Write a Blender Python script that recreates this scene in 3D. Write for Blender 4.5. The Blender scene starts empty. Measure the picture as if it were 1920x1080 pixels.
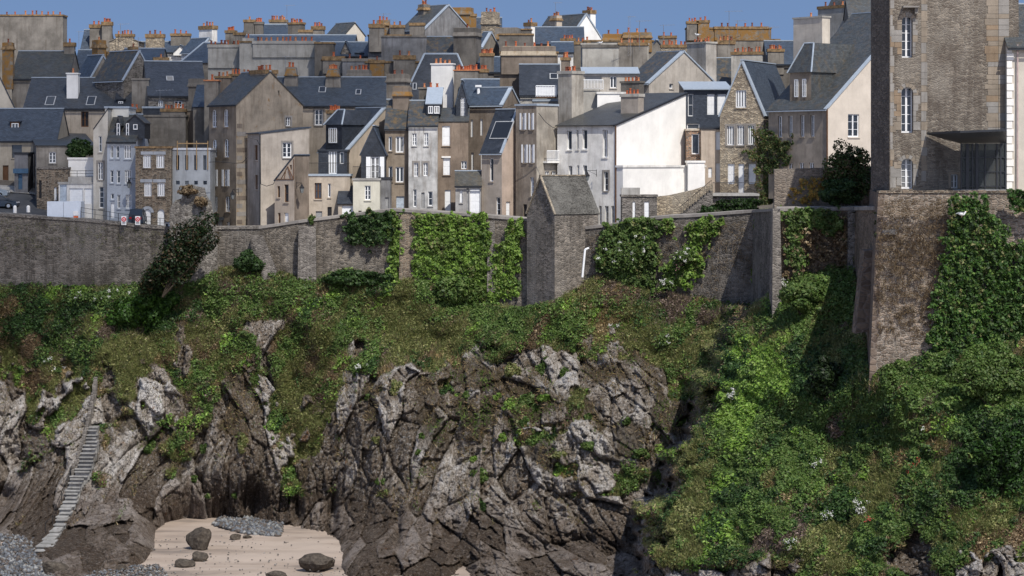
import bpy, math, random
import numpy as np
from mathutils import Vector
R = math.radians
random.seed(7); rng = np.random.default_rng(11)
sc = bpy.context.scene
COL = sc.collection
# ---------------------------------------------------------------- camera
F = 4267.0; YH = 300.0; ZC = 37.5          # focal length in photo pixels, horizon row, camera height over the beach
cam = bpy.data.cameras.new('camera'); co = bpy.data.objects.new('camera', cam); COL.objects.link(co)
co.location = (0, 0, ZC); co.rotation_euler = (R(90), 0, 0)
cam.sensor_width = 36; cam.lens = F/1920*36; cam.shift_y = -(540-YH)/1920
cam.clip_start = 1; cam.clip_end = 20000
sc.camera = co
# ---------------------------------------------------------------- light
SUN = Vector((0.27, -0.55, 0.79)).normalized()
w = bpy.data.worlds.new('World'); sc.world = w; w.use_nodes = True
wn = w.node_tree; bg = wn.nodes['Background']
sky = wn.nodes.new('ShaderNodeTexSky'); sky.sky_type = 'NISHITA'; sky.sun_disc = False
sky.sun_elevation = math.asin(SUN.z); sky.sun_rotation = math.atan2(SUN.x, SUN.y)
sky.air_density = 1.0; sky.dust_density = 1.6; sky.ozone_density = 1.6; sky.altitude = 600
tc = wn.nodes.new('ShaderNodeTexCoord'); mp = wn.nodes.new('ShaderNodeMapping'); mp.vector_type = 'POINT'
mp.inputs['Location'].default_value = (0, 0, 0.42)
wn.links.new(tc.outputs['Generated'], mp.inputs['Vector']); wn.links.new(mp.outputs[0], sky.inputs[0])
wn.links.new(sky.outputs[0], bg.inputs[0]); bg.inputs[1].default_value = 0.125
sl = bpy.data.lights.new('sun', 'SUN'); so = bpy.data.objects.new('sun', sl); COL.objects.link(so)
sl.energy = 3.6; sl.angle = R(0.5); sl.color = (1, 0.95, 0.87)
so.rotation_euler = SUN.to_track_quat('Z', 'Y').to_euler(); so.location = (0, 0, 200)
sc.view_settings.view_transform = 'Standard'; sc.view_settings.look = 'None'
sc.view_settings.exposure = 0.42; sc.view_settings.gamma = 1
# ---------------------------------------------------------------- projection helpers

def W(px, py, Y): return Vector(((px-960)/F*Y, Y, ZC-(py-YH)/F*Y))
def tag(o, label=None, cat=None, group=None, kind=None):
    if label: o['label'] = label
    if cat: o['category'] = cat
    if group: o['group'] = group
    if kind: o['kind'] = kind
    return o
def empty(name, loc, label, cat, group=None):
    o = bpy.data.objects.new(name, None); COL.objects.link(o); o.location = loc; o.empty_display_size = .3
    return tag(o, label, cat, group)
# ---------------------------------------------------------------- materials
MATS = {}
class NT:
    def __init__(s, name):
        m = bpy.data.materials.new(name); m.use_nodes = True; s.m = m; s.t = m.node_tree
        s.b = s.t.nodes['Principled BSDF']; s.b.inputs['Specular IOR Level'].default_value = .25
    def n(s, typ, **kw):
        n = s.t.nodes.new('ShaderNode'+typ)
        for k, v in kw.items():
            if k.startswith('_'): setattr(n, k[1:], v)
            else:
                key = k.replace('__', ' ')
                i = n.inputs[int(k[1:])] if k[0] == 'i' and k[1:].isdigit() else n.inputs[key]
                if hasattr(v, 'is_output') or isinstance(v, bpy.types.NodeSocket): s.t.links.new(v, i)
                else: i.default_value = v
        return n
    def uv(s, sx=1, sy=1, sz=1, rot=0):
        return s.n('Mapping', Vector=s.n('TexCoord').outputs['UV'], Scale=(sx, sy, sz), Rotation=(0, 0, rot)).outputs[0]
    def pos(s, sx=1, sy=1, sz=1, rot=(0, 0, 0)):
        r = s.n('Mapping', Vector=s.n('NewGeometry').outputs['Position'], Rotation=rot).outputs[0]
        return s.n('Mapping', Vector=r, Scale=(sx, sy, sz)).outputs[0]
    def noise(s, vec, scale, detail=4, rough=.6): return s.n('TexNoise', Vector=vec, Scale=scale, Detail=detail, Roughness=rough).outputs[0]
    def ramp(s, f, stops):
        r = s.n('ValToRGB', Fac=f); e = r.color_ramp.elements
        while len(e) < len(stops): e.new(.5)
        for x, (p, c) in zip(e, stops):
            x.position = p; x.color = (*c, 1) if isinstance(c, tuple) else (c, c, c, 1)
        return r.outputs[0]
    def mix(s, f, a, b, mode='MIX'):
        n = s.n('MixRGB', _blend_type=mode)
        for k, v in ((0, f), (1, a), (2, b)):
            if isinstance(v, bpy.types.NodeSocket): s.t.links.new(v, n.inputs[k])
            elif k == 0: n.inputs[0].default_value = v
            else: n.inputs[k].default_value = (*v, 1) if len(v) == 3 else v
        return n.outputs[0]
    def math(s, op, a, b=0):
        n = s.n('Math', _operation=op)
        for k, v in ((0, a), (1, b)):
            if isinstance(v, bpy.types.NodeSocket): s.t.links.new(v, n.inputs[k])
            else: n.inputs[k].default_value = v
        return n.outputs[0]
    def bump(s, h, strength=.5, dist=.05):
        s.t.links.new(s.n('Bump', Height=h, Strength=strength, Distance=dist).outputs[0], s.b.inputs['Normal'])
    def out(s, col, rough=.85):
        if isinstance(col, bpy.types.NodeSocket): s.t.links.new(col, s.b.inputs['Base Color'])
        else: s.b.inputs['Base Color'].default_value = (*col, 1)
        if isinstance(rough, bpy.types.NodeSocket): s.t.links.new(rough, s.b.inputs['Roughness'])
        else: s.b.inputs['Roughness'].default_value = rough
        return s.m
def cached(f):
    def g(*a, **k):
        key = (f.__name__, a, tuple(sorted(k.items())))
        if key not in MATS: MATS[key] = f(*a, **k)
        return MATS[key]
    return g
def sc3(c, k): return tuple(min(1, x*k) for x in c)
@cached
def plaster(col, dirt=.6, lichen=0.0, sd=0):
    a_ = sum(col)/3; k_ = 1.32 if a_ < .3 else (1.12 if a_ < .45 else 1.0); col = tuple(min(.84, (x*.82+a_*.18)*k_) for x in col)
    t = NT('plaster'); u = t.pos()
    big = t.noise(t.n('Mapping', Vector=u, Location=(sd*7, sd*3, sd)).outputs[0], .5, 5, .65)
    st = t.noise(t.n('Mapping', Vector=u, Scale=(2.2, 2.2, .22)).outputs[0], 1.1, 4, .7)
    fine = t.noise(u, 9, 3, .7)
    c = t.mix(t.ramp(big, [(.36, 0.0), (.64, 1.0)]), sc3(col, 1-.5*dirt), sc3(col, 1.12))
    c = t.mix(t.math('MULTIPLY', t.ramp(st, [(.50, 0.0), (.68, 1.0)]), .75*dirt), c, (col[0]*.38, col[1]*.34, col[2]*.31))
    c = t.mix(t.math('MULTIPLY', t.ramp(fine, [(.5, 0.0), (.75, 1.0)]), .35*dirt), c, sc3(col, .55))
    if lichen > 0:
        l = t.noise(u, 1.3, 6, .7)
        c = t.mix(t.ramp(l, [(.62-.3*lichen, 0.0), (.78-.3*lichen, 1.0)]), c, (.24, .13, .04))
    t.bump(fine, .35, .04)
    return t.out(c, .9)
@cached
def rubble(a=(.30, .25, .19), b=(.13, .105, .085), mort=(.30, .27, .23), w=2.6, h=5.2, dirt=.5):
    t = NT('rubble_stone'); u = t.uv(w, h)
    d = t.noise(u, 1.3, 2); u2 = t.n('VectorMath', _operation='ADD', i0=u, i1=t.n('VectorMath', _operation='SCALE', i0=t.n('TexNoise', Vector=u, Scale=1.1).outputs[1], Scale=.5).outputs[0]).outputs[0]
    v = t.n('TexVoronoi', Vector=u2, Scale=1.0, _voronoi_dimensions='2D')
    e = t.n('TexVoronoi', Vector=u2, Scale=1.0, _voronoi_dimensions='2D', _feature='DISTANCE_TO_EDGE').outputs[0]
    r = t.n('SeparateColor', Color=v.outputs['Color']).outputs[0]
    c = t.ramp(r, [(.1, b), (.45, sc3(a, .75)), (.7, a), (1, sc3(a, 1.35))])
    m = t.ramp(e, [(.03, 1.0), (.13, 0.0)])
    c = t.mix(m, c, mort)
    big = t.noise(t.pos(), .35, 5, .7)
    c = t.mix(t.math('MULTIPLY', t.ramp(big, [(.48, 0.0), (.66, 1.0)]), dirt), c, sc3(b, .75))
    stq = t.noise(t.pos(1.6, 1.6, .18), 1.0, 4, .7); c = t.mix(t.math('MULTIPLY', t.ramp(stq, [(.52, 0.0), (.66, 1.0)]), dirt), c, sc3(b, .8))
    pat = t.noise(t.pos(1, 1, .6), .16, 4, .7); c = t.mix(t.math('MULTIPLY', t.ramp(pat, [(.52, 0.0), (.62, 1.0)]), .45), c, sc3(mort, 1.15))
    t.bump(t.math('ADD', t.ramp(e, [(0, 0.0), (.2, 1.0)]), t.noise(u, 4, 3)), .8, .06)
    return t.out(c, .92)
@cached
def slate(col=(.024, .034, .060), lichen=0.0, sd=0):
    col = (col[0]*.85+.002, col[1]*.86+.003, col[2]*.82); t = NT('slate'); u = t.uv()
    br = t.n('TexBrick', Vector=u, Color1=(*sc3(col, .72), 1), Color2=(*sc3(col, 1.3), 1), Mortar=(*sc3(col, .35), 1), Scale=1.0)
    br.inputs['Brick Width'].default_value = .34; br.inputs['Row Height'].default_value = .2; br.inputs['Mortar Size'].default_value = .012
    big = t.noise(t.pos(), .6, 5, .7)
    c = t.mix(t.math('MULTIPLY', t.ramp(big, [(.5, 0.0), (.72, 1.0)]), .45), br.outputs[0], (.07, .08, .10))
    sp = t.noise(t.pos(), 5, 3, .8)
    c = t.mix(t.math('MULTIPLY', t.ramp(sp, [(.62, 0.0), (.72, 1.0)]), .35), c, (.2, .2, .19))
    if lichen: c = t.mix(t.math('MULTIPLY', t.ramp(t.noise(t.pos(1, 1, .5), 1.6, 6, .75), [(.5, 0.0), (.62, 1.0)]), lichen), c, (.13, .085, .035))
    t.bump(br.outputs[1], .5, -.02); t.b.inputs['Specular IOR Level'].default_value = .45
    return t.out(c, .48)
@cached
def simple(name, col, rough=.7, var=.25, metal=0.0, scale=3):
    t = NT(name); n = t.noise(t.pos(), scale, 4, .65)
    t.b.inputs['Metallic'].default_value = metal
    t.bump(n, .15, .02)
    return t.out(t.mix(t.ramp(n, [(.3, 0.0), (.7, 1.0)]), sc3(col, 1-var), sc3(col, 1+var*.6)), rough)
@cached
def glass():
    t = NT('window_glass'); r = t.n('ObjectInfo').outputs['Random']
    t.b.inputs['Specular IOR Level'].default_value = .6
    return t.out(t.ramp(r, [(.0, (.012, .014, .018)), (.55, (.03, .034, .04)), (.8, (.08, .085, .09)), (1, (.28, .27, .25))]), .12)
@cached
def planks(col=(.045, .055, .075)):
    t = NT('cladding'); w_ = t.n('TexBrick', Vector=t.uv(), Color1=(*sc3(col, .8), 1), Color2=(*sc3(col, 1.25), 1), Mortar=(*sc3(col, .4), 1), Scale=1.0)
    w_.inputs['Brick Width'].default_value = .3; w_.inputs['Row Height'].default_value = .16; w_.inputs['Mortar Size'].default_value = .008
    return t.out(w_.outputs[0], .5)
def leafmat(name, spec=.3, rough=.55):
    t = NT(name); a = t.n('Attribute', _attribute_name='tint').outputs['Color']
    t.b.inputs['Specular IOR Level'].default_value = spec
    t.b.inputs['Base Color']; m = t.out(a, rough)
    tr = t.n('BsdfTranslucent', Color=a); ms = t.n('MixShader', Fac=.25, i1=t.b.outputs[0], i2=tr.outputs[0])
    t.t.links.new(ms.outputs[0], t.t.nodes['Material Output'].inputs[0])
    return m
LEAF = leafmat('leaf'); 
ZINC = simple('zinc', (.33, .38, .44), .45, .15, .0); LEAD = simple('dark_metal', (.03, .033, .04), .5)
WHITE = simple('white_paint', (.78, .79, .8), .5, .08); TERRA = simple('terracotta', (.42, .115, .05), .8, .35, 0, 6)
OCHRE = simple('lichen_mortar', (.24, .16, .085), .95, .6, 0, 2.5)
BROWNWOOD = simple('brown_wood', (.12, .06, .03), .7); BLACK = simple('black_iron', (.02, .02, .022), .5)
CONC = plaster((.30, .29, .27), .6); TIMBER = simple('raw_timber', (.4, .27, .14), .8)
# ---------------------------------------------------------------- mesh builder
class MB:
    def __init__(s): s.v = []; s.f = []; s.mi = []; s.mats = []
    def mat(s, m):
        if m not in s.mats: s.mats.append(m)
        return s.mats.index(m)
    def poly(s, pts, m):
        b = len(s.v); s.v += [tuple(p) for p in pts]; s.f.append(tuple(range(b, b+len(pts)))); s.mi.append(s.mat(m))
    def hexa(s, p, m):     # 8 points: bottom ring 0-3, top ring 4-7
        b = len(s.v); s.v += [tuple(q) for q in p]; k = s.mat(m)
        for f in ((3, 2, 1, 0), (4, 5, 6, 7), (0, 1, 5, 4), (1, 2, 6, 5), (2, 3, 7, 6), (3, 0, 4, 7)):
            s.f.append(tuple(b+i for i in f)); s.mi.append(k)
    def box(s, o, a, b, c, m):   # origin + three edge vectors
        o, a, b, c = map(Vector, (o, a, b, c))
        s.hexa([o, o+a, o+a+b, o+b, o+c, o+a+c, o+a+b+c, o+b+c], m)
    def slab(s, q, th, m):      # quad extruded down its normal
        q = [Vector(x) for x in q]; n = (q[1]-q[0]).cross(q[3]-q[0]).normalized()
        if n.z < 0: n = -n
        s.hexa([x-n*th for x in q]+q, m)
    def bar(s, a, b, r, m, n=6):
        a, b = Vector(a), Vector(b); d = (b-a).normalized(); u = d.orthogonal().normalized(); v = d.cross(u)
        s.cone(a, b, r, r, m, n, u, v)
    def cone(s, a, b, r0, r1, m, n=8, u=None, v=None):
        a, b = Vector(a), Vector(b); d = (b-a).normalized()
        if u is None: u = d.orthogonal().normalized(); v = d.cross(u)
        i0 = len(s.v); k = s.mat(m)
        for c, r in ((a, r0), (b, r1)):
            for i in range(n):
                t = 2*math.pi*i/n; s.v.append(tuple(c+u*(r*math.cos(t))+v*(r*math.sin(t))))
        for i in range(n):
            j = (i+1) % n; s.f.append((i0+i, i0+j, i0+n+j, i0+n+i)); s.mi.append(k)
        s.f.append(tuple(i0+n+i for i in range(n))); s.mi.append(k)
        s.f.append(tuple(i0+i for i in reversed(range(n)))); s.mi.append(k)
    def lathe(s, c, prof, m, n=10, ax=(0, 0, 1)):
        c = Vector(c); i0 = len(s.v); k = s.mat(m)
        ax = Vector(ax); u = ax.orthogonal().normalized(); v = ax.cross(u)
        for r, z in prof:
            for i in range(n):
                t = 2*math.pi*i/n; s.v.append(tuple(c+u*(r*math.cos(t))+v*(r*math.sin(t))+ax*z))
        for q in range(len(prof)-1):
            for i in range(n):
                j = (i+1) % n; a = i0+q*n; s.f.append((a+i, a+j, a+n+j, a+n+i)); s.mi.append(k)
        s.f.append(tuple(i0+(len(prof)-1)*n+i for i in range(n))); s.mi.append(k)
    def build(s, name, parent=None, base=(0, 0, 0), smooth=False):
        me = bpy.data.meshes.new(name); b = Vector(base)
        me.from_pydata([(x-b.x, y-b.y, z-b.z) for x, y, z in s.v], [], s.f)
        for m in s.mats: me.materials.append(m)
        me.polygons.foreach_set('material_index', s.mi)
        if smooth: me.polygons.foreach_set('use_smooth', [True]*len(s.f))
        V = np.array(s.v); uv = []
        for f in s.f:
            p = V[list(f)]; n = np.zeros(3)
            for i in range(1, len(f)-1): n += np.cross(p[i]-p[0], p[i+1]-p[0])
            l = np.linalg.norm(n); n = n/l if l > 1e-9 else np.array((0, 0, 1.))
            if abs(n[2]) > .97: uv.append(p[:, :2])
            else:
                t = np.array((-n[1], n[0], 0)); t /= np.linalg.norm(t); q = np.cross(n, t)
                uv.append(np.stack([p@t, p@q], 1))
        ul = me.uv_layers.new(name='UVMap'); ul.data.foreach_set('uv', np.concatenate(uv).ravel())
        me.update(); o = bpy.data.objects.new(name, me); COL.objects.link(o)
        if parent: o.parent = parent
        else: o.location = b
        return o
def np_mesh(name, verts, faces, mats, smooth=False, tint=None, attrs=None, parent=None, base=(0, 0, 0)):
    """verts (n,3), faces (m,k) all the same size; tint per face"""
    me = bpy.data.meshes.new(name); verts = verts-np.array(base)
    n, m, k = len(verts), len(faces), faces.shape[1]
    me.vertices.add(n); me.vertices.foreach_set('co', verts.astype(np.float32).ravel())
    me.loops.add(m*k); me.loops.foreach_set('vertex_index', faces.astype(np.int32).ravel())
    me.polygons.add(m); me.polygons.foreach_set('loop_start', np.arange(0, m*k, k, dtype=np.int32))
    me.polygons.foreach_set('loop_total', np.full(m, k, dtype=np.int32))
    if smooth: me.polygons.foreach_set('use_smooth', np.ones(m, bool))
    for q in mats: me.materials.append(q)
    if tint is not None:
        a = me.attributes.new('tint', 'FLOAT_COLOR', 'FACE'); a.data.foreach_set('color', np.c_[tint, np.ones(m)].astype(np.float32).ravel())
    for kx, vv in (attrs or {}).items():
        a = me.attributes.new(kx, 'FLOAT', 'POINT'); a.data.foreach_set('value', vv.astype(np.float32).ravel())
    me.update(calc_edges=True); me.validate()
    o = bpy.data.objects.new(name, me); COL.objects.link(o)
    if parent: o.parent = parent
    else: o.location = base
    return o
# ---------------------------------------------------------------- houses
ROOFM = slate()
def clip(poly, a, b, c):      # keep a*x+b*z<=c
    out = []
    for i in range(len(poly)):
        p, q = poly[i], poly[(i+1) % len(poly)]; dp, dq = a*p[0]+b*p[1]-c, a*q[0]+b*q[1]-c
        if dp <= 0: out.append(p)
        if (dp < 0 < dq) or (dq < 0 < dp):
            t = dp/(dp-dq); out.append((p[0]+(q[0]-p[0])*t, p[1]+(q[1]-p[1])*t))
    return out
class House:
    def __init__(s, label, xl, xc, xr, Y, th, yb, ye, yr, axis, wall, roof=None, depth=8, cat='house', name='house', below=2.5, rp=.5, group=None, verge=0, over=.22, roofcap=ZINC, wallR=None):
        s.Y = Y; s.th = R(th); s.axis = axis; s.wall = wall; s.wallR = wallR or wall; s.roof = roof or ROOFM; s.rp = rp; s.over = over; s.verge = verge; s.cap = roofcap
        c = W(xc, yb, Y); s.C = Vector((c.x, Y)); s.dL = Vector((-math.cos(s.th), math.sin(s.th))); s.dR = Vector((math.sin(s.th), math.cos(s.th)))
        s.wl = s.tof(xl, s.dL); s.dr = s.tof(xr, s.dR) if (xr and xr > xc and th > 3) else depth
        s.zb = c.z-below; s.ze = W(0, ye, Y).z
        if yr is not None:
            r = {'L': s.C+s.dR*(s.dr*rp), 'R': s.C+s.dL*(s.wl*rp), 'shedR': s.C, 'shedB': s.C+s.dR*s.dr, 'hip': s.C+s.dR*(s.dr*rp)}.get(axis, s.C)
            s.zr = W(0, yr, r.y).z
        else: s.zr = s.ze
        s.holes = {'L': [], 'R': []}; s.spand = {'L': [], 'R': []}
        s.root = empty(name, (s.C.x, s.C.y, s.zb+below), label, cat, group); s.base = s.root.location.copy()
        s.extra = MB()
    def tof(s, px, d):
        r = (px-960)/F; return (r*s.C.y-s.C.x)/(d.x-r*d.y)
    def P(s, a, b, z):
        p = s.C+s.dL*a+s.dR*b; return Vector((p.x, p.y, z))
    def uvz(s, face, px, py, off=0):     # pixel on a face plane -> distance along the face, height
        d = s.dL if face == 'L' else s.dR; n = -s.dR if face == 'L' else -s.dL
        C = s.C+n*off; r = (px-960)/F; t = (r*C.y-C.x)/(d.x-r*d.y); Y = C.y+t*d.y
        return t, ZC-(py-YH)/F*Y
    def FP(s, face, t, z, out=0):
        return s.P(t, -out, z) if face == 'L' else s.P(-out, t, z)
    def fbox(s, mb, face, t0, t1, z0, z1, d0, d1, m):
        a = s.FP(face, t0, z0, d0); mb.box(a, s.FP(face, t1, z0, d0)-a, s.FP(face, t0, z0, d1)-a, Vector((0, 0, z1-z0)), m)
    def rect(s, face, x0, y0, x1, y1):
        xm, ym = (x0+x1)/2, (y0+y1)/2
        a, _ = s.uvz(face, x0, ym); b, _ = s.uvz(face, x1, ym); _, z1 = s.uvz(face, xm, y0); _, z0 = s.uvz(face, xm, y1)
        return min(a, b), max(a, b), z0, z1
    def frame(s, mb, face, t0, t1, z0, z1, dep, m, cols=2, rows=3, fw=.07, arch=0):
        d0, d1 = -dep, -dep+.06
        s.fbox(mb, face, t0, t0+fw, z0, z1, d0, d1, m); s.fbox(mb, face, t1-fw, t1, z0, z1, d0, d1, m)
        s.fbox(mb, face, t0+fw, t1-fw, z0, z0+fw*1.3, d0, d1, m); s.fbox(mb, face, t0+fw, t1-fw, z1-fw, z1, d0, d1, m)
        for i in range(1, cols):
            x = t0+(t1-t0)*i/cols; s.fbox(mb, face, x-fw*.75, x+fw*.75, z0+fw*1.3, z1-fw, d0, d1+.012, m)
        for j in range(1, rows):
            z = z0+(z1-z0)*j/rows; s.fbox(mb, face, t0+fw, t1-fw, z-.02, z+.02, d0, d1-.012, m)
    def win(s, face, x0, y0, x1, y1, style='w', cols=2, rows=3, dep=.2, sill=True, sur=None, arch=False, col=None, minw=0):
        t0, t1, z0, z1 = s.rect(face, x0, y0, x1, y1)
        s.holes[face].append((t0, t1, z0, z1))
        if arch:
            s.spand[face].append((t0, t1, z1))
        mb = MB(); col = col or WHITE
        door = style in ('door', 'garage'); closed = style == 'shut'
        name = 'door' if door else 'window'
        ex = s.extra
        rev = s.wall if face == 'L' else s.wallR
        # reveals
        for (a, b) in (((t0, z0), (t0, z1)), ((t1, z0), (t1, z1)), ((t0, z1), (t1, z1)), ((t0, z0), (t1, z0))):
            ex.poly([s.FP(face, *a, 0), s.FP(face, *b, 0), s.FP(face, *b, -dep-.02), s.FP(face, *a, -dep-.02)], rev)
        if style in ('w', 'dark', 'open'):
            mb.poly([s.FP(face, t0, z0, -dep), s.FP(face, t1, z0, -dep), s.FP(face, t1, z1, -dep), s.FP(face, t0, z1, -dep)], glass())
            o = mb.build('window', s.root, s.base)
            if style != 'dark':
                fb = MB(); s.frame(fb, face, t0, t1, z0, z1, dep-.004, col, cols, rows, fw=max(.075, min(.11, (t1-t0)*.11)))
                fr = fb.build('frame', o, s.base)
            if style == 'open':
                for a, b in ((t0-(t1-t0)*.5, t0-.02), (t1+.02, t1+(t1-t0)*.5)):
                    sb = MB(); s.fbox(sb, face, a, b, z0, z1, .02, .06, col); sb.build('shutter', s.root, s.base)
        else:
            s.fbox(mb, face, t0, t1, z0, z1, -dep, -dep+.05, col)
            n = 2 if t1-t0 > .7 else 1
            if style == 'garage': n = 4
            for i in range(n):
                a = t0+(t1-t0)*(i+.1)/n; b = t0+(t1-t0)*(i+.9)/n; h = z1-z0
                for q0, q1 in ((.06, .40), (.47, .95)): s.fbox(mb, face, a, b, z0+h*q0, z0+h*q1, -dep+.05, -dep+.065, col)
            mb.build('shutter' if closed else name, s.root, s.base)
        if sill and not door: s.fbox(ex, face, t0-.08, t1+.08, z0-.13, z0, 0.0, .1, sur or rev)
        if sur:
            bw = .2
            s.fbox(ex, face, t0-bw, t0, z0, z1+bw, 0, .03, sur); s.fbox(ex, face, t1, t1+bw, z0, z1+bw, 0, .03, sur); s.fbox(ex, face, t0, t1, z1, z1+bw, 0, .03, sur)
        return t0, t1, z0, z1
    def wins(s, face, rects, **k):
        for r in rects: s.win(face, *r, **k)
    def wallface(s, mb, face):
        L = s.wl if face == 'L' else s.dr; ax = s.axis; ze, zr = s.ze, s.zr; lines = []
        top = max(ze, zr)+.01
        if (ax == 'L' and face == 'R') or (ax == 'R' and face == 'L'):
            x = L*s.rp; k1 = (zr-ze)/x; k2 = (zr-ze)/(L-x); lines = [(-k1, 1, ze), (k2, 1, ze+k2*L)]
        elif (ax == 'shedR' and face == 'L'): k = (zr-ze)/L; lines = [(k, 1, zr)]
        elif (ax == 'shedB' and face == 'R'): k = (zr-ze)/L; lines = [(-k, 1, ze)]
        elif ax == 'shedR' and face == 'R': top = zr
        else: top = ze
        xs = {0.0, L}; zs = {s.zb, top}
        for t0, t1, z0, z1 in s.holes[face]: xs |= {min(max(t0, 0), L), min(max(t1, 0), L)}; zs |= {z0, z1}
        xs, zs = sorted(xs), sorted(z for z in zs if s.zb <= z <= top)
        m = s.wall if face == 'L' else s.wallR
        for a, b in zip(xs, xs[1:]):
            if b-a < 1e-4: continue
            for c, d in zip(zs, zs[1:]):
                cx, cz = (a+b)/2, (c+d)/2
                if any(h[0] < cx < h[1] and h[2] < cz < h[3] for h in s.holes[face]): continue
                p = [(a, c), (b, c), (b, d), (a, d)]
                for l in lines:
                    if len(p) > 2: p = clip(p, *l)
                if len(p) > 2: mb.poly([s.FP(face, *q) for q in p], m)
        for t0, t1, z1 in s.spand[face]:
            r = (t1-t0)/2; c = (t0+t1)/2
            for sg in (-1, 1):
                pts = [(c+sg*r, z1)]+[(c+sg*r*math.cos(t), z1-r+r*math.sin(t)) for t in np.linspace(0, math.pi/2, 6)]
                for q in range(1, 6): mb.poly([s.FP(face, *pts[0], -.03), s.FP(face, *pts[q], -.03), s.FP(face, *pts[q+1], -.03)], m)
    def chimney(s, x0, x1, yt, yb, pots=2, m=None, dy=None, cap=OCHRE, caph=.35, t=None, taper=0, potm=None):
        dy = -.15 if dy is not None and abs(dy) < .05 else dy
        Y = s.Y+(dy if dy is not None else (s.dr*s.rp*s.dR.y if s.axis in 'L' else 2)); make_chimney(x0, x1, yt, yb, Y, s.th, pots, m or s.wall, cap, caph, s.root, s.base, t, taper, potm)
        return s
    def dormer(s, x0, x1, yt, yb, wins, out=-.5, back=3, m=None, roof='flat', rh=0, front=None, face='L', cheek=None, cap=None):
        t0, _ = s.uvz(face, x0, yt, out); t1, _ = s.uvz(face, x1, yt, out); t0, t1 = min(t0, t1), max(t0, t1)
        _, z1 = s.uvz(face, (x0+x1)/2, yt, out); _, z0 = s.uvz(face, (x0+x1)/2, yb, out)
        mb = MB(); m = m or slate(); front = front or m; cheek = cheek or m
        A = lambda t, z, o: s.FP(face, t, z, o)
        mb.poly([A(t0, z0, out), A(t1, z0, out), A(t1, z1, out), A(t0, z1, out)], front)
        for t in (t0, t1): mb.poly([A(t, z0, out), A(t, z0, out-back), A(t, z1, out-back), A(t, z1, out)], cheek)
        rm = s.roof; tm = (t0+t1)/2
        if roof == 'flat':
            mb.slab([A(t0-.15, z1+.1, out+.2), A(t1+.15, z1+.1, out+.2), A(t1+.15, z1+.1+rh, out-back), A(t0-.15, z1+.1+rh, out-back)], .1, cap or rm)
        elif roof == 'gable':
            mb.poly([A(t0, z1, out), A(t1, z1, out), A(tm, z1+rh, out)], front)
            for tt in (t0-.15, t1+.15):
                dz = -.15*rh/((t1-t0)/2)
                mb.slab([A(tt, z1+dz+.02, out+.2), A(tm, z1+rh+.02, out+.2), A(tm, z1+rh+.02, out-back), A(tt, z1+dz+.02, out-back)], .08, rm)
            s.fbox(mb, face, tm-.06, tm+.06, z1+rh-.02, z1+rh+.06, out+.21, out-back, s.cap)
        elif roof == 'hip':
            e = .2; a = (t1-t0)*.28
            E = [A(t0-e, z1, out+e), A(t1+e, z1, out+e), A(t1+e, z1, out-back), A(t0-e, z1, out-back)]; T = [A(t0+a, z1+rh, out-a-.4), A(t1-a, z1+rh, out-a-.4)]
            T2 = [A(t1-a, z1+rh, out-back), A(t0+a, z1+rh, out-back)]
            mb.poly([E[0], E[1], T[1], T[0]], rm); mb.poly([E[1], E[2], T2[0], T[1]], rm); mb.poly([E[0], T[0], T2[1], E[3]], rm); mb.poly([T[0], T[1], T2[0], T2[1]], rm)
            for a_, b_ in ((E[0], T[0]), (E[1], T[1]), (T[0], T[1])): mb.bar(a_, b_, .09, s.cap, 5)
        o = mb.build('dormer', s.root, s.base)
        for wv in wins:
            (wx0, wy0, wx1, wy1), kw = wv
            a, zt = s.uvz(face, wx0, wy0, out); b, zb_ = s.uvz(face, wx1, wy1, out); a, b = min(a, b), max(a, b)
            wb = MB(); wb.poly([A(a, zb_, out+.02), A(b, zb_, out+.02), A(b, zt, out+.02), A(a, zt, out+.02)], glass())
            for (p0, p1, q0, q1) in [(a, a+.08, zb_, zt), (b-.08, b, zb_, zt), (a+.08, b-.08, zb_, zb_+.1), (a+.08, b-.08, zt-.08, zt)]+[(a+(b-a)*i/kw.get('cols', 2)-.045, a+(b-a)*i/kw.get('cols', 2)+.045, zb_+.1, zt-.08) for i in range(1, kw.get('cols', 2))]:
                s.fbox(wb, face, p0, p1, q0, q1, out+.02, out+.08, WHITE)
            for j in range(1, kw.get('rows', 3)):
                z = zb_+(zt-zb_)*j/kw.get('rows', 3); s.fbox(wb, face, a+.08, b-.08, z-.02, z+.02, out+.02, out+.065, WHITE)
            wb.build('window', o, s.base)
        return o
    def skylight(s, x0, y0, x1, y1):
        # lies on the roof slope that faces the camera (axis L or shedB)
        k = (s.zr-s.ze)/(s.dr*(s.rp if s.axis != 'shedB' else 1))
        def hit(px, py):
            ry = Vector(((px-960)/F, 1, -(py-YH)/F)); n = Vector((-k*s.dR.x, -k*s.dR.y, 1)); p0 = s.P(0, 0, s.ze+.13)
            t = (p0-Vector((0, 0, ZC))).dot(n)/ry.dot(n); return Vector((0, 0, ZC))+ry*t, n.normalized()
        q = [hit(*p) for p in ((x0, y1), (x1, y1), (x1, y0), (x0, y0))]; n = q[0][1]; q = [p for p, _ in q]
        # square it up on the slope
        dl = Vector((s.dL.x, s.dL.y, 0)); up = n.cross(dl).normalized(); up = up if up.z > 0 else -up
        c = (q[0]+q[1]+q[2]+q[3])/4; w_ = abs((q[1]-q[0]).dot(dl))/2+.02; h_ = abs((q[3]-q[0]).dot(up))/2+.02
        mb = MB(); mb.slab([c+dl*a+up*b+n*.05 for a, b in ((-w_, -h_), (w_, -h_), (w_, h_), (-w_, h_))], .1, simple('skylight_frame', (.42, .43, .44), .5))
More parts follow.
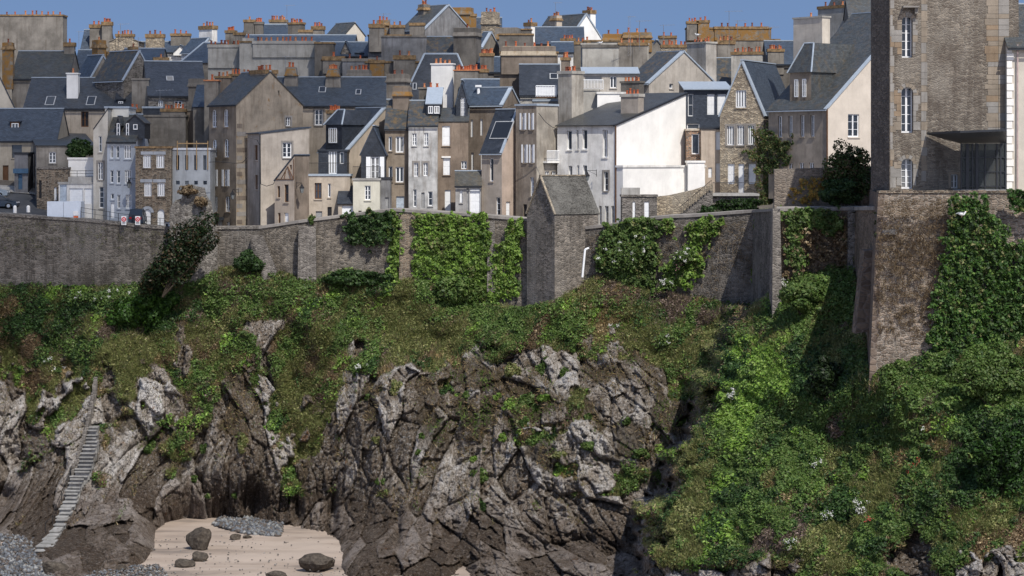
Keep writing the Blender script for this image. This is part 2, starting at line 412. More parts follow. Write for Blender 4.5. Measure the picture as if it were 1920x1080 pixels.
        w_ -= .1; h_ -= .1; mb.slab([c+dl*a+up*b+n*.075 for a, b in ((-w_, -h_), (w_, -h_), (w_, h_), (-w_, h_))], .02, glass())
        mb.build('skylight', s.root, s.base)
    def build(s, nowalls=False):
        mb = MB(); s.wallface(mb, 'L'); s.wallface(mb, 'R')
        ze, zr, wl, dr, e = s.ze, s.zr, s.wl, s.dr, s.over; ax = s.axis; P = s.P
        # back faces
        hb = {'shedB': zr}.get(ax, ze); hs = ze
        mb.poly([P(0, dr, s.zb), P(wl, dr, s.zb), P(wl, dr, hb), P(0, dr, hb if ax != 'shedR' else zr)], s.wall)
        if ax == 'L': mb.poly([P(wl, 0, s.zb), P(wl, 0, ze), P(wl, dr*s.rp, zr), P(wl, dr, ze), P(wl, dr, s.zb)], s.wall)
        elif ax == 'shedB': mb.poly([P(wl, 0, s.zb), P(wl, 0, ze), P(wl, dr, zr), P(wl, dr, s.zb)], s.wall)
        elif ax == 'R':
            mb.poly([P(wl, 0, s.zb), P(wl, 0, ze), P(wl, dr, ze), P(wl, dr, s.zb)], s.wall); mb.poly([P(0, dr, ze), P(wl*s.rp, dr, zr), P(wl, dr, ze)], s.wall)
        else: mb.poly([P(wl, 0, s.zb), P(wl, 0, ze), P(wl, dr, ze), P(wl, dr, s.zb)], s.wall)
        mb.v += []; n0 = len(mb.v)
        for f, mi in zip(s.extra.f, s.extra.mi): mb.f.append(tuple(i+n0 for i in f)); mb.mi.append(mb.mat(s.extra.mats[mi]))
        mb.v += s.extra.v
        mb.build('wall', s.root, s.base)
        rb = MB(); fl = MB(); g = .1; u = .12; cm = s.cap
        if ax == 'L':
            k = (zr-ze)/(dr*s.rp); k2 = (zr-ze)/(dr*(1-s.rp)); rr = dr*s.rp
            rb.slab([P(-g, -e, ze-k*e+u), P(wl+g, -e, ze-k*e+u), P(wl+g, rr, zr+u), P(-g, rr, zr+u)], .11, s.roof)
            rb.slab([P(-g, rr, zr+u), P(wl+g, rr, zr+u), P(wl+g, dr+e, ze-k2*e+u), P(-g, dr+e, ze-k2*e+u)], .11, s.roof)
            fl.box(P(-g-.02, rr-.13, zr+u-.06), P(wl+g+.02, rr-.13, zr)-P(-g-.02, rr-.13, zr), P(0, .26, 0)-P(0, 0, 0), Vector((0, 0, .12)), cm)
            v = s.verge
            if v:
                fl.slab([P(-g-.03, -e-.02, ze-k*e+u+.03), P(v, -e-.02, ze-k*e+u+.03), P(v, rr, zr+u+.03), P(-g-.03, rr, zr+u+.03)], .16, cm)
                fl.slab([P(-g-.03, rr, zr+u+.03), P(v, rr, zr+u+.03), P(v, dr+e, ze-k2*e+u+.03), P(-g-.03, dr+e, ze-k2*e+u+.03)], .16, cm)
            gt = MB(); gt.box(P(-g, -e-.12, ze-k*e-.07), P(wl+g, 0, 0)-P(-g, 0, 0), P(0, .12, 0)-P(0, 0, 0), Vector((0, 0, .13)), LEAD if not v else cm); gt.build('gutter', s.root, s.base)
        elif ax == 'R':
            x = wl*s.rp; k = (zr-ze)/x; k2 = (zr-ze)/(wl-x); v = s.verge
            rb.slab([P(-e, -g, ze-k*e+u), P(x, -g, zr+u), P(x, dr+g, zr+u), P(-e, dr+g, ze-k*e+u)], .11, s.roof)
            rb.slab([P(x, -g, zr+u), P(wl+e, -g, ze-k2*e+u), P(wl+e, dr+g, ze-k2*e+u), P(x, dr+g, zr+u)], .11, s.roof)
            fl.box(P(x-.13, -g-.02, zr+u-.06), P(.26, 0, 0)-P(0, 0, 0), P(0, dr+2*g, 0)-P(0, 0, 0), Vector((0, 0, .12)), cm)
            if v:
                fl.slab([P(-e-.02, -g-.03, ze-k*e+u+.03), P(x, -g-.03, zr+u+.03), P(x, v, zr+u+.03), P(-e-.02, v, ze-k*e+u+.03)], .16, cm)
                fl.slab([P(x, -g-.03, zr+u+.03), P(wl+e, -g-.03, ze-k2*e+u+.03), P(wl+e, v, ze-k2*e+u+.03), P(x, v, zr+u+.03)], .16, cm)
        elif ax == 'hip':
            i = min(wl*.3, dr*.5); rr = dr*s.rp; T0, T1 = P(i, rr, zr), P(wl-i, rr, zr); E = [P(-e, -e, ze), P(wl+e, -e, ze), P(wl+e, dr+e, ze), P(-e, dr+e, ze)]
            rb.poly([E[0], E[1], T1, T0], s.roof); rb.poly([E[1], E[2], T1], s.roof); rb.poly([E[2], E[3], T0, T1], s.roof); rb.poly([E[3], E[0], T0], s.roof)
            for a, b in ((E[0], T0), (E[1], T1), (T0, T1)): fl.bar(a, b, .12, cm, 5)
        elif ax == 'shedB':
            k = (zr-ze)/dr; v = s.verge
            rb.slab([P(-g, -e, ze-k*e+u), P(wl+g, -e, ze-k*e+u), P(wl+g, dr+.2, zr+k*.2+u), P(-g, dr+.2, zr+k*.2+u)], .11, s.roof)
            if v: fl.slab([P(-g-.03, -e-.02, ze-k*e+u+.02), P(v, -e-.02, ze-k*e+u+.02), P(v, dr+.22, zr+k*.2+u+.02), P(-g-.03, dr+.22, zr+k*.2+u+.02)], .2, cm)
        elif ax == 'shedR':
            k = (zr-ze)/wl
            rb.slab([P(-.05, -e, zr+k*.05+u), P(wl+e, -e, ze-k*e+u), P(wl+e, dr, ze-k*e+u), P(-.05, dr, zr+k*.05+u)], .11, s.roof)
        elif ax == 'flat':
            rb.box(P(-.1, -.1, ze), P(wl+.2, 0, 0)-P(0, 0, 0), P(0, dr+.2, 0)-P(0, 0, 0), Vector((0, 0, .22)), s.roof)
        if rb.f:
            ro = rb.build('roof', s.root, s.base)
            if fl.f: fl.build('flashing', ro, s.base)
        return s
POTS = []
def make_pot(mb, p, h, r, m):
    mb.lathe(p, [(r*.9, 0), (r*1.0, h*.12), (r*.72, h*.2), (r*.62, h*.8), (r*.85, h*.86), (r*.85, h), (r*.5, h)], m, 8)
def make_chimney(x0, x1, yt, yb, Y, th, pots, m, cap, caph, parent, base, t=None, taper=0, potm=None):
    A = (x1-x0)/F*Y; s_, c_ = math.sin(th), math.cos(th)
    if t is None: t = 1.0
    if s_ > .2: t = min(t, .5*A/s_); wd = (A-t*s_)/c_
    else: wd = A
    # corner between faces at pixel xc
    xc = x0+(wd*c_)/A*(x1-x0); C = W(xc, yt, Y); dL = Vector((-c_, s_, 0)); dR = Vector((s_, c_, 0)); zt = C.z; zb = W(0, yb, Y).z-1.2
    mb = MB(); o = Vector((C.x, C.y, zb))
    if taper:
        k = .18*wd
        mb.hexa([o, o+dR*t, o+dR*t+dL*wd, o+dL*wd]+[q+Vector((0, 0, zt-zb)) for q in (o+dL*k+dR*.1, o+dR*(t-.1)+dL*k, o+dR*(t-.1)+dL*(wd-k), o+dL*(wd-k)+dR*.1)], m)
        wt = wd-2*k; o2 = o+dL*k
    else:
        mb.box(o, dR*t, dL*wd, Vector((0, 0, zt-zb)), m); wt = wd; o2 = o
    ov = .1; b0 = Vector((o2.x, o2.y, zt-caph))-dL*ov-dR*ov
    if caph > .5:   # broad weathered hood
        mb.hexa([b0, b0+dR*(t+2*ov), b0+dR*(t+2*ov)+dL*(wt+2*ov), b0+dL*(wt+2*ov)]+[q+Vector((0, 0, caph+.05)) for q in (b0+dL*.25+dR*.25, b0+dR*(t+2*ov-.25)+dL*.25, b0+dR*(t+2*ov-.25)+dL*(wt+2*ov-.25), b0+dL*(wt+2*ov-.25)+dR*.25)], cap)
        mb.box(b0-dL*.06-dR*.06-Vector((0, 0, .12)), dR*(t+2*ov+.12), dL*(wt+2*ov+.12), Vector((0, 0, .12)), cap)
    else: mb.box(b0, dR*(t+2*ov), dL*(wt+2*ov), Vector((0, 0, caph+.03)), cap)
    ch = mb.build('chimney', parent, base)
    for i in range(pots):
        f = (i+.5)/pots if pots < 5 else (i+.5+random.uniform(-.25, .25))/pots
        p = Vector((o2.x, o2.y, zt+.02))+dL*(.2+(wt-.4)*f)+dR*(t*.5+random.uniform(-.08, .08)); pb = MB()
        h = random.uniform(.4, .65); r = random.uniform(.15, .2)
        make_pot(pb, p, h, r, potm or random.choice([TERRA, TERRA, TERRA2, TERRA3])); pb.build('chimney_pot', ch, base)
    return ch
TERRA2 = simple('pale_terracotta', (.46, .19, .09), .8, .35, 0, 6); TERRA3 = simple('dark_terracotta', (.20, .07, .045), .85, .4, 0, 6)
def stack(label, x0, x1, yt, yb, Y, th=20, pots=3, m=None, cap=OCHRE, caph=.35, t=1.0, taper=0, group=None):
    c = W((x0+x1)/2, yb, Y); r = empty('chimney_stack', c, label, 'chimney', group)
    ch = make_chimney(x0, x1, yt, yb, Y, R(th), pots, m or GREY, cap, caph, r, c, t, taper); ch.name = 'shaft'
    return r
# ---- wall colours
GREY = plaster((.185, .165, .14), .8, sd=1); GREYD = plaster((.125, .112, .097), .8, sd=2); GREYB = plaster((.17, .17, .175), .8, sd=3)
BROWN = plaster((.20, .158, .115), .7, sd=4); BROWN2 = plaster((.165, .13, .10), .75, sd=5); BEIGE = plaster((.36, .30, .23), .5, sd=6)
CREAM = plaster((.50, .45, .37), .25, sd=7); PALE = plaster((.36, .34, .30), .55, sd=8); WHITEP = plaster((.78, .76, .72), .12, sd=9)
WHITED = plaster((.72, .70, .66), .5, sd=10); BLUEG = plaster((.30, .34, .40), .2, sd=11); PINK = plaster((.42, .32, .25), .35, sd=12)
LICH = plaster((.17, .15, .12), .8, lichen=.8, sd=13); GLICH = plaster((.18, .16, .135), .8, lichen=.25, sd=14)
STONE = rubble(); STONEL = rubble((.40, .33, .24), (.20, .16, .12), (.3, .27, .22)); STONEG = rubble((.21, .19, .17), (.10, .09, .08), (.24, .22, .20))
STONEB = rubble((.22, .17, .125), (.09, .07, .055), (.28, .25, .2)); DSLATE = slate((.022, .027, .045)); BSLATE = slate((.042, .06, .10)); LSLATE = slate((.05, .055, .065), lichen=.8)
GSLATE = slate((.06, .065, .075), lichen=.3)
DRESS = plaster((.22, .20, .18), .5, sd=20)
# ================================================================ the town, far rows first
H = House
# ---- skyline row
h = H('huge plain grey end wall with many chimney pots, far left on the skyline', -70, 118, None, 322, 0, 160, 30, None, 'flat', GREY, OCHRE, 3)
h.chimney(-60, 36, 29, 34, 6, GREY, dy=1); h.chimney(40, 117, 28, 34, 7, GREY, dy=1); h.build()
h = H('slate house under the twin tall chimneys left of the rubble chimneys', 152, 202, None, 326, 0, 150, 92, 57, 'L', GREYD, BSLATE, 6)
h.chimney(168, 191, 46, 95, 2, GREY, dy=0, caph=.5); h.chimney(191, 209, 41, 100, 4, GREY, dy=-1, caph=.5); h.build()
h = H('low rubble gabled house with five pots right of the twin tall chimneys', 205, 260, None, 322, 0, 150, 78, 68, 'R', STONEL, GREY, 5, rp=.55)
h.chimney(217, 250, 64, 80, 5, STONEL, dy=0); h.build()
h = H('small slate house behind the square rubble chimney', 252, 345, None, 330, 0, 150, 98, 79, 'L', WHITED, BSLATE, 7)
h.chimney(273, 307, 64, 96, 3, STONEL, dy=-1.5, caph=.5); h.chimney(320, 356, 63, 82, 3, GREY, dy=2); h.dormer(325, 352, 97, 104, [], out=.5, roof='gable', rh=1.0, front=WHITEP); h.build()
h = H('white gabled house with a white chimney left of centre skyline', 340, 372, 412, 316, 40, 150, 97, 72, 'L', WHITED, BSLATE, verge=.2)
h.chimney(370, 406, 48, 88, 4, WHITED, dy=3, caph=.5); h.build()
h = H('slate roof with pale hips left of the long pale chimney wall', 340, 450, None, 306, 0, 160, 118, 80, 'hip', GREY, BSLATE, 9); h.build()
stack('grey chimney with orange pots standing left of the dark pots on the skyline', 422, 440, 57, 90, 312, 10, 4)
stack('ochre chimney without pots beside the pale chimney wall', 438, 456, 61, 95, 310, 10, 0, GREY)
h = H('skyline slate house between two dark chimney blocks', 455, 545, None, 322, 0, 130, 68, 47, 'L', GREYD, BSLATE, 8)
h.chimney(457, 478, 37, 70, 1, GREYD, dy=-.5); h.chimney(477, 493, 41, 70, 3, GREYD, dy=-.5, cap=GREYD); h.chimney(505, 538, 37, 50, 6, GREY, dy=4); h.build()
stack('dark chimney block with a crowd of cowls under a tall antenna', 539, 571, 42, 78, 318, 15, 6, GREYD, caph=.25)
stack('stumpy skyline chimney with a row of red pots', 584, 606, 49, 70, 320, 10, 4, GREY, caph=.5)
h = H('long low slate roof behind the pale chimney wall', 452, 664, None, 312, 0, 120, 80, 67, 'L', GREYD, BSLATE, 7); h.chimney(560, 585, 56, 75, 0, GREY, dy=4); h.build()
h = H('small cream gabled house with a grey slate roof on the skyline', 612, 646, 684, 326, 48, 110, 65, 43, 'L', CREAM, GSLATE, verge=.0); h.build()
h = H('blue slate roofs with a stone gablet behind the low chimneys', 598, 690, None, 302, 0, 140, 105, 80, 'L', GREY, BSLATE, 8)
h.dormer(640, 656, 95, 108, [], out=-.3, roof='gable', rh=1.3, front=STONEG); h.dormer(667, 680, 100, 112, [], out=-.3, front=DSLATE); h.build()
h = H('grey concrete block crowded with chimneys right of the stone gablet', 690, 770, None, 300, 0, 150, 68, None, 'flat', GREYB, OCHRE, 5)
h.chimney(692, 720, 45, 80, 2, GREY, dy=-.5, caph=.5); h.chimney(706, 731, 38, 60, 3, LICH, dy=3, caph=.6); h.chimney(731, 758, 47, 70, 2, GREYD, dy=2); h.chimney(768, 796, 43, 75, 0, GREYD, dy=2); h.build()
h = H('tall slate house with a grey windowless gable on the skyline', 752, 797, 884, 316, 45, 150, 54, 10, 'L', GREYB, GSLATE, verge=.3)
h.chimney(783, 806, 8, 34, 4, GREY, dy=4, caph=.7, t=1.4); h.build()
stack('broad grey chimney wall with an ochre top behind the slate gable', 829, 884, 14, 110, 322, 10, 0, LICH, t=2, caph=.9, cap=LICH)
stack('narrow ochre chimney right of the broad grey chimney wall', 883, 893, 26, 60, 318, 0, 0, LICH)
h = H('small slate house with bright verges beside the tan hooded chimney', 890, 903, 937, 306, 30, 130, 85, 61, 'L', GREYD, BSLATE, verge=.3); h.build()
h = H('slate cottage roof behind the tan hooded chimney', 888, 940, None, 322, 0, 110, 62, 34, 'L', GREY, BSLATE, 6); h.build()
stack('tan rubble chimney with a stepped hood and stone pots', 902, 937, 22, 70, 312, 15, 3, STONEL, STONEL, 1.6, t=2)
stack('low grey wall topped by a mound of ochre mortar', 928, 972, 52, 100, 300, 10, 0, GREY, LICH, 1.4, t=2.5)
stack('plain grey block right of the ochre mortar mound', 936, 995, 54, 110, 302, 5, 0, GREYD, OCHRE, .15, t=2)
h = H('skyline house with white gable and a white end chimney', 1000, 1070, 1128, 322, 50, 120, 70, 27, 'L', WHITEP, GSLATE, verge=.15)
h.chimney(1032, 1054, 29, 78, 4, BEIGE, dy=-2, caph=.6); h.chimney(1094, 1117, 19, 75, 3, WHITEP, dy=7, caph=.5); h.chimney(983, 1006, 42, 80, 2, WHITEP, dy=-1, caph=.5); h.build()
h = H('low slate roofs in front of the white end chimney', 1005, 1095, None, 305, 0, 130, 82, 52, 'L', GREYD, BSLATE, 6); h.build()
stack('small brick chimney with red pots below the white gable', 1052, 1077, 72, 100, 296, 10, 4, GREYD)
stack('grey chimney with broad black cowls below the white gable', 1077, 1107, 78, 110, 292, 10, 3, GREY, potm=None) if False else stack('grey chimney with broad black cowls below the white gable', 1077, 1107, 78, 110, 292, 10, 3, GREY)
h = H('long ochre topped chimney range under the tallest antenna', 1095, 1225, None, 292, 0, 150, 78, None, 'flat', GREY, OCHRE, 3)
h.chimney(1130, 1170, 64, 80, 2, LICH, dy=1, caph=.8, cap=LICH); h.chimney(1168, 1222, 61, 80, 3, LICH, dy=0, caph=.6); h.build()
h = H('grey wall with orange pots and a white bracket below the ochre range', 1090, 1216, None, 280, 0, 160, 84, None, 'flat', PALE, PALE, 2)
h.chimney(1092, 1160, 84, 110, 0, PALE, dy=-.4, cap=GREYD); h.chimney(1160, 1214, 80, 110, 5, GREY, dy=-.4); h.build()
stack('square grey chimney with two pots left of the long ochre wall', 1235, 1268, 67, 100, 310, 5, 2, GREY)
h = H('tiny grey gable with slate slopes left of the two column chimney', 1218, 1246, None, 300, 0, 120, 92, 76, 'R', GREY, BSLATE, 6); h.build()
stack('row of old ochre pots on a low wall behind the slate roof', 1240, 1290, 84, 110, 290, 0, 6, STONEL)
h = H('long lichen orange wall lined with pots on the right skyline', 1288, 1446, None, 328, 0, 130, 54, None, 'flat', LICH, OCHRE, 3)
h.chimney(1288, 1309, 40, 60, 3, GREY, dy=-.5); h.chimney(1307, 1330, 38, 60, 2, LICH, dy=-.5); h.chimney(1340, 1440, 50, 60, 6, LICH, dy=0); h.build()
h = H('grey rendered houses in shade under the long orange wall', 1372, 1462, None, 305, 0, 150, 76, None, 'flat', GREY, OCHRE, 4); h.chimney(1345, 1378, 76, 120, 4, GREY, dy=-2, caph=.5); h.build()
stack('ochre capped chimney with many orange pots left of the stone gable', 1372, 1430, 97, 150, 282, 10, 8, PALE, t=1.2)
h = H('slate cottage with lichen roof behind the stone gable', 1340, 1380, None, 285, 0, 190, 158, 110, 'L', GREY, LSLATE, 8); h.build()
h = H('dark slate roof with a skylight left of the cream chimney', 1440, 1500, 1502, 290, 0, 170, 120, 78, 'L', GREYD, BSLATE, 8); h.chimney(1440, 1470, 92, 122, 6, GREY, dy=0); h.build()
h = H('tall slate house with a grey chimney behind the cream chimney', 1536, 1600, 1700, 282, 52, 150, 45, -60, 'L', PALE, GSLATE)
h.chimney(1541, 1597, 9, 60, 3, PALE, dy=-1); h.build()
h = H('plain cream house wall behind the tower on the far right', 1596, 1700, None, 275, 0, 200, 60, 0, 'L', GREY, GSLATE, 8); h.build()
# ---- middle row
h = H('weathered dark slate roof with a lichen covered left chimney', 22, 128, None, 296, 0, 200, 147, 97, 'L', GREY, slate((.055, .058, .062), lichen=.25), 9)
h.chimney(4, 24, 80, 150, 1, LICH, dy=-.5, caph=.8); h.chimney(120, 139, 80, 135, 1, GREY, dy=4, caph=.5); h.build()
h = H('slate roof between the grey weathered wall and the lichen chimney', 136, 172, None, 302, 0, 190, 146, 95, 'L', GREY, BSLATE, 9); h.build()
h = H('steep grey gable with a lichen chimney growing out of it', 145, 172, 214, 288, 45, 200, 142, 104, 'L', GREY, BSLATE, verge=.1)
h.chimney(170, 197, 75, 150, 1, LICH, dy=2, caph=.9, t=1.3); h.chimney(190, 212, 97, 150, 0, GREY, dy=3, caph=.5); h.build()
h = H('dark brown lichened roof sweeping down right of the grey gable', 178, 232, 290, 280, 40, 200, 148, 96, 'L', STONEG, LSLATE, verge=.15)
h.chimney(240, 256, 88, 120, 1, GREYD, dy=6); h.build()
h = H('low grey rooftops behind the long ridge with the skylight', 225, 300, None, 296, 0, 150, 120, 92, 'L', GREY, BSLATE, 8); h.build()
h = H('cream gabled house cut by the left edge of the picture', -120, -60, 34, 292, 55, 260, 215, 120, 'L', CREAM, BSLATE); h.build()
h = H('long blue slate roof with a whitewashed chimney standing on its slope', 45, 230, None, 280, 0, 290, 202, 147, 'L', BEIGE, slate((.045, .052, .072), lichen=.1), 10, over=.3)
h.chimney(125, 146, 137, 183, 1, WHITEP, dy=1.4, cap=WHITEP, caph=.12, t=1.2); h.skylight(86, 181, 103, 197); h.skylight(163, 181, 179, 197); h.skylight(208, 157, 219, 165)
h.wins('L', [(107, 210, 121, 238), (152, 209, 166, 238)], col=BROWNWOOD, cols=2, rows=2, sill=False); h.build()
h = H('dark slate lean roof with a zinc valley beside the long blue roof', 214, 247, None, 279, 0, 260, 202, 145, 'L', STONEG, DSLATE, 8); h.dormer(219, 233, 187, 202, [((222, 190, 231, 201), {})], out=-.5); h.build()
h = H('blue slate house with a grey left gable and a chimney on its ridge', 278, 386, None, 276, -14, 290, 179, 117, 'L', STONEG, slate((.042, .05, .075)), 10, over=.25)
h.chimney(290, 317, 108, 128, 1, GREY, dy=4, t=1); h.skylight(312, 143, 325, 151); h.wins('L', [(297, 189, 306, 200)]); h.win('L', 327, 189, 342, 202, cols=2, rows=2); h.build()
h = H('narrow grey gable wall standing at the left end of the ridge chimney roof', 247, 279, None, 275.5, 0, 290, 178, 115, 'shedR', GREY, GREY, .5, over=0)
h.axis = 'flat'; h.ze = W(0, 150, 275.5).z; h.build()
h = H('pale stepped wall with a mortar top and orange pots, left half', 390, 452, None, 292, 0, 200, 86, None, 'flat', PALE, OCHRE, 3); h.chimney(390, 451, 84, 110, 7, PALE, dy=-.2, cap=PALE); h.build()
h = H('wide pale chimney wall with clustered orange pots, right half', 449, 590, None, 290, 0, 210, 80, None, 'flat', PALE, OCHRE, 3); h.chimney(456, 474, 72, 90, 1, PALE, dy=.5, cap=PALE, caph=.5); h.chimney(474, 590, 77, 90, 12, PALE, dy=-.2, cap=PALE); h.build()
h = H('grey blocks with a mortar mound right of the pale chimney wall', 590, 625, None, 288, 0, 200, 82, None, 'flat', GREYD, OCHRE, 3); h.build()
h = H('grey wall with a wide ochre mortar cap and a small white shed', 603, 700, None, 284, 0, 200, 114, None, 'flat', GREY, OCHRE, 3)
h.chimney(605, 645, 106, 120, 1, GREY, dy=-.4, caph=.5); h.chimney(642, 688, 110, 125, 2, GREYB, dy=-1.2, cap=GREY); h.build()
stack('domed grey chimney with a row of red pots above the blue ridge', 650, 692, 131, 155, 272, 5, 5, GREY, GREY, .7, t=2)
h = H('low grey buildings with flat mortar tops right of the domed chimney', 685, 790, None, 281, 0, 200, 118, None, 'flat', GREY, OCHRE, 4)
h.chimney(693, 720, 113, 130, 1, LICH, dy=-1); h.chimney(738, 778, 104, 130, 2, GREY, dy=-1, caph=.5); h.build()
h = H('grey concrete range below the tall windowless gable', 715, 830, None, 290, 0, 150, 70, None, 'flat', GREYB, GREY, 5); h.build()
h = H('lichen specked dark roof beside the tall grey chimney block', 800, 852, None, 278, 0, 150, 102, 70, 'L', GREYD, LSLATE, 6); h.build()
stack('tall grey chimney block with a hooded mortar cap', 850, 902, 52, 130, 276, 12, 1, GREYD, GREY, .9, t=3)
h = H('small grey gable with a bright zinc verge behind the wide stone cap', 895, 905, 936, 290, 30, 150, 88, 61, 'L', GREY, BSLATE, verge=.3); h.build()
h = H('grey wall below the mortar mound', 936, 1000, None, 290, 0, 150, 66, None, 'flat', GREYD, OCHRE, 3); h.build()
h = H('grey low roofs with a white bath house right of the wide stone cap', 1035, 1075, None, 288, 0, 150, 98, 80, 'L', WHITED, BSLATE, 5); h.build()
h = H('steep hipped slate roof with zinc edges like a spire', 745, 902, None, 270, 0, 260, 215, 101, 'hip', GREY, DSLATE, 12, roofcap=ZINC); h.skylight(774, 156, 781, 168); h.build()
stack('broad white rendered chimney wall with tall orange pots', 808, 852, 119, 190, 264, 12, 4, WHITEP, WHITEP, .12, t=1)
stack('grey chimney wall carrying a long row of orange pots', 851, 896, 131, 215, 262, 8, 11, GREY, TERRA2, .1, t=1)
stack('short dark chimney with orange pots right of the long pot row', 898, 914, 130, 160, 263, 5, 6, GREYD)
stack('grey chimney with three orange pots left of the zinc dormer', 785, 828, 164, 225, 256, 8, 3, GREYD, GREY, .15, t=1)
h = H('blue slate rooftop and pots behind the steep zinc edged gable', 895, 940, None, 275, 0, 190, 135, 108, 'L', GREY, BSLATE, 6); h.chimney(900, 926, 100, 130, 7, GREYD, dy=0); h.build()
h = H('tall brown windowless wall with a broad tan stone cap', 938, 1046, None, 266, 0, 300, 100, None, 'flat', BROWN2, OCHRE, 4); h.dr = 4
h.chimney(940, 1042, 87, 120, 6, BROWN2, dy=-.3, cap=plaster((.33, .27, .19), .7, lichen=.2), caph=.95, t=2); h.build()
h = H('dark slate roof with a skylight left of the white railed balcony', 975, 1050, None, 260, 0, 260, 178, 122, 'L', PALE, DSLATE, 9); h.skylight(1031, 138, 1046, 148); h.build()
h = H('large dark blue roof with skylights and two lichen chimneys', 504, 724, None, 264, 0, 330, 197, 146, 'L', BEIGE, slate((.05, .062, .088), lichen=.08), 10, over=.3)
h.chimney(530, 560, 126, 155, 2, GREY, dy=3.2, cap=LICH, caph=.9, t=1.6, taper=1); h.chimney(607, 641, 129, 160, 5, GREY, dy=3, cap=LICH, caph=.8, t=1.6, taper=1)
h.skylight(598, 163, 611, 173); h.skylight(667, 168, 677, 177); h.win('L', 590, 205, 605, 235, cols=2, rows=3, sur=DRESS); h.build()
stack('large grey chimney with slanted shoulders above the brown house', 724, 768, 139, 215, 258, 15, 2, GREY, GREY, .8, t=2)
stack('brown chimney with a bright ochre crown beside the sloping roof', 736, 771, 163, 240, 252, 12, 0, BROWN2, LICH, .9, t=1.4)
stack('small grey chimney with crowded pots above the dark dormer house', 612, 640, 207, 250, 257, 8, 5, GREY)
stack('grey chimney block at the left shoulder of the brown gable', 353, 386, 148, 230, 266, 0, 0, GREYD, GREYD, .8, t=2)
h = H('narrow grey shed gable with a blue roof left of the brown tower house', 362, 384, None, 262, 0, 330, 200, 160, 'shedB', GREY, BSLATE, 4); h.build()
stack('tall grey chimney with one broad orange cap', 383, 409, 150, 300, 259, 0, 1, GREY, TERRA2, .12, t=2)
stack('brown chimney row with orange pots left of the brown gable', 403, 432, 143, 220, 268, 0, 3, BROWN2, OCHRE, .2)
stack('brown block with five orange pots behind the brown gable', 428, 470, 139, 220, 270, 0, 5, GREYD, OCHRE, .2)
# ---- front row, left to right
h = H('blue roofed corner house with one lit dormer at the far left', -70, 106, None, 268, 0, 347, 263, 205, 'L', plaster((.30, .26, .20), .5, sd=31), slate((.048, .062, .095)), 8)
h.dormer(19, 37, 228, 252, [((22, 231, 35, 249), {'cols': 2, 'rows': 1})], out=-1.6, back=3, front=BROWNWOOD); h.win('L', 22, 272, 41, 296, 'dark'); h.win('L', 5, 310, 16, 345, 'door', col=BROWNWOOD); h.build()
h = H('grey timber annex with a blue fascia and blue door', 27, 52, None, 262, 0, 356, 289, None, 'flat', plaster((.15, .15, .16), .8, sd=32), LEAD, 3)
h.win('L', 34, 326, 42, 355, 'door', col=simple('blue_paint', (.06, .12, .2), .6)); o = MB(); h.fbox(o, 'L', -.1, h.wl+.1, W(0, 325, 262).z, W(0, 316, 262).z, 0, .25, simple('blue_paint', (.06, .12, .2), .6)); o.build('fascia', h.root, h.base); h.build()
h = H('old rubble house with a long slate roof beside the round bush', 28, 68, 178, 259, 76, 372, 274, 232, 'R', STONEG, slate((.05, .057, .07), lichen=.15), wallR=plaster((.21, .19, .165), .8, sd=33), over=.15)
h.win('R', 92, 285, 105, 306, cols=2, rows=3, sur=None); h.win('L', 58, 287, 63, 311); h.win('L', 59, 330, 66, 366, 'door', col=BROWNWOOD); h.build()
h = H('dark rubble garden building with a white door below the round bush', 69, 130, None, 256, 0, 376, 317, None, 'flat', STONEB, STONEG, 3)
h.win('L', 73, 338, 78, 372, 'door', col=BLACK); h.win('L', 101, 351, 106, 376, 'door'); h.build()
h = H('white modern garage with a concrete balcony', 110, 178, None, 254, 0, 384, 345, None, 'flat', WHITED, CONC, 5)
h.win('L', 130, 353, 155, 382, 'garage'); h.win('L', 158, 353, 172, 382, 'door'); h.win('L', 112, 346, 125, 379, 'door', col=simple('pale_blue_door', (.42, .48, .55)))
h.build()
h = H('upper white terrace wall with a thin railing over the garage', 128, 177, None, 256.5, 0, 345, 299, None, 'flat', WHITEP, WHITEP, 1)
o = MB(); z0, z1 = W(0, 345, 254).z, W(0, 332, 254).z; a = W(128, 0, 254.2); b = W(177, 0, 254.2); o.box((a.x, 254.2, z0), (b.x-a.x, 0, 0), (0, 2.3, 0), (0, 0, z1-z0), CONC)
o.build('balcony', h.root, h.base)
def railing(mb, a, b, hgt, n, m, r=.02, mid=0, rtop=.03):
    a, b = Vector(a), Vector(b); up = Vector((0, 0, hgt)); mb.bar(a+up, b+up, rtop, m, 5); mb.bar(a+up*.12, b+up*.12, r, m, 4)
    for i in range(mid): mb.bar(a+up*(.12+.88*(i+1)/(mid+1)), b+up*(.12+.88*(i+1)/(mid+1)), r, m, 4)
    for i in range(n+1): p = a+(b-a)*i/n; mb.bar(p, p+up, r, m, 4)
o = MB(); railing(o, (a.x, 254.3, z1), (b.x, 254.3, z1), .7, 3, BLACK, .03, 1); o.build('railing', h.root, h.base); h.build()
h = H('tall narrow cream house with a slanting roofline and grey arched doorway', 175, 202, None, 253.5, 0, 408, 243, 205, 'shedR', plaster((.47, .44, .38), .4, sd=34), DSLATE, 5, over=.05)
h.win('L', 185, 255, 191, 285, cols=1, rows=2); h.win('L', 184, 304, 193, 337, cols=2, rows=3, sur=DRESS); h.win('L', 186, 350, 195, 390, cols=1, rows=4, arch=True, sur=None); h.build()
h = H('white tile clad block behind the blue grey house', 197, 241, None, 256, 0, 400, 203, None, 'flat', plaster((.62, .60, .54), .2, sd=35), ZINC, 5); h.build()
h = H('blue grey three storey house with two dark slate dormers', 201, 254, None, 252, 0, 415, 266, 216, 'L', BLUEG, GSLATE, 9, over=.2)
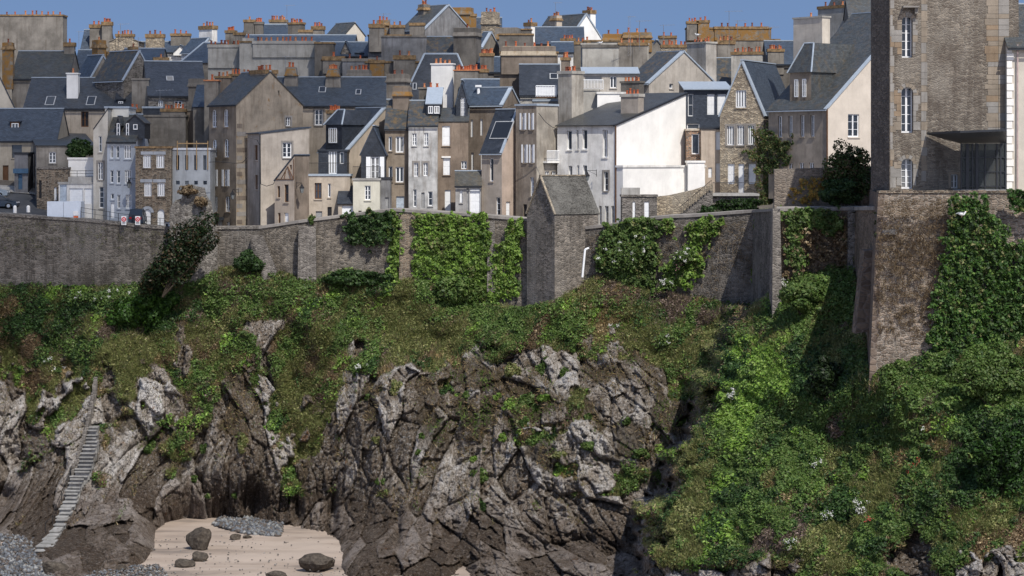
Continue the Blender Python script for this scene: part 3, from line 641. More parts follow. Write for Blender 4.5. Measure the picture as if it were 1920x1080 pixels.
h.wins('L', [(207, 273, 213, 297), (218, 273, 224, 297), (207, 319, 213, 343), (219, 319, 226, 344), (220, 365, 226, 391)], cols=1, rows=2)
h.wins('L', [(233, 272, 246, 298), (234, 319, 246, 344), (236, 365, 247, 391)], cols=3, rows=2); h.win('L', 208, 363, 214, 374, cols=1, rows=1); h.win('L', 208, 380, 215, 409, 'door')
h.dormer(217, 226, 229, 262, [((219, 231, 225, 258), {'cols': 1})], out=-1.0, m=DSLATE, roof='gable', rh=.7, back=4)
h.dormer(236, 271, 229, 260, [((236.5, 231, 242, 258), {'cols': 1}), ((250, 233, 258, 243), {'cols': 1, 'rows': 1})], out=-1.0, m=DSLATE, roof='gable', rh=.9, back=4); h.build()
h = H('broad grey brown windowless party wall above the stone arches house', 268, 348, None, 262, 0, 400, 219, None, 'flat', GREY, GREY, 5)
h.build()
h = H('taller brown party wall with faint streaks beside the grey party wall', 303, 394, None, 264, 0, 400, 208, None, 'flat', BROWN2, GREY, 5); h.chimney(302, 347, 204, 230, 6, GREY, dy=-1.2, cap=OCHRE); h.chimney(240, 262, 204, 225, 2, GREYD, dy=-2); h.build()
h = H('dark blue flat roofed extension between chimneys', 268, 304, None, 270, 0, 300, 203, None, 'flat', DSLATE, ZINC, 4); h.build()
h = H('rubble stone house with two white arched doors', 254, 321, None, 250, 0, 432, 278, None, 'flat', STONEB, OCHRE, 6)
BLST = plaster((.26, .28, .31), .3, sd=36)
for (x0, x1, y0, y1, l0, l1) in ((268, 283, 291, 315, 264, 288), (293, 308, 291, 315, 288, 311), (270, 284, 343, 368, 263, 286), (295, 309, 343, 368, 287, 311)):
    h.win('L', x0, y0, x1, y1, cols=4, rows=1, sur=None); a, b, c, d = h.rect('L', l0, y0-7, l1-.5, y0-1); h.fbox(h.extra, 'L', a, b, c, d, 0, .03, BLST)
for x0, x1, m in ((270, 283, BLST), (295, 308, BROWN)):
    a, b, c, d = h.win('L', x0, 392, x1, 432, 'door', arch=True)
    r = (b-a)/2
    for i in range(9):
        t0, t1 = math.pi*i/9, math.pi*(i+1)/9
        P_ = lambda rr, t: h.FP('L', (a+b)/2+rr*math.cos(t), d-r+rr*math.sin(t), .035)
        h.extra.poly([P_(r, t0), P_(r+.32, t0), P_(r+.32, t1), P_(r, t1)], m)
h.build()
h = H('grey block shell under construction with raw timber on top', 321, 394, None, 251, 0, 360, 281, None, 'flat', plaster((.27, .29, .31), .35, sd=37), simple('insulation_board', (.6, .62, .66)), 5)
for x in (330, 347, 364, 381): h.win('L', x, 291, x+6, 319, 'dark', sur=None, sill=False, dep=.3)
for x in (330, 347, 364, 381): h.win('L', x, 339, x+7, 346, 'dark', sill=False, dep=.3)
for i, x in enumerate((332, 350, 368, 389)):
    o = MB(); a, b, c, d = h.rect('L', x, 264, x+1.6, 318); h.fbox(o, 'L', a, b, c, d, .06, .14, TIMBER); o.build('timber_post', h.root, h.base)
o = MB(); a, b, c, d = h.rect('L', 332, 268, 391, 270); h.fbox(o, 'L', a, b, c, d, .14, .2, TIMBER); o.build('timber_rail', h.root, h.base); h.build()
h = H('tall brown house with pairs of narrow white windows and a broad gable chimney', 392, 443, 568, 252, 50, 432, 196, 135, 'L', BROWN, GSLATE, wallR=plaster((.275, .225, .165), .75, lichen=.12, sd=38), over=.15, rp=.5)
h.wins('L', [(397, 206, 406, 239), (419, 205, 428, 238), (398, 262, 407, 295), (420, 261, 429, 295), (401, 368, 408, 397), (422, 368, 431, 397)], cols=2, rows=3, arch=True)
h.wins('L', [(398, 318, 405, 349), (420, 318, 427, 349)], style='open', cols=2, rows=3)
h.win('L', 407, 410, 417, 432, 'door'); h.win('L', 425, 416, 431, 432, 'door')
h.win('R', 521, 170, 524, 179, 'dark', sill=False); h.win('R', 536, 220, 545, 236, cols=2, rows=3, sur=DRESS)
for i in range(13):
    y = 232+i*15; a, b, c, d = h.rect('R', 444, y, 462 if i % 2 else 454, y+8); h.fbox(h.extra, 'R', a, b, c, d, 0, .03, DRESS if i % 3 else BROWN2)
h.chimney(464, 518, 131, 215, 5, plaster((.24, .20, .15), .8, lichen=.35, sd=39), dy=2.6, cap=OCHRE, caph=.4, t=1.6)
o = MB(); a, b, c, d = h.rect('L', 405, 407, 420, 412); h.fbox(o, 'L', a, b, c, d, 0, .8, LEAD); o.build('awning', h.root, h.base); h.build()
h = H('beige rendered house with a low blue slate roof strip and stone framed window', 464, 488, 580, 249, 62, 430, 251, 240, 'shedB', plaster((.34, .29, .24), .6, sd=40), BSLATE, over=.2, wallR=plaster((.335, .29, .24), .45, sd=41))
h.win('R', 530, 267, 547, 296, cols=2, rows=3, sur=DRESS); h.win('L', 477, 272, 483, 300, 'shut', col=BROWNWOOD); h.win('L', 478, 328, 483, 355, 'shut', col=BROWNWOOD)
o = MB(); o.bar(h.P(-.05, -.05, h.zb+2), h.P(-.05, -.05, h.ze), .07, LEAD); o.build('drainpipe', h.root, h.base); h.build()
h = H('small half timbered lean gable house with brown window frames', 515, 552, 580, 245.5, 35, 424, 339, 292, 'shedR', plaster((.33, .27, .21), .35, sd=42), BSLATE, wallR=BROWN2, over=.1)
h.win('L', 520, 349, 525, 370, cols=1, rows=2, col=BROWNWOOD); h.win('L', 533, 346, 541, 379, cols=1, rows=2, col=BROWNWOOD); h.win('L', 521, 399, 526, 424, 'door', col=BROWNWOOD); h.win('L', 533, 399, 541, 424, 'door')
h.win('L', 543, 309, 547, 318, 'shut', col=BROWNWOOD, sill=False)
o = MB(); L_ = lambda x, y: h.FP('L', *h.uvz('L', x, y), .03)
for p, q in (((516, 336), (551, 336)), ((527, 336), (540, 312)), ((540, 312), (551, 336)), ((551, 336), (551, 298)), ((533, 336), (536, 320)), ((546, 336), (541, 318))): o.bar(L_(*p), L_(*q), .05, BROWNWOOD, 4)
o.build('timber_frame', h.root, h.base); h.build()
h = H('beige gabled house with a dark slate clad front and railed terrace', 598, 650, 790, 252, 42, 412, 284, 203, 'L', plaster((.38, .31, .235), .35, sd=43), DSLATE, verge=.38, over=.15)
h.build()
g = h
g.dormer(611, 641, 234, 292, [((617, 240, 632, 268), {'cols': 4, 'rows': 1}), ], out=-.1, m=DSLATE, roof='hip', rh=1.7, back=5)
h = H('dark slate clad storey with a white french door opening on the terrace', 597, 651, None, 250.6, 3, 330, 284, None, 'flat', DSLATE, DSLATE, 3)
h.win('L', 616, 283, 632, 326, cols=3, rows=1, sill=False); h.win('L', 637, 285, 645, 307, cols=1, rows=1, sill=False); h.build()
h = H('beige block under the terrace with an iron railing and dark doorway', 577, 656, None, 247.5, 0, 414, 330, None, 'flat', BEIGE, ZINC, 3.5)
h.wins('L', [(590, 343, 603, 373)], cols=2, rows=2, col=BROWNWOOD); h.win('L', 615, 344, 620, 370, cols=1, rows=1, arch=True); h.win('L', 592, 396, 604, 416, 'door', col=simple('grey_paint', (.3, .3, .3))); h.win('L', 614, 388, 622, 416, 'door', col=BLACK)
o = MB(); railing(o, h.P(h.wl, -.0, h.ze+.22), h.P(0, 0, h.ze+.22), 1.2, 40, BLACK, .012); o.build('railing', h.root, h.base); h.build()
h = H('narrow white wall with a glazed porch left of the terrace block', 563, 578, None, 248.5, 0, 420, 345, None, 'flat', WHITED, BLUEG, 3); h.win('L', 566, 400, 574, 418, 'door', col=BLACK); h.build()
h = H('black slate gable with an open french window and iron balcony', 677, 723, None, 247.2, 0, 345, 286, 237, 'R', DSLATE, BSLATE, 9, over=.2)
h.win('L', 695, 294, 712, 336, 'open', cols=2, rows=3, sill=False); h.build()
h = H('pale yellow cottage front under the iron balcony', 662, 712, None, 245.5, 0, 408, 338, None, 'flat', plaster((.58, .55, .44), .25, sd=44), CONC, 4)
h.win('L', 684, 348, 695, 375, cols=2, rows=3); h.win('L', 672, 395, 678, 408, 'door', col=BROWNWOOD)
o = MB(); railing(o, h.P(h.wl, -.2, h.ze+.22), h.P(0, -.2, h.ze+.22), 1.25, 26, BLACK, .012); railing(o, h.P(0, -.2, h.ze+.22), h.P(0, 1.5, h.ze+.22), 1.25, 6, BLACK, .012); o.build('railing', h.root, h.base); h.build()
h = H('grey stained wall wedged between the yellow cottage and the brown house', 711, 732, None, 246.5, 0, 408, 336, None, 'flat', plaster((.16, .16, .165), .9, sd=45), LEAD, 3); h.win('L', 722, 370, 729, 404, 'door', col=simple('grey_paint', (.3, .3, .3))); h.build()
h = H('low slate lean roof over white doors beside the yellow cottage', 634, 665, None, 246, 0, 410, 381, 353, 'shedB', BEIGE, DSLATE, 2, verge=.1); h.win('L', 641, 386, 662, 410, 'garage'); h.build()
h = H('brown house with modern white windows and a mossy slate roof', 722, 767, None, 249, 0, 402, 243, 188, 'L', BROWN, LSLATE, 10, over=.1)
h.wins('L', [(729, 256, 735, 283), (729, 312, 736, 340)], cols=1, rows=1); h.wins('L', [(742, 256, 757, 286), (742, 313, 757, 342)], cols=2, rows=1); h.win('L', 743, 368, 758, 398, 'door', col=simple('pale_blue_door', (.42, .48, .55))); h.skylight(766, 203, 779, 215); h.build()
h = H('narrow peeling white house with a wide zinc roofed dormer', 766, 820, None, 248, 0, 396, 236, 190, 'L', plaster((.55, .545, .53), 1.0, sd=46), LSLATE, 9, over=.15)
h.wins('L', [(773, 250, 781, 273), (795, 249, 803, 273)], cols=2, rows=3); h.wins('L', [(776, 305, 784, 331), (794, 305, 802, 330)], cols=2, rows=3, sur=DRESS, sill=False)
h.win('L', 775, 355, 781, 388, 'w', cols=1, rows=3, sill=False); h.win('L', 790, 361, 796, 390, 'door', col=simple('grey_paint', (.3, .3, .3))); h.win('L', 803, 359, 811, 386, cols=1, rows=2)
h.dormer(800, 826, 196, 215, [((803, 199, 812, 213), {'rows': 1}), ((814, 199, 824, 213), {'rows': 1})], out=-1.6, back=6, m=DSLATE, roof='flat', rh=2.0, cap=ZINC); h.build()
h = H('brown house with tall closed white shutters', 819, 878, None, 249.5, 0, 404, 229, 205, 'shedB', plaster((.20, .15, .11), .75, sd=47), GSLATE, 4, over=.1)
h.win('L', 829, 236, 844, 273, 'shut'); h.win('L', 831, 294, 844, 328, 'shut'); h.win('L', 865, 302, 875, 317, cols=2, rows=2); h.win('L', 834, 356, 845, 398, 'door')
for x in range(1): a, b, c, d = h.rect('L', 828, 293, 845, 296); h.fbox(h.extra, 'L', a, b, c, d, 0, .1, WHITEP)
h.build()
h = H('narrow black slate gable holding a white french window', 855, 877, None, 251, 0, 235, 190, 151, 'R', DSLATE, BSLATE, 9, over=.15); h.win('L', 864, 183, 872, 219, cols=2, rows=4, sill=False); h.build()
h = H('tall shaded brown house with slit windows in three rows', 877, 942, 975, 253, 25, 404, 196, 165, 'L', BROWN2, BSLATE, wallR=BROWN2, verge=.3)
h.wins('L', [(882, 224, 887, 257), (900, 223, 905, 254), (883, 286, 888, 319), (901, 285, 905, 318)], cols=2, rows=3, sill=False)
o = MB(); o.bar(h.P(h.wl-.05, -.1, h.zb), h.P(h.wl-.05, -.1, h.ze), .06, LEAD); o.build('drainpipe', h.root, h.base); h.build()
h = H('blue slate roof with a white flue behind the shaded brown house', 866, 935, None, 258, 0, 230, 192, 150, 'L', BROWN2, BSLATE, 7, over=.2)
o = MB(); c = W(897, 0, 256); o.bar((c.x, 256, W(0, 195, 256).z), (c.x, 256, W(0, 163, 256).z), .18, WHITE, 8); o.box((c.x-.35, 255.7, W(0, 163, 256).z), (.7, 0, 0), (0, .6, 0), (0, 0, .2), WHITE); o.build('flue', h.root, h.base); h.build()
h = H('tiny slate roofed porch house with white double doors', 854, 902, None, 245, 0, 412, 347, 322, 'L', plaster((.26, .25, .24), .7, sd=48), slate((.07, .065, .06), lichen=.3), 3, over=.2)
h.win('L', 881, 353, 900, 400, 'door'); h.win('L', 862, 357, 867, 380, 'shut'); h.win('L', 875, 353, 879, 402, 'door', col=simple('grey_paint', (.3, .3, .3))); h.build()
h = H('beige leaning house with a huge rooflight in its slate roof', 903, 941, 970, 244, 38, 408, 283, 206, 'L', plaster((.37, .31, .25), .4, sd=49), DSLATE, wallR=PINK, depth=7, verge=.15, rp=.98)
h.win('L', 918, 297, 925, 340, cols=1, rows=1); h.win('L', 930, 370, 938, 405, 'w', cols=1, rows=3, arch=True, sill=False); h.skylight(924, 228, 958, 260)
h.win('R', 949, 378, 957, 410, 'door'); h.build()
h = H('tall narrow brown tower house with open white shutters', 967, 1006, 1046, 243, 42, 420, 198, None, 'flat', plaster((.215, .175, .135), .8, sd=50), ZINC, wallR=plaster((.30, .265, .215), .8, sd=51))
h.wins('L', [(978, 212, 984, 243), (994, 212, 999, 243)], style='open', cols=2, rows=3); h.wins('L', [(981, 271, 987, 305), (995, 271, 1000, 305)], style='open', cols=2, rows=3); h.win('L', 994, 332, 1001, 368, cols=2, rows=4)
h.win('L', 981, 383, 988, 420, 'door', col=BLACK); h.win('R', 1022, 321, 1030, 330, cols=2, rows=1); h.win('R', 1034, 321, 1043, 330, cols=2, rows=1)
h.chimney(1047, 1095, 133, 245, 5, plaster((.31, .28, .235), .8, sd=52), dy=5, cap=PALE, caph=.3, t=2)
o = MB(); A_, B_ = h.FP('R', *h.uvz('R', 1018, 302), .6), h.FP('R', *h.uvz('R', 1045, 302), .6)
railing(o, A_, B_, 1.1, 14, WHITE, .035, 0, .05); o.box(A_-Vector((0, 0, .2)), B_-A_, h.FP('R', 0, 0, 0)-h.FP('R', 0, 0, .7), (0, 0, .2), WHITEP); o.build('balcony', h.root, h.base)
h.build()
stack('small square brick chimney with yellow pots behind the pale chimney', 1052, 1067, 108, 150, 256, 10, 3, BROWN2, OCHRE, .3)
h = H('slate roofed attic with a white timber balcony box', 1000, 1050, None, 252, 0, 240, 190, None, 'flat', PALE, ZINC, 6)
o = MB(); a, b = W(1005, 183, 250), W(1043, 183, 250); o.box(a, b-a, (0, 1.5, 0), (0, 0, .1), BROWNWOOD); railing(o, a+Vector((0, 0, .1)), b+Vector((0, 0, .1)), 1.2, 13, WHITE, .04, 0, .05); o.box(a+Vector((0, .05, .15)), b-a, (0, .03, 0), (0, 0, 1.05), WHITE); o.build('balcony', h.root, h.base); h.build()
h = H('beige house with a lichen spotted slate roof and a big two column chimney', 1168, 1217, 1345, 268, 50, 300, 156, 97, 'L', plaster((.37, .33, .28), .45, sd=53), slate((.05, .056, .07), lichen=.7), verge=.5)
h.win('R', 1255, 157, 1262, 166, cols=1, rows=1); h.chimney(1291, 1345, 78, 165, 5, plaster((.36, .33, .29), .6, sd=54), dy=6.5, cap=PALE, caph=.2, t=1.8); h.build()
h = H('beige attic with a shallow zinc roof and white balcony rails', 1092, 1198, None, 262, 0, 240, 138, 128, 'shedB', plaster((.42, .38, .33), .4, sd=55), ZINC, 4, over=.3)
h.win('L', 1144, 143, 1156, 165, cols=2, rows=1, col=WHITE); h.win('L', 1097, 143, 1128, 156, 'dark', sill=False)
o = MB(); a, b = W(1093, 168, 261.2), W(1131, 168, 261.2); railing(o, a, b, 1.1, 14, WHITE, .04, 0, .06); o.build('railing', h.root, h.base); h.build()
h = H('small blank white block below the white balcony rails', 1120, 1172, None, 254, 0, 240, 176, None, 'flat', WHITEP, WHITED, 4); h.build()
h = H('pale grey wall with patched render left of the long white house', 1090, 1122, None, 255, 0, 260, 170, None, 'flat', PALE, PALE, 4); h.build()
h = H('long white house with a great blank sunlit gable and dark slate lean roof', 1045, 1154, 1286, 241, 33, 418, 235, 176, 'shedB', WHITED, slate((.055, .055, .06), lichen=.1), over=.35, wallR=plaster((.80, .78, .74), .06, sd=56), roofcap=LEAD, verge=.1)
h.wins('L', [(1063, 245, 1072, 281), (1081, 244, 1085, 280), (1092, 243, 1101, 280), (1066, 311, 1073, 345), (1082, 310, 1086, 345), (1093, 310, 1101, 345)], cols=1, rows=1, dep=.3); h.win('L', 1130, 243, 1139, 295, cols=2, rows=3, dep=.3)
h.win('L', 1132, 322, 1140, 358, cols=1, rows=3, sur=DRESS, dep=.3)
h.wins('L', [(1123, 386, 1128, 420), (1134, 386, 1141, 420), (1146, 386, 1151, 420)], cols=1, rows=3, sill=False, sur=None, dep=.35)
h.chimney(1165, 1208, 176, 222, 4, plaster((.28, .24, .20), .6, sd=57), dy=4.5, cap=PALE, caph=.3, t=1.2)
for dx in (0, .0): pass
o = MB(); o.bar(h.P(-.08, -.08, h.zb), h.P(-.08, -.08, h.ze), .08, BROWNWOOD); o.build('drainpipe', h.root, h.base)
h.build()
stack('brick chimney with two tiers of orange pots behind the long white house', 1165, 1208, 152, 200, 254, 33, 5, GREYD, GREYD, .2)
h = H('low white lean wall attached below the great blank gable', 1290, 1321, None, 246.5, 0, 360, 305, None, 'flat', WHITEP, WHITEP, 3)
h.build()
h = H('flat topped white boundary wall at the foot of the white gable', 1156, 1168, 1322, 240.2, 45, 375, 314, None, 'flat', WHITEP, WHITED, 5); h.dr = h.tof(1322, h.dR); h.build()
h = H('modern dark clad house with a wide zinc roof and white blinds', 1283, 1372, None, 256, 0, 300, 168, 155, 'shedB', planks(), ZINC, 8, over=.4, below=1)
h.win('L', 1290, 176, 1300, 218, cols=1, rows=2, sill=False); h.win('L', 1326, 176, 1340, 215, 'shut', sill=False); h.win('L', 1345, 176, 1361, 215, 'shut', sill=False); h.win('L', 1288, 232, 1312, 243, cols=1, rows=1, sill=False); h.build()
h = H('brick and rubble ground floor with one tall window below the dark clad house', 1287, 1317, None, 252, 0, 345, 245, None, 'flat', rubble((.33, .2, .13), (.14, .1, .08)), BEIGE, 4)
h.win('L', 1297, 251, 1311, 289, cols=1, rows=1); h.build()
h = H('narrow beige house with a white corner panel left of the stone gable', 1315, 1355, None, 251, 0, 360, 243, None, 'flat', plaster((.36, .29, .225), .4, sd=58), LEAD, 5)
h.win('L', 1342, 247, 1352, 281, 'shut', sill=False); h.win('L', 1342, 306, 1352, 341, 'shut'); h.win('L', 1328, 314, 1335, 333, 'shut', sill=False); h.build()
h = H('rubble stone gabled house with zinc verges and white shutters', 1350, 1432, 1445, 248, 24, 380, 212, 114, 'R', STONEL, slate((.048, .06, .088)), verge=.55, over=.2, depth=11)
h.dr = 12; h.win('L', 1379, 169, 1399, 202, cols=4, rows=1, sur=None); h.wins('L', [(1363, 236, 1376, 272), (1382, 235, 1395, 272), (1402, 235, 1414, 271)], cols=3, rows=1, sur=DRESS); h.wins('L', [(1364, 307, 1377, 345), (1403, 307, 1417, 345)], style='shut', sill=False, sur=None); h.win('L', 1384, 307, 1395, 365, 'door')
h.build()
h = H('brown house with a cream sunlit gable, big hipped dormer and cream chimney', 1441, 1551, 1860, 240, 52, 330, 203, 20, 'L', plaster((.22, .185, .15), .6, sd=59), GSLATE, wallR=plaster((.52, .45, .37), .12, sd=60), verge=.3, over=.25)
h.wins('L', [(1458, 218, 1466, 257), (1478, 217, 1486, 257), (1500, 216, 1508, 256), (1519, 216, 1527, 256)], cols=2, rows=3, dep=.3); h.wins('L', [(1478, 306, 1486, 318), (1499, 305, 1507, 318), (1517, 305, 1526, 318)], cols=2, rows=1)
h.win('R', 1590, 214, 1611, 257, cols=2, rows=3, sur=None)
h.dormer(1481, 1521, 136, 192, [((1490, 149, 1497, 182), {'cols': 2}), ((1505, 148, 1512, 182), {'cols': 2})], out=-1.0, back=9, roof='hip', rh=3.2, front=BROWN, cheek=GSLATE)
h.chimney(1495, 1558, 30, 150, 1, plaster((.50, .44, .36), .3, sd=61), dy=7, cap=PALE, caph=.15, t=1.2)
o = MB(); o.bar(h.P(-.08, -.08, h.zb), h.P(-.08, -.08, h.ze), .08, BROWNWOOD); o.build('drainpipe', h.root, h.base); h.build()
# ================================================================ ramparts
def interp(tab, x): t = np.array(tab, float); return np.interp(x, t[:, 0], t[:, 1])
YW = [(-400, 253), (-160, 251), (320, 248.2), (480, 246), (590, 243.5), (735, 242), (985, 237), (1120, 233), (1300, 229), (1450, 224), (1456, 187), (1610, 186), (1635, 186), (1642, 166), (1920, 165), (2400, 163)]
YT = [(-400, 396), (0, 404), (90, 411), (160, 415), (250, 425), (320, 431), (490, 429), (560, 418), (735, 396), (860, 404), (985, 414), (1040, 424), (1100, 430), (1160, 423), (1230, 410), (1300, 407), (1380, 401), (1450, 396), (1640, 394)]
YB = [(-400, 545), (0, 540), (150, 542), (280, 540), (320, 522), (400, 508), (480, 502), (560, 525), (600, 528), (650, 508), (735, 528), (780, 522), (900, 572), (980, 578), (1045, 562), (1120, 520), (1180, 540), (1300, 560), (1400, 578), (1450, 548), (1500, 522), (1600, 506), (1616, 600), (1630, 700), (1760, 668), (1920, 642), (2400, 630)]
WALLM = [rubble((.165, .145, .125), (.075, .066, .056), (.20, .185, .165), 2.2, 5.0, .85), rubble((.20, .172, .14), (.085, .073, .06), (.22, .20, .175), 2.4, 5.5, .75)]
def rampart(label, xs, mat, thick=.9, batter=.035, yt=None, yb=None, coping=.28, dy=0, cm=None, name='rampart_wall', capover=.12):
    pts = []
    for x in xs:
        Y = float(interp(YW, x))+dy; t = (yt(x) if yt else float(interp(YT, x))); b = (yb(x) if yb else float(interp(YB, x))+45)
        pts.append((W(x, t, Y), W(x, b, Y)))
    c = pts[len(pts)//2][1]; r = empty(name, c, label, 'wall'); mb = MB(); cb = MB()
    nrm = []
    for i in range(len(pts)):
        a = pts[max(0, i-1)][0]; b = pts[min(len(pts)-1, i+1)][0]; d = Vector((b.x-a.x, b.y-a.y, 0)).normalized(); nrm.append(Vector((d.y, -d.x, 0)))
    n = len(pts); N = 6
    for i in range(n-1):
        for k in range(N):
            q = []
            for j, f in ((i, k/N), (i+1, k/N), (i+1, (k+1)/N), (i, (k+1)/N)):
                T, B = pts[j]; z = B.z+(T.z-B.z)*f; o = (T.z-z)*batter; q.append(Vector((T.x, T.y, z))+nrm[j]*o)
            mb.poly(q, mat)
        A, B = pts[i], pts[i+1]
        mb.poly([A[0], B[0], B[0]-nrm[i+1]*thick, A[0]-nrm[i]*thick], mat); mb.poly([A[0]-nrm[i]*thick, B[0]-nrm[i+1]*thick, B[1]-nrm[i+1]*thick, A[1]-nrm[i]*thick], mat)
        u = Vector((0, 0, coping)); z = Vector((0, 0, .003))
        cb.hexa([A[0]+nrm[i]*capover-z, B[0]+nrm[i+1]*capover-z, B[0]-nrm[i+1]*(thick+.08)-z, A[0]-nrm[i]*(thick+.08)-z, A[0]+nrm[i]*capover+u, B[0]+nrm[i+1]*capover+u, B[0]-nrm[i+1]*(thick+.08)+u*1.3, A[0]-nrm[i]*(thick+.08)+u*1.3], cm or DRESS)
    for j in (0, n-1): T, B = pts[j]; mb.poly([T, T-nrm[j]*thick, B-nrm[j]*thick, B+nrm[j]*((T.z-B.z)*batter)], mat)
    mb.build('masonry', r, c); cb.build('coping', r, c); return r
ls = lambda a, b, n: list(np.linspace(a, b, n))
rampart('long grey sea wall with pale mortar streaks below the street on the left', ls(-300, 322, 12), WALLM[0], cm=STONEG)
rampart('old wall between the leaning dark tree and the small stair', ls(398, 486, 5), WALLM[0], cm=STONEG)
rampart('curving rubble wall rising behind the low hedges left of the hanging creeper', ls(486, 737, 9), WALLM[1], cm=DRESS)
rampart('high straight curtain wall carrying the bright green ivy', ls(737, 992, 9), WALLM[1], thick=1.3)
rampart('curtain wall right of the stone watch turret with blackened lower stones', ls(1098, 1452, 10), WALLM[0], thick=1.3)
rampart('set back wall with a dark corner pier and brown dry growth', ls(1456, 1640, 6), rubble((.20, .15, .11), (.09, .07, .05), (.2, .17, .14), 2.4, 5.5, .6), thick=1.0)
for lab, x0, x1, t0, b0, out, m in (('square pier dividing the blackened wall from the set back wall', 1449, 1463, 392, 560, .7, STONEG), ('narrow grey buttress between two ivy curtains', 915, 928, 414, 520, .25, STONEG), ('pale rubble buttress at the bend of the old wall', 560, 592, 424, 530, .9, STONEG), ('dark buttress at the right end of the set back wall', 1590, 1603, 396, 520, .5, STONEG), ('brown masonry buttress left of the wide ivy curtain', 750, 778, 401, 530, .3, STONEB)):
    xm = (x0+x1)/2; Y = float(interp(YW, xm)); mb = MB(); a, b = W(x0, t0, Y-out), W(x1, t0, Y-out); zb = W(xm, b0, Y).z-1.5
    mb.hexa([(a.x-.1, a.y-.5, zb), (b.x+.1, b.y-.5, zb), (b.x+.1, b.y+out+1.5, zb), (a.x-.1, a.y+out+1.5, zb), (a.x, a.y, a.z), (b.x, b.y, a.z), (b.x, b.y+out+.4, a.z), (a.x, a.y+out+.4, a.z)], m)
    tag(mb.build('buttress', None, (a.x, a.y, zb+1.5)), lab, 'buttress')
# ruined stump behind the leaning tree
def lump(mb, c, rx, ry, rz, m, sub=4, amp=.25, seed=0, flat=False):
    import bmesh
    bm = bmesh.new(); bmesh.ops.create_icosphere(bm, subdivisions=sub, radius=1)
    V = np.array([v.co[:] for v in bm.verts]); rs = np.random.default_rng(seed)
    Rn = rs.normal(size=(26, 3)); Rn /= np.linalg.norm(Rn, axis=1)[:, None]; dd = rs.uniform(.62, .95, 26)
    dots = V@Rn.T; k = np.min(np.where(dots > .05, dd/np.maximum(dots, .05), 9), axis=1); k = np.minimum(k, 1.15)
    V = V*k[:, None]*(1+amp*.25*rs.normal(size=(len(V), 1))*.25); V = V*np.array((rx, ry, rz))+np.array(c)
    i0 = len(mb.v); mb.v += [tuple(v) for v in V]; km = mb.mat(m)
    for f in bm.faces: mb.f.append(tuple(i0+v.index for v in f.verts)); mb.mi.append(km)
    bm.free()
# ragged wall stump: irregular top profile
mb = MB(); prof = [(318, 392), (328, 376), (340, 372), (346, 352), (360, 346), (372, 350), (384, 352), (388, 368), (396, 378), (400, 400), (408, 432)]
Y = 246.3
for i in range(len(prof)-1):
    (xa, ya), (xb, yb_) = prof[i], prof[i+1]
    q = [W(xa, 530, Y-.4), W(xb, 530, Y-.4), W(xb, 530, Y+2.5), W(xa, 530, Y+2.5), W(xa, ya, Y), W(xb, yb_, Y), W(xb, yb_+4, Y+2), W(xa, ya+4, Y+2)]; mb.hexa(q, rubble((.23, .21, .19), (.09, .08, .07), (.2, .19, .17), 2.2, 4.2, .6))
o = mb.build('ruined_wall', None, W(360, 440, Y)); tag(o, 'ragged stump of pale rubble wall behind the leaning dark tree', 'ruin')
# watch turret
h = H('stone watch turret with a steep stone slab gable roof standing on the rampart', 988, 1040, 1122, 231.5, 56, 566, 401, 331, 'R', rubble((.23, .20, .17), (.10, .088, .075), (.24, .22, .2), 2.6, 5.5, .6), rubble((.105, .10, .09), (.05, .047, .042), (.17, .165, .15), 3, 6, .4), over=.12, cat='turret', name='watch_turret', below=4, roofcap=STONEL, verge=.1)
o = MB(); a = W(1097, 468, 229); b = W(1092, 520, 228.6); o.bar(a, b, .11, WHITE, 7); o.bar(a, a+Vector((.35, .5, .12)), .11, WHITE, 7); o.build('drainpipe', h.root, h.base); h.build()
# garden wall and steps right of the white house
def hw(label, pts, Y, thick, m, name='garden_wall', cop=None):
    mb = MB()
    for (xa, ta, ba), (xb, tb, bb) in zip(pts, pts[1:]):
        mb.hexa([W(xa, ba, Y), W(xb, bb, Y), W(xb, bb, Y)+Vector((0, thick, 0)), W(xa, ba, Y)+Vector((0, thick, 0)), W(xa, ta, Y), W(xb, tb, Y), W(xb, tb, Y)+Vector((0, thick, 0)), W(xa, ta, Y)+Vector((0, thick, 0))], m)
    return tag(mb.build(name, None, W(pts[0][0], pts[0][2], Y)), label, 'wall')
h = H('low rubble outbuilding with two white doors under the white boundary wall', 1166, 1232, None, 236, 0, 425, 369, None, 'flat', STONEG, STONEG, 2.5)
h.win('L', 1186, 378, 1191, 412, 'door', dep=.15); h.win('L', 1208, 378, 1217, 412, 'door', dep=.15); h.build()
hw('low grey block wall on top of the rubble outbuilding', [(1165, 352, 369), (1200, 352, 369)], 236.3, 1.0, CONC)
hw('sloping pale rubble wall climbing behind the iron stair rail', [(1200, 372, 430), (1255, 366, 430), (1300, 356, 430), (1337, 344, 430)], 238, .6, STONEL)
r = empty('stone_steps', W(1300, 405, 234), 'stone steps with an iron rail climbing to the balcony of the gabled house', 'stairs'); mb = MB(); rb = MB()
for i in range(14):
    x = 1262+i*5.3; y = 412-i*4.2; a, b = W(x, y, 235.5), W(x+5.3, y, 235.5); mb.box((a.x, 235.5, a.z-3), (b.x-a.x, 0, 0), (0, 1.6, 0), (0, 0, 3), STONEG)
railing(rb, W(1275, 405, 235.3), W(1334, 355, 235.3), .95, 18, BLACK, .018); mb.build('steps', r, r.location.copy()); rb.build('railing', r, r.location.copy())
r = empty('balcony_terrace', W(1380, 363, 237), 'terrace with a fine iron railing in front of the white shutters', 'terrace'); mb = MB(); rb = MB(); a, b = W(1336, 363, 236.5), W(1424, 363, 236.5)
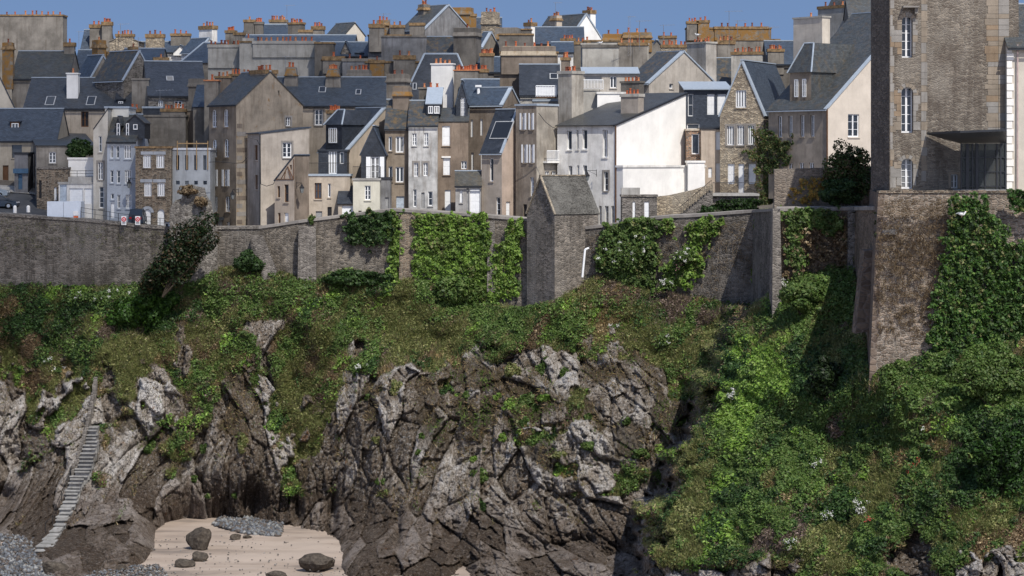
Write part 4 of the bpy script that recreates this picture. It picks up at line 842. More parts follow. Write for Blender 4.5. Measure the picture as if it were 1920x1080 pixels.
mb.box(a-Vector((0, 0, .25)), b-a, (0, 6, 0), (0, 0, .25), CONC); mb.box(a-Vector((0, -.5, 4)), b-a, (0, 5, 0), (0, 0, 3.7), STONEG); railing(rb, a, b, 1.15, 44, BLACK, .012); mb.build('platform', r, r.location.copy()); rb.build('railing', r, r.location.copy())
hw('tall brown garden wall covered by a yellowing creeper', [(1452, 317, 410), (1490, 316, 410), (1560, 314, 410), (1642, 313, 410)], 189.5, .7, rubble((.22, .18, .145), (.12, .1, .08), (.24, .21, .18), 2.4, 6, .4))
# ---------------------------------------------------------------- barracks, bastion, glass pavilion
BARR = rubble((.235, .20, .16), (.13, .105, .085), (.27, .245, .21), 2.6, 8.5, .6)
h = H('huge rubble stone barracks with arched white windows rising out of the frame', 1660, 1668, 1910, 176, 90, 356, -60, None, 'flat', BARR, GREY, cat='barracks', name='barracks', below=1); h.wl = 4.5
S1 = plaster((.21, .17, .125), .5, sd=70); S2 = plaster((.21, .195, .175), .5, sd=71); S3 = plaster((.22, .155, .095), .5, sd=72)
rs = random.Random(4)
def block(x0, y0, x1, y1, m, p=.03): a, b, c, d = h.rect('R', x0, y0, x1, y1); h.fbox(h.extra, 'R', a+.012, b-.012, c+.012, d-.012, 0, p, m)
for (x0, y0, x1, y1) in ((1691, 30, 1711, 108), (1690, 163, 1712, 249), (1690, 297, 1712, 354)):
    a, b, c, d = h.win('R', x0, y0, x1, y1, cols=2, rows=5, dep=.55, arch=True, sill=False)
    y = y0+6; k = 0
    while y < y1-8:
        wl_, wr_ = rs.choice((9, 14, 20)), rs.choice((6, 10, 14)); hh = rs.choice((10, 13, 16)); hh = min(hh, y1-y)
        block(x0-wl_, y, x0, y+hh, rs.choice((S1, S2, S3, S1)), .02+.004*(k % 3)); block(x1, y, x1+wr_, y+hh, rs.choice((S1, S2, S2)), .02+.004*(k % 3)); y += hh; k += 1
    r_ = (b-a)/2
    for i in range(7):
        t0, t1 = math.pi*i/7+.02, math.pi*(i+1)/7-.02
        P_ = lambda rr, t: h.FP('R', (a+b)/2+rr*math.cos(t), d-r_+rr*math.sin(t), .045)
        h.extra.poly([P_(r_, t0), P_(r_+.3, t0), P_(r_+.3, t1), P_(r_, t1)], rs.choice((S1, S2)))
a, b, c, d = h.rect('R', 1691, 12, 1721, 15); h.fbox(h.extra, 'R', a, b, c, d, 0, .7, S2); a, b, c, d = h.rect('R', 1714, 15, 1720, 26); h.fbox(h.extra, 'R', a, b, c, d, 0, .45, S2)
h.win('R', 1783, 327, 1796, 353, cols=2, rows=2, dep=.3, sur=S1, sill=False)
y = -40
while y < 350:
    hh = rs.choice((9, 12, 15)); o_ = rs.choice((0, 3, 6)); block(1852-o_, y, 1872, y+hh, rs.choice((S1, S3, S2, S1)), .025); block(1872, y, 1892, y+hh, rs.choice((S1, S2)), .03); y += hh
y = -40
while y < 330:
    hh = rs.choice((12, 16, 20)); block(1727, y, 1737+rs.choice((0, 2)), y+hh, rs.choice((S1, S2)), .02); y += hh
y = -40
while y < 350:
    hh = rs.choice((12, 16, 20)); block(1669, y, 1669+rs.choice((5, 8, 11)), y+hh, rs.choice((S1, S2, S2, S3)), .011); y += hh
mb = MB(); zt, z0 = W(0, -60, 176).z, W(0, 490, 176).z
A_ = Vector((h.C.x, h.C.y, 0)); B_ = W(1635, 300, 181); B_.z = 0
mb.hexa([A_+Vector((0, 0, z0)), A_+Vector((.5, 3.5, z0)), B_+Vector((0, .6, z0)), B_+Vector((0, 0, z0)), A_+Vector((0, 0, zt)), A_+Vector((.5, 3.5, zt)), B_+Vector((0, .6, zt)), B_+Vector((0, 0, zt))], rubble((.17, .145, .12), (.09, .075, .065), (.17, .15, .13), 2.4, 7, .4))
mb.build('flank_wall', h.root, h.base); h.build()
# bastion
r = empty('bastion', W(1780, 690, 138), 'tall battered stone bastion with dry brown tufts below the barracks', 'bastion'); base = r.location.copy(); mb = MB(); cb = MB()
BAST = rubble((.27, .215, .17), (.11, .085, .065), (.33, .30, .26), 2.3, 6.5, .5); PIER = rubble((.17, .13, .10), (.10, .075, .06), (.16, .13, .11), 1.2, 2.2, .4)
TL, TR = W(1647, 362, 166), W(2790, 362, 162.5); BL, BR = W(1629, 740, 164.6), W(2790, 740, 161.1)
def lerp(a, b, t): return a+(b-a)*t
for i in range(20):
    for j in range(10):
        u0, u1, v0, v1 = (i/20)**1.3, ((i+1)/20)**1.3, j/10, (j+1)/10
        mb.poly([lerp(lerp(TL, TR, u), lerp(BL, BR, u), v) for u, v in ((u0, v1), (u1, v1), (u1, v0), (u0, v0))], BAST)
back = Vector((2.5, 20, 0)); mb.poly([TL, TL+back, BL+back, BL], PIER)
mb.build('masonry', r, base); pb = MB()
for j in range(26):
    v0, v1 = j/26, (j+1)/26; wq = .95+.35*(j % 2); p = [lerp(TL, BL, v0), lerp(TL, BL, v1)]
    pb.hexa([p[1]+Vector((-.02, -.035, .01)), p[1]+Vector((wq, -.035, .01)), p[1]+Vector((wq, .2, .01)), p[1]+Vector((-.02, .2, .01)), p[0]+Vector((-.02, -.035, 0)), p[0]+Vector((wq, -.035, 0)), p[0]+Vector((wq, .2, 0)), p[0]+Vector((-.02, .2, 0))], PIER)
pb.build('quoins', r, base)
for i in range(50):
    a, b = lerp(TL, TR, i/50), lerp(TL, TR, (i+1)/50); cb.box(a+Vector((.01, -.1, .002)), (b-a)-Vector((.02, 0, 0)), (0, .95, 0), (0, 0, .17+.02*(i % 3)), STONEB)
cb.build('coping', r, base); tb = MB(); tb.box(TL+Vector((.6, .8, -.35)), TR-TL, (1.6, 13, 0), (0, 0, .3), CONC); tb.build('terrace', r, base)
mb = MB(); a = W(1656, 440, 165.2); mb.box(a, (1.0, 0, 0), (0, 1, 0), (0, 0, .35), S2); a = W(1656, 436, 165.2)
mb.build('projecting_stone', r, base)
mb = MB(); a, b, c, d = W(1621, 470, 172), W(1642, 468, 172), W(1636, 620, 171), W(1604, 626, 171)
mb.hexa([d, c, c+Vector((0, 2, 0)), d+Vector((0, 2, 0)), a, b, b+Vector((0, 2, 0)), a+Vector((0, 2, 0))], PIER); tag(mb.build('buttress', None, d), 'sloping stone buttress wedge leaning on the bastion corner', 'buttress')
# pavilion
r = empty('glass_pavilion', W(1845, 355, 171), 'dark steel and glass pavilion with a wedge shaped black canopy', 'pavilion'); base = r.location.copy(); mb = MB()
q = lambda x, y, Y: W(x, y, Y); mb = MB()
T = [q(1738, 252, 175.8), q(1800, 249, 168.5), q(1887, 246, 168.5), q(1887, 268, 175.5), q(1800, 269, 175.5)]
for p_ in (T[:3]+T[3:],): mb.poly(p_, LEAD); mb.poly([x+Vector((0, 0, .16)) for x in p_], LEAD)
for i in range(5): a, b = T[i], T[(i+1) % 5]; mb.poly([a, b, b+Vector((0, 0, .16)), a+Vector((0, 0, .16))], LEAD)
mb.build('canopy', r, base); g = MB(); f = MB(); a, b = q(1801, 357, 172), q(1887, 357, 172); z0, z1 = a.z, q(0, 269, 172).z
gm = NT('tinted_glass'); gm.b.inputs['Transmission Weight'].default_value = .75; gm.b.inputs['IOR'].default_value = 1.02; gm.out((.16, .18, .19), .05)
g.box((a.x+.02, 172.05, z0), (b.x-a.x, 0, 0), (0, .02, 0), (0, 0, z1-z0), gm.m); g.build('glass_panel', r, base)
for x in (1801, 1811, 1822, 1829, 1846, 1868, 1875, 1884):
    p = q(x, 357, 172); f.box((p.x, 171.95, z0), (.1 if x not in (1811, 1829) else .22, 0, 0), (0, .12, 0), (0, 0, z1-z0), LEAD)
for y in (296, 323, 350): z = q(0, y, 172).z; f.box((a.x, 171.96, z), (b.x-a.x, 0, 0), (0, .1, 0), (0, 0, .07), LEAD)
f.box((a.x, 171.9, z0-.3), (b.x-a.x, 0, 0), (0, 3, 0), (0, 0, .36), simple('grey_paint', (.3, .3, .3))); f.build('steel_frame', r, base)
h = H('cream building with white quoins and a dark hipped eave at the right edge', 1889, 2120, None, 175.3, 0, 356, 84, 10, 'L', plaster((.46, .42, .35), .15, sd=75), GSLATE, 9, over=.5); h.win('L', 1930, 130, 1960, 230)
for i in range(19): a, b, c, d = h.rect('L', 1888, 86+i*14.2, 1900 if i % 2 else 1897, 86+i*14.2+12.6); h.fbox(h.extra, 'L', a-.02, b+.02, c, d, -.0, .07, WHITEP)
o = MB(); a = W(1908, 356, 175.1); o.bar(a, (a.x, 175.1, W(0, 84, 175.3).z), .06, simple('pink_pipe', (.5, .38, .36)), 7); o.build('drainpipe', h.root, h.base); h.build()
# ================================================================ ground
asph = NT('asphalt'); asph.bump(asph.noise(asph.pos(), 12), .3, .02); ASPH = asph.out(asph.ramp(asph.noise(asph.pos(), .5, 5), [(.3, (.045, .048, .055)), (.7, (.085, .088, .095))]), .85)
paving = simple('stone_paving', (.13, .115, .10), .9, .4)
def gz(px, v):
    Y = interp(YW, px)+1.0+v; zt = ZC-(interp(YT, px)-YH)/F*interp(YW, px)
    par = np.where(px < 330, .25, .9); k = np.interp(px, [60, 200], [.235, .06]); return Y, zt-par+k*np.minimum(v, 18)+.01*np.maximum(v-18, 0)
def sheet(name, x0, x1, nx, vs, m, dz=0):
    X = np.linspace(x0, x1, nx); V = []; Fc = []
    for v in vs:
        Y, z = gz(X, v); z = z+dz; px = X; V.append(np.stack([(px-960)/F*Y, Y, z], 1))
    V = np.concatenate(V)
    for j in range(len(vs)-1):
        for i in range(nx-1): Fc.append((j*nx+i, j*nx+i+1, (j+1)*nx+i+1, (j+1)*nx+i))
    return tag(np_mesh(name, V, np.array(Fc), [m]), kind='structure')
sheet('town_ground', -900, 1638, 80, [0, 2, 5, 8, 12, 18, 30, 60, 120, 400], paving)
sheet('upper_terrace_ground', 1650, 2790, 30, [2, 5, 12, 30, 60, 120, 400], paving)
sheet('road', -300, 172, 30, [.2, 2, 4, 6, 8, 11], ASPH, .03)
sheet('pavement', -300, 172, 30, [11, 11.02, 12.5, 14], CONC, .15)
# ================================================================ terrain
def hsh(ix, iy, s): n = (ix.astype(np.int64)*374761393+iy.astype(np.int64)*668265263+s*1274126177) & 0x7fffffff; n = ((n ^ (n >> 13))*1274126177) & 0x7fffffff; return ((n ^ (n >> 16)) & 0xffff)/65535.0
def vn(x, y, s=0):
    ix, iy = np.floor(x), np.floor(y); fx, fy = x-ix, y-iy; fx = fx*fx*(3-2*fx); fy = fy*fy*(3-2*fy)
    a, b, c, d = hsh(ix, iy, s), hsh(ix+1, iy, s), hsh(ix, iy+1, s), hsh(ix+1, iy+1, s); return (a*(1-fx)+b*fx)*(1-fy)+(c*(1-fx)+d*fx)*fy
def fbm(x, y, s=0, o=4, g=.5):
    r = 0; a = 1; t = 0
    for i in range(o): r = r+a*vn(x*2**i+i*17.3, y*2**i-i*9.1, s+i); t += a; a *= g
    return r/t
def worley(x, y, s=0):
    ix, iy = np.floor(x), np.floor(y); d1 = np.full(x.shape, 9.); d2 = d1.copy(); cell = np.zeros(x.shape); dx1 = np.zeros(x.shape); dy1 = dx1.copy()
    for i in (-1, 0, 1):
        for j in (-1, 0, 1):
            cx, cy = ix+i, iy+j; px = cx+hsh(cx, cy, s); py = cy+hsh(cx, cy, s+5); d = (px-x)**2+(py-y)**2; c = hsh(cx, cy, s+9)
            m = d < d1; d2 = np.where(m, d1, np.minimum(d2, d)); cell = np.where(m, c, cell); dx1 = np.where(m, x-px, dx1); dy1 = np.where(m, y-py, dy1); d1 = np.where(m, d, d1)
    return np.sqrt(d1), np.sqrt(d2), cell, dx1, dy1
def tps(P, Q):
    P = np.array(P, float); n = len(P); x = P[:, :2]/300; z = P[:, 2]; k = lambda r2: np.where(r2 > 0, .5*r2*np.log(r2+1e-12), 0)
    K = k(((x[:, None]-x[None])**2).sum(2))+np.eye(n)*.002; A = np.zeros((n+3, n+3)); A[:n, :n] = K; A[:n, n:] = np.c_[np.ones(n), x]; A[n:, :n] = A[:n, n:].T
    s = np.linalg.solve(A, np.r_[z, 0, 0, 0]); q = Q/300; out = s[n]+q[:, 0]*s[n+1]+q[:, 1]*s[n+2]
    for i in range(n): out += s[i]*k(((q-x[i])**2).sum(1))
    return out
def pip(poly, x, y):
    ins = np.zeros(x.shape, bool); n = len(poly)
    for i in range(n):
        (x1, y1), (x2, y2) = poly[i], poly[(i+1) % n]; c = ((y1 > y) != (y2 > y)); ins ^= c & (x < (x2-x1)*(y-y1)/((y2-y1) if y2 != y1 else 1e-9)+x1)
    return ins
MAIN = [(-160, 545, 250), (0, 540, 249), (150, 542, 249), (300, 540, 248.5), (400, 520, 248), (500, 502, 249.5), (600, 528, 247.5), (650, 508, 246.5), (740, 528, 243.5), (800, 540, 241.5), (900, 572, 237.5), (1000, 578, 229), (1060, 565, 229), (1120, 520, 231.5), (1200, 545, 229.5), (1300, 560, 227), (1400, 578, 224), (1450, 550, 222),
 (-160, 640, 248), (0, 640, 247), (100, 640, 247), (200, 620, 245.5), (300, 620, 243), (400, 600, 242.5), (500, 600, 240.5), (600, 600, 239), (700, 620, 238), (800, 630, 235), (900, 640, 231.5), (1050, 630, 227), (1200, 640, 224.5), (1350, 640, 221),
 (-160, 900, 243), (0, 900, 240.5), (0, 760, 244.5), (100, 880, 236), (60, 800, 243), (100, 700, 245), (130, 850, 236), (200, 700, 242), (200, 850, 235.5), (300, 700, 240.5), (300, 850, 236.5), (400, 720, 239), (470, 660, 239), (450, 850, 234.5), (540, 720, 239), (550, 850, 234.5),
 (-160, 1000, 236), (0, 980, 235), (60, 970, 230), (130, 950, 230), (200, 950, 229), (300, 950, 232), (100, 1040, 212), (0, 1040, 219), (200, 1045, 209.5), (260, 1005, 219), (110, 1078, 204), (30, 1080, 210), (210, 1080, 206.5), (-160, 1080, 212), (285, 1040, 216), (300, 1000, 232), (450, 960, 236.5), (330, 1060, 232), (450, 1100, 234), (550, 1000, 232), (600, 1100, 228),
 (620, 1000, 228), (652, 1015, 219), (655, 1080, 204), (620, 850, 233), (700, 700, 231.5), (700, 850, 226.5), (750, 1000, 216), (780, 1070, 204), (740, 1110, 203), (900, 690, 227), (900, 850, 221), (900, 1000, 212.5), (900, 1110, 198), (1050, 700, 223.5), (1050, 850, 217), (1050, 1000, 211.5), (1100, 1110, 196), (1200, 700, 220), (1200, 850, 213.5), (1200, 1000, 208), (1200, 1110, 195), (1300, 750, 216), (1350, 1000, 206)]
MAIN = [(x, y, float(interp(YW, x))-1.3 if i < 18 and not 960 < x < 1090 else d) for i, (x, y, d) in enumerate(MAIN)]
SPUR = [(1440, 560, 189), (1400, 640, 187), (1360, 720, 184), (1310, 850, 179), (1250, 1000, 173), (1230, 1110, 169), (1500, 525, 185), (1600, 510, 184), (1500, 620, 181), (1500, 750, 174), (1500, 900, 167), (1500, 1110, 158), (1590, 600, 179), (1605, 680, 172), (1600, 800, 168), (1600, 900, 164), (1600, 1110, 155), (1635, 705, 165.4), (1700, 690, 164), (1760, 668, 163.6), (1920, 642, 162.8), (2080, 630, 162), (1700, 800, 162.5), (1700, 900, 159.5), (1700, 1110, 152), (1850, 760, 160), (1850, 900, 156), (1850, 1110, 149), (2080, 800, 156), (2080, 1110, 146), (1800, 710, 162.6)]
EDGE = [(480, 1475), (520, 1462), (560, 1440), (610, 1400), (700, 1352), (780, 1325), (850, 1305), (930, 1268), (1000, 1243), (1080, 1226), (1140, 1222)]
ny = 370; PXR = np.r_[np.linspace(-700, -185, 110), np.linspace(-180, 2100, 1180), np.linspace(2104, 2800, 150)]; nx = len(PXR)
PX = PXR[None].repeat(ny, 0); top = interp(YB, PX[0])-28; v_ = np.linspace(0, 1, ny)[:, None]; PY = top[None]+(1135-top[None])*v_
wob = (fbm(PX/60, PY/34, 3, 3)-.5)*90+(fbm(PX/14, PY/12, 8)-.5)*26
Q = np.stack([np.clip(PX, -170, 2090).ravel(), PY.ravel()], 1); D1 = tps(MAIN, Q).reshape(PX.shape); D2 = tps(SPUR, Q).reshape(PX.shape)
t_ = np.clip((PX-(interp(EDGE, PY)+wob-52))/56, 0, 1); spur = t_*t_*(3-2*t_)
D = D1*(1-spur)+D2*spur; yb_ = interp(YB, PX); D = np.where(PY < yb_, np.where(PX < 1628, interp(YW, PX)+(yb_-PY)/28*2-.4, D+(yb_-PY)/28*3), D)
Xw = (PX-960)/F*D; Zw = ZC-(PY-YH)/F*D+.75*(D-200)
ROCK = [[(-200, 640), (0, 650), (30, 665), (60, 700), (95, 760), (90, 800), (60, 850), (30, 900), (-200, 905)],
 [(-200, 900), (20, 900), (60, 860), (95, 800), (150, 815), (165, 770), (185, 712), (215, 740), (250, 735), (285, 700), (340, 705), (400, 715), (445, 705), (468, 655), (485, 705), (510, 760), (520, 800), (545, 875), (600, 812), (640, 790), (652, 722), (690, 700), (720, 680), (760, 690), (850, 682), (880, 655), (930, 645), (1010, 655), (1050, 655), (1120, 668), (1200, 660), (1260, 690), (1300, 740), (1330, 850), (1290, 1000), (1260, 1160), (-200, 1160)],
 [(1680, 1025), (1720, 1005), (1750, 1050), (1790, 1160), (1690, 1160)], [(1200, 1065), (1340, 1050), (1480, 1052), (1490, 1160), (1190, 1160)], [(1800, 1052), (1900, 1048), (2120, 1040), (2120, 1160), (1790, 1160)], [(185, 680), (215, 660), (222, 700), (200, 720)]]
wx, wy = PX+(fbm(PX/42, PY/42, 21)-.5)*95+(fbm(PX/8, PY/8, 22)-.5)*18, PY+(fbm(PX/42, PY/42, 23)-.5)*110+(fbm(PX/8, PY/8, 24)-.5)*18
rock = np.zeros(PX.shape, bool)
for k, p in enumerate(ROCK): a = pip(p, wx, wy); a &= ((PX < interp(EDGE, PY)+wob*1.3-22+(fbm(PX/22, PY/16, 19)-.5)*70) if k < 2 or k == 5 else True); rock |= a
bnd = fbm(Xw/3.2+7, Zw/5, 911, 4); rock &= ~((PY < 800) & (bnd > .655)); rock &= ~((PY >= 800) & (PY < 930) & (bnd > .73))
rock |= (bnd < .315) & (PY > 600) & (PX < interp(EDGE, PY)-60) & (PY > yb_+70)
soilz = [(350, 820, 34, 60), (440, 770, 22, 50), (900, 700, 70, 34), (990, 740, 60, 60), (1150, 700, 60, 40), (1180, 830, 60, 40), (900, 790, 50, 40), (1270, 790, 30, 60), (700, 745, 25, 40), (560, 900, 30, 30), (1080, 780, 50, 30), (1010, 860, 40, 50), (280, 820, 20, 40), (230, 790, 20, 20), (860, 760, 30, 30), (1210, 900, 40, 40), (1240, 760, 40, 50)]
sf = np.zeros(PX.shape)
for x, y, a, b in soilz: sf = np.maximum(sf, 1-np.sqrt(((wx-x)/a)**2+((wy-y)/b)**2))
sf = np.maximum(sf, (fbm(Xw/4, Zw/6, 31, 5)-.52)*4*np.clip((900-PY)/300, 0, 1)); soil = np.where(rock, np.clip(sf*3, 0, 1), 1.0)
# displacement
an = np.where(PX < 560, .12, np.where(PX < 900, -.10, .28))+ (fbm(Xw/18, Zw/18, 77)-.5)*.22
U = Xw*np.cos(an)+Zw*np.sin(an)+(fbm(Xw/2, Zw/3, 41)-.5)*.35; V = -Xw*np.sin(an)+Zw*np.cos(an)+(fbm(Xw/2, Zw/2, 42)-.5)*.5
disp = (fbm(U/4, V/12, 50, 3)-.5)*3.0; cellc = np.zeros(PX.shape); crack = np.ones(PX.shape)
for su, sv, amp, tilt, s in ((2.4, 8.0, 1.7, .7, 60), (1.1, 3.4, .8, .6, 70), (.55, 1.3, .32, .42, 80), (.3, .42, .12, .24, 90)):
    d1, d2, c, dx, dy = worley(U/su, V/sv, s); disp += (c-.5)*amp+(hsh(np.floor(c*999), np.floor(c*77), 5)-.5)*2*tilt*dx+(hsh(np.floor(c*777), np.floor(c*33), 6)-.5)*2*tilt*dy
    e = np.clip((d2-d1)/.10, 0, 1); disp -= (1-e)*amp*.35; cellc += (c-.5)*amp; crack = np.minimum(crack, .3+.7*e) if su > .4 else crack
smooth_low = np.clip((PY-980)/60, 0, 1)*np.clip((320-PX)/40, 0, 1)
rd = disp*(1-.45*smooth_low)
veg_d = (fbm((Xw+Zw*.5)/5, Zw/26, 105, 3)-.5)*6.0*np.clip((PY-yb_-25)/90, 0, 1)*np.where(PX < 1600, 1, .4)+(fbm(Xw/3.2, Zw/3.2, 100, 4)-.5)*2.2+(fbm(Xw/.9, Zw/.9, 101, 3)-.5)*.8
for cx, cy, rx, ry, dp in ((985, 1022, 34, 22, 2.6), (1030, 1030, 30, 14, 2.2), (1090, 1015, 36, 16, 2.4), (1150, 1040, 30, 20, 2.6), (850, 1000, 22, 40, 3), (870, 1070, 26, 26, 4), (745, 990, 8, 50, 2), (30, 870, 30, 40, 4), (10, 930, 20, 20, 3), (480, 940, 22, 28, 2.5), (1255, 730, 10, 30, 2), (625, 950, 8, 40, 2), (560, 960, 12, 30, 2), (1050, 690, 8, 22, 1.6), (855, 830, 10, 30, 1.2)):
    rd = rd-dp*np.exp(-(((PX-cx)/rx)**2+((PY-cy)/ry)**2))
scale = np.where(spur > .5, .8, 1.0); edgef = np.clip((PY-yb_)/25, 0, 1)
rk = rock.astype(float)
for _ in range(2): rk[1:-1, 1:-1] = (rk[1:-1, 1:-1]*2+rk[:-2, 1:-1]+rk[2:, 1:-1]+rk[1:-1, :-2]+rk[1:-1, 2:])/6
dsp = (rd*rk*(1-.35*soil*rk)+(veg_d+.35)*(1-rk)*scale)*edgef
D = D-dsp; Pw = np.stack([(PX-960)/F*D, D, ZC-(PY-YH)/F*D], 2)
du = np.zeros(Pw.shape); dv = np.zeros(Pw.shape); du[:, 1:-1] = Pw[:, 2:]-Pw[:, :-2]; du[:, 0] = du[:, 1]; du[:, -1] = du[:, -2]; dv[1:-1] = Pw[2:]-Pw[:-2]; dv[0] = dv[1]; dv[-1] = dv[-2]
Nw = np.cross(dv, du); Nw /= np.linalg.norm(Nw, axis=2)[..., None]+1e-9; Nw[Nw[..., 1] > 0] *= -1
rkm = NT('cliff_rock'); at = lambda n: rkm.n('Attribute', _attribute_name=n).outputs['Fac']
gp = rkm.n('NewGeometry').outputs['Position']; zz = rkm.n('SeparateXYZ', Vector=gp).outputs[2]
m1 = rkm.noise(rkm.pos(1, 1, .55, (0, R(8), 0)), 1.3, 6, .72); m2 = rkm.noise(rkm.pos(1, 1, .5), .32, 5, .65); m3 = rkm.noise(rkm.pos(), 3.2, 5, .8)
c = rkm.ramp(rkm.math('ADD', rkm.math('MULTIPLY', m1, .75), rkm.math('MULTIPLY', at('cell'), .4)), [(.27, (.15, .118, .088)), (.38, (.28, .235, .19)), (.47, (.42, .375, .33)), (.56, (.58, .545, .51)), (.76, (.70, .68, .66))])
c = rkm.mix(rkm.ramp(m2, [(.50, 0.0), (.66, .6)]), c, (.15, .105, .07)); c = rkm.mix(rkm.math('MULTIPLY', rkm.ramp(m3, [(.53, 0.0), (.61, 1.0)]), .5), c, (.62, .61, .59))
ru = rkm.noise(rkm.pos(1, 1, .5), 1.0, 4, .6); c = rkm.mix(rkm.ramp(ru, [(.66, 0.0), (.73, .8)]), c, (.26, .12, .04))
wet = rkm.math('ADD', zz, rkm.math('MULTIPLY', rkm.noise(rkm.pos(), .35, 5, .7), -6)); vo = rkm.n('TexVoronoi', Vector=rkm.n('VectorMath', _operation='ADD', i0=rkm.pos(1, 1, .5, (0, R(10), 0)), i1=rkm.n('VectorMath', _operation='SCALE', i0=rkm.n('TexNoise', Vector=gp, Scale=.9, Detail=3.0).outputs[1], Scale=.45).outputs[0]).outputs[0], Scale=1.5, _feature='DISTANCE_TO_EDGE').outputs[0]
vo2 = rkm.n('TexVoronoi', Vector=rkm.pos(1, 1, .6, (0, R(-14), 0)), Scale=3.4, _feature='DISTANCE_TO_EDGE').outputs[0]
ck = rkm.math('MULTIPLY', rkm.ramp(vo, [(.0, .25), (.04, 1.0)]), rkm.ramp(vo2, [(.0, .6), (.04, 1.0)]))
c = rkm.mix(rkm.math('SUBTRACT', 1.0, ck), c, (.035, .028, .022))
c = rkm.mix(rkm.ramp(rkm.math('MULTIPLY', wet, .1), [(-.0, .95), (.30, 0.0)]), c, (.48, .43, .40), 'MULTIPLY')
so_ = rkm.ramp(rkm.noise(rkm.pos(), 2.5, 5, .75), [(.35, (.035, .028, .015)), (.6, (.095, .068, .04)), (.75, (.16, .12, .07))])
c = rkm.mix(rkm.math('MULTIPLY', at('soil'), .85), c, so_); rkm.bump(rkm.math('ADD', rkm.math('ADD', m3, rkm.math('MULTIPLY', ck, .7)), rkm.math('MULTIPLY', rkm.noise(rkm.pos(1, 1, .6), 7, 5, .8), .8)), 1.0, .28)
CLIFF = rkm.out(c, .88)
idx = np.arange(nx*ny).reshape(ny, nx); FC = np.stack([idx[:-1, :-1], idx[1:, :-1], idx[1:, 1:], idx[:-1, 1:]], 2).reshape(-1, 4)
o = np_mesh('cliff', Pw.reshape(-1, 3), FC, [CLIFF], attrs={'soil': soil.ravel(), 'cell': cellc.ravel()*.55})
tag(o, kind='structure')
# beach
sm = NT('sand'); n1 = sm.noise(sm.pos(.3, 1, 1), .25, 5, .6); n2 = sm.noise(sm.pos(), 3.5, 5, .75)
c = sm.ramp(n1, [(.42, (.37, .305, .255)), (.56, (.31, .25, .205)), (.66, (.20, .165, .14))]); c = sm.mix(sm.ramp(n2, [(.62, 0.0), (.70, .7)]), c, (.12, .10, .09)); sm.bump(n2, .4, .05); SAND = sm.out(c, .95)
gx, gy = np.meshgrid(np.r_[-3000, -400, np.linspace(-80, 80, 321), 400, 3000], np.r_[-300, 100, np.linspace(180, 245, 131), 400, 4000]); zz_ = (fbm(gx/6, gy/4, 7)-.5)*.8*np.clip(1-abs(gx)/90, 0, 1)+(fbm(gx/1.2, gy/.6, 9)-.5)*.10
idx = np.arange(gx.size).reshape(gx.shape); FC = np.stack([idx[:-1, :-1], idx[:-1, 1:], idx[1:, 1:], idx[1:, :-1]], 2).reshape(-1, 4)
tag(np_mesh('beach', np.stack([gx, gy, zz_], 2).reshape(-1, 3), FC, [SAND], smooth=True), kind='structure')
# ================================================================ vegetation
OK = ~rock
def cols(*c): return np.array(c)
PAL = {'dark': cols((.022, .050, .012), (.034, .072, .017), (.045, .085, .022), (.016, .036, .010)),
 'mid': cols((.065, .115, .025), (.085, .14, .03), (.045, .085, .018), (.11, .15, .045)),
 'bright': cols((.12, .205, .028), (.15, .25, .038), (.08, .155, .022), (.19, .27, .065)),
 'olive': cols((.14, .15, .05), (.19, .20, .07), (.10, .13, .04), (.22, .21, .09)),
 'tan': cols((.27, .20, .10), (.34, .26, .145), (.20, .14, .065), (.16, .13, .055)),
 'twig': cols((.17, .125, .10), (.22, .165, .14), (.11, .08, .06), (.12, .11, .055)),
 'rust': cols((.18, .125, .07), (.24, .175, .10), (.13, .085, .048), (.27, .21, .13)),
 'white': cols((.75, .75, .72), (.65, .65, .62)), 'pink': cols((.5, .2, .26), (.42, .15, .22)), 'red': cols((.5, .07, .06), (.42, .1, .07)), 'gold': cols((.42, .26, .06), (.32, .20, .05), (.20, .16, .04))}
TY = ['dark', 'mid', 'bright', 'olive', 'tan', 'twig', 'rust']
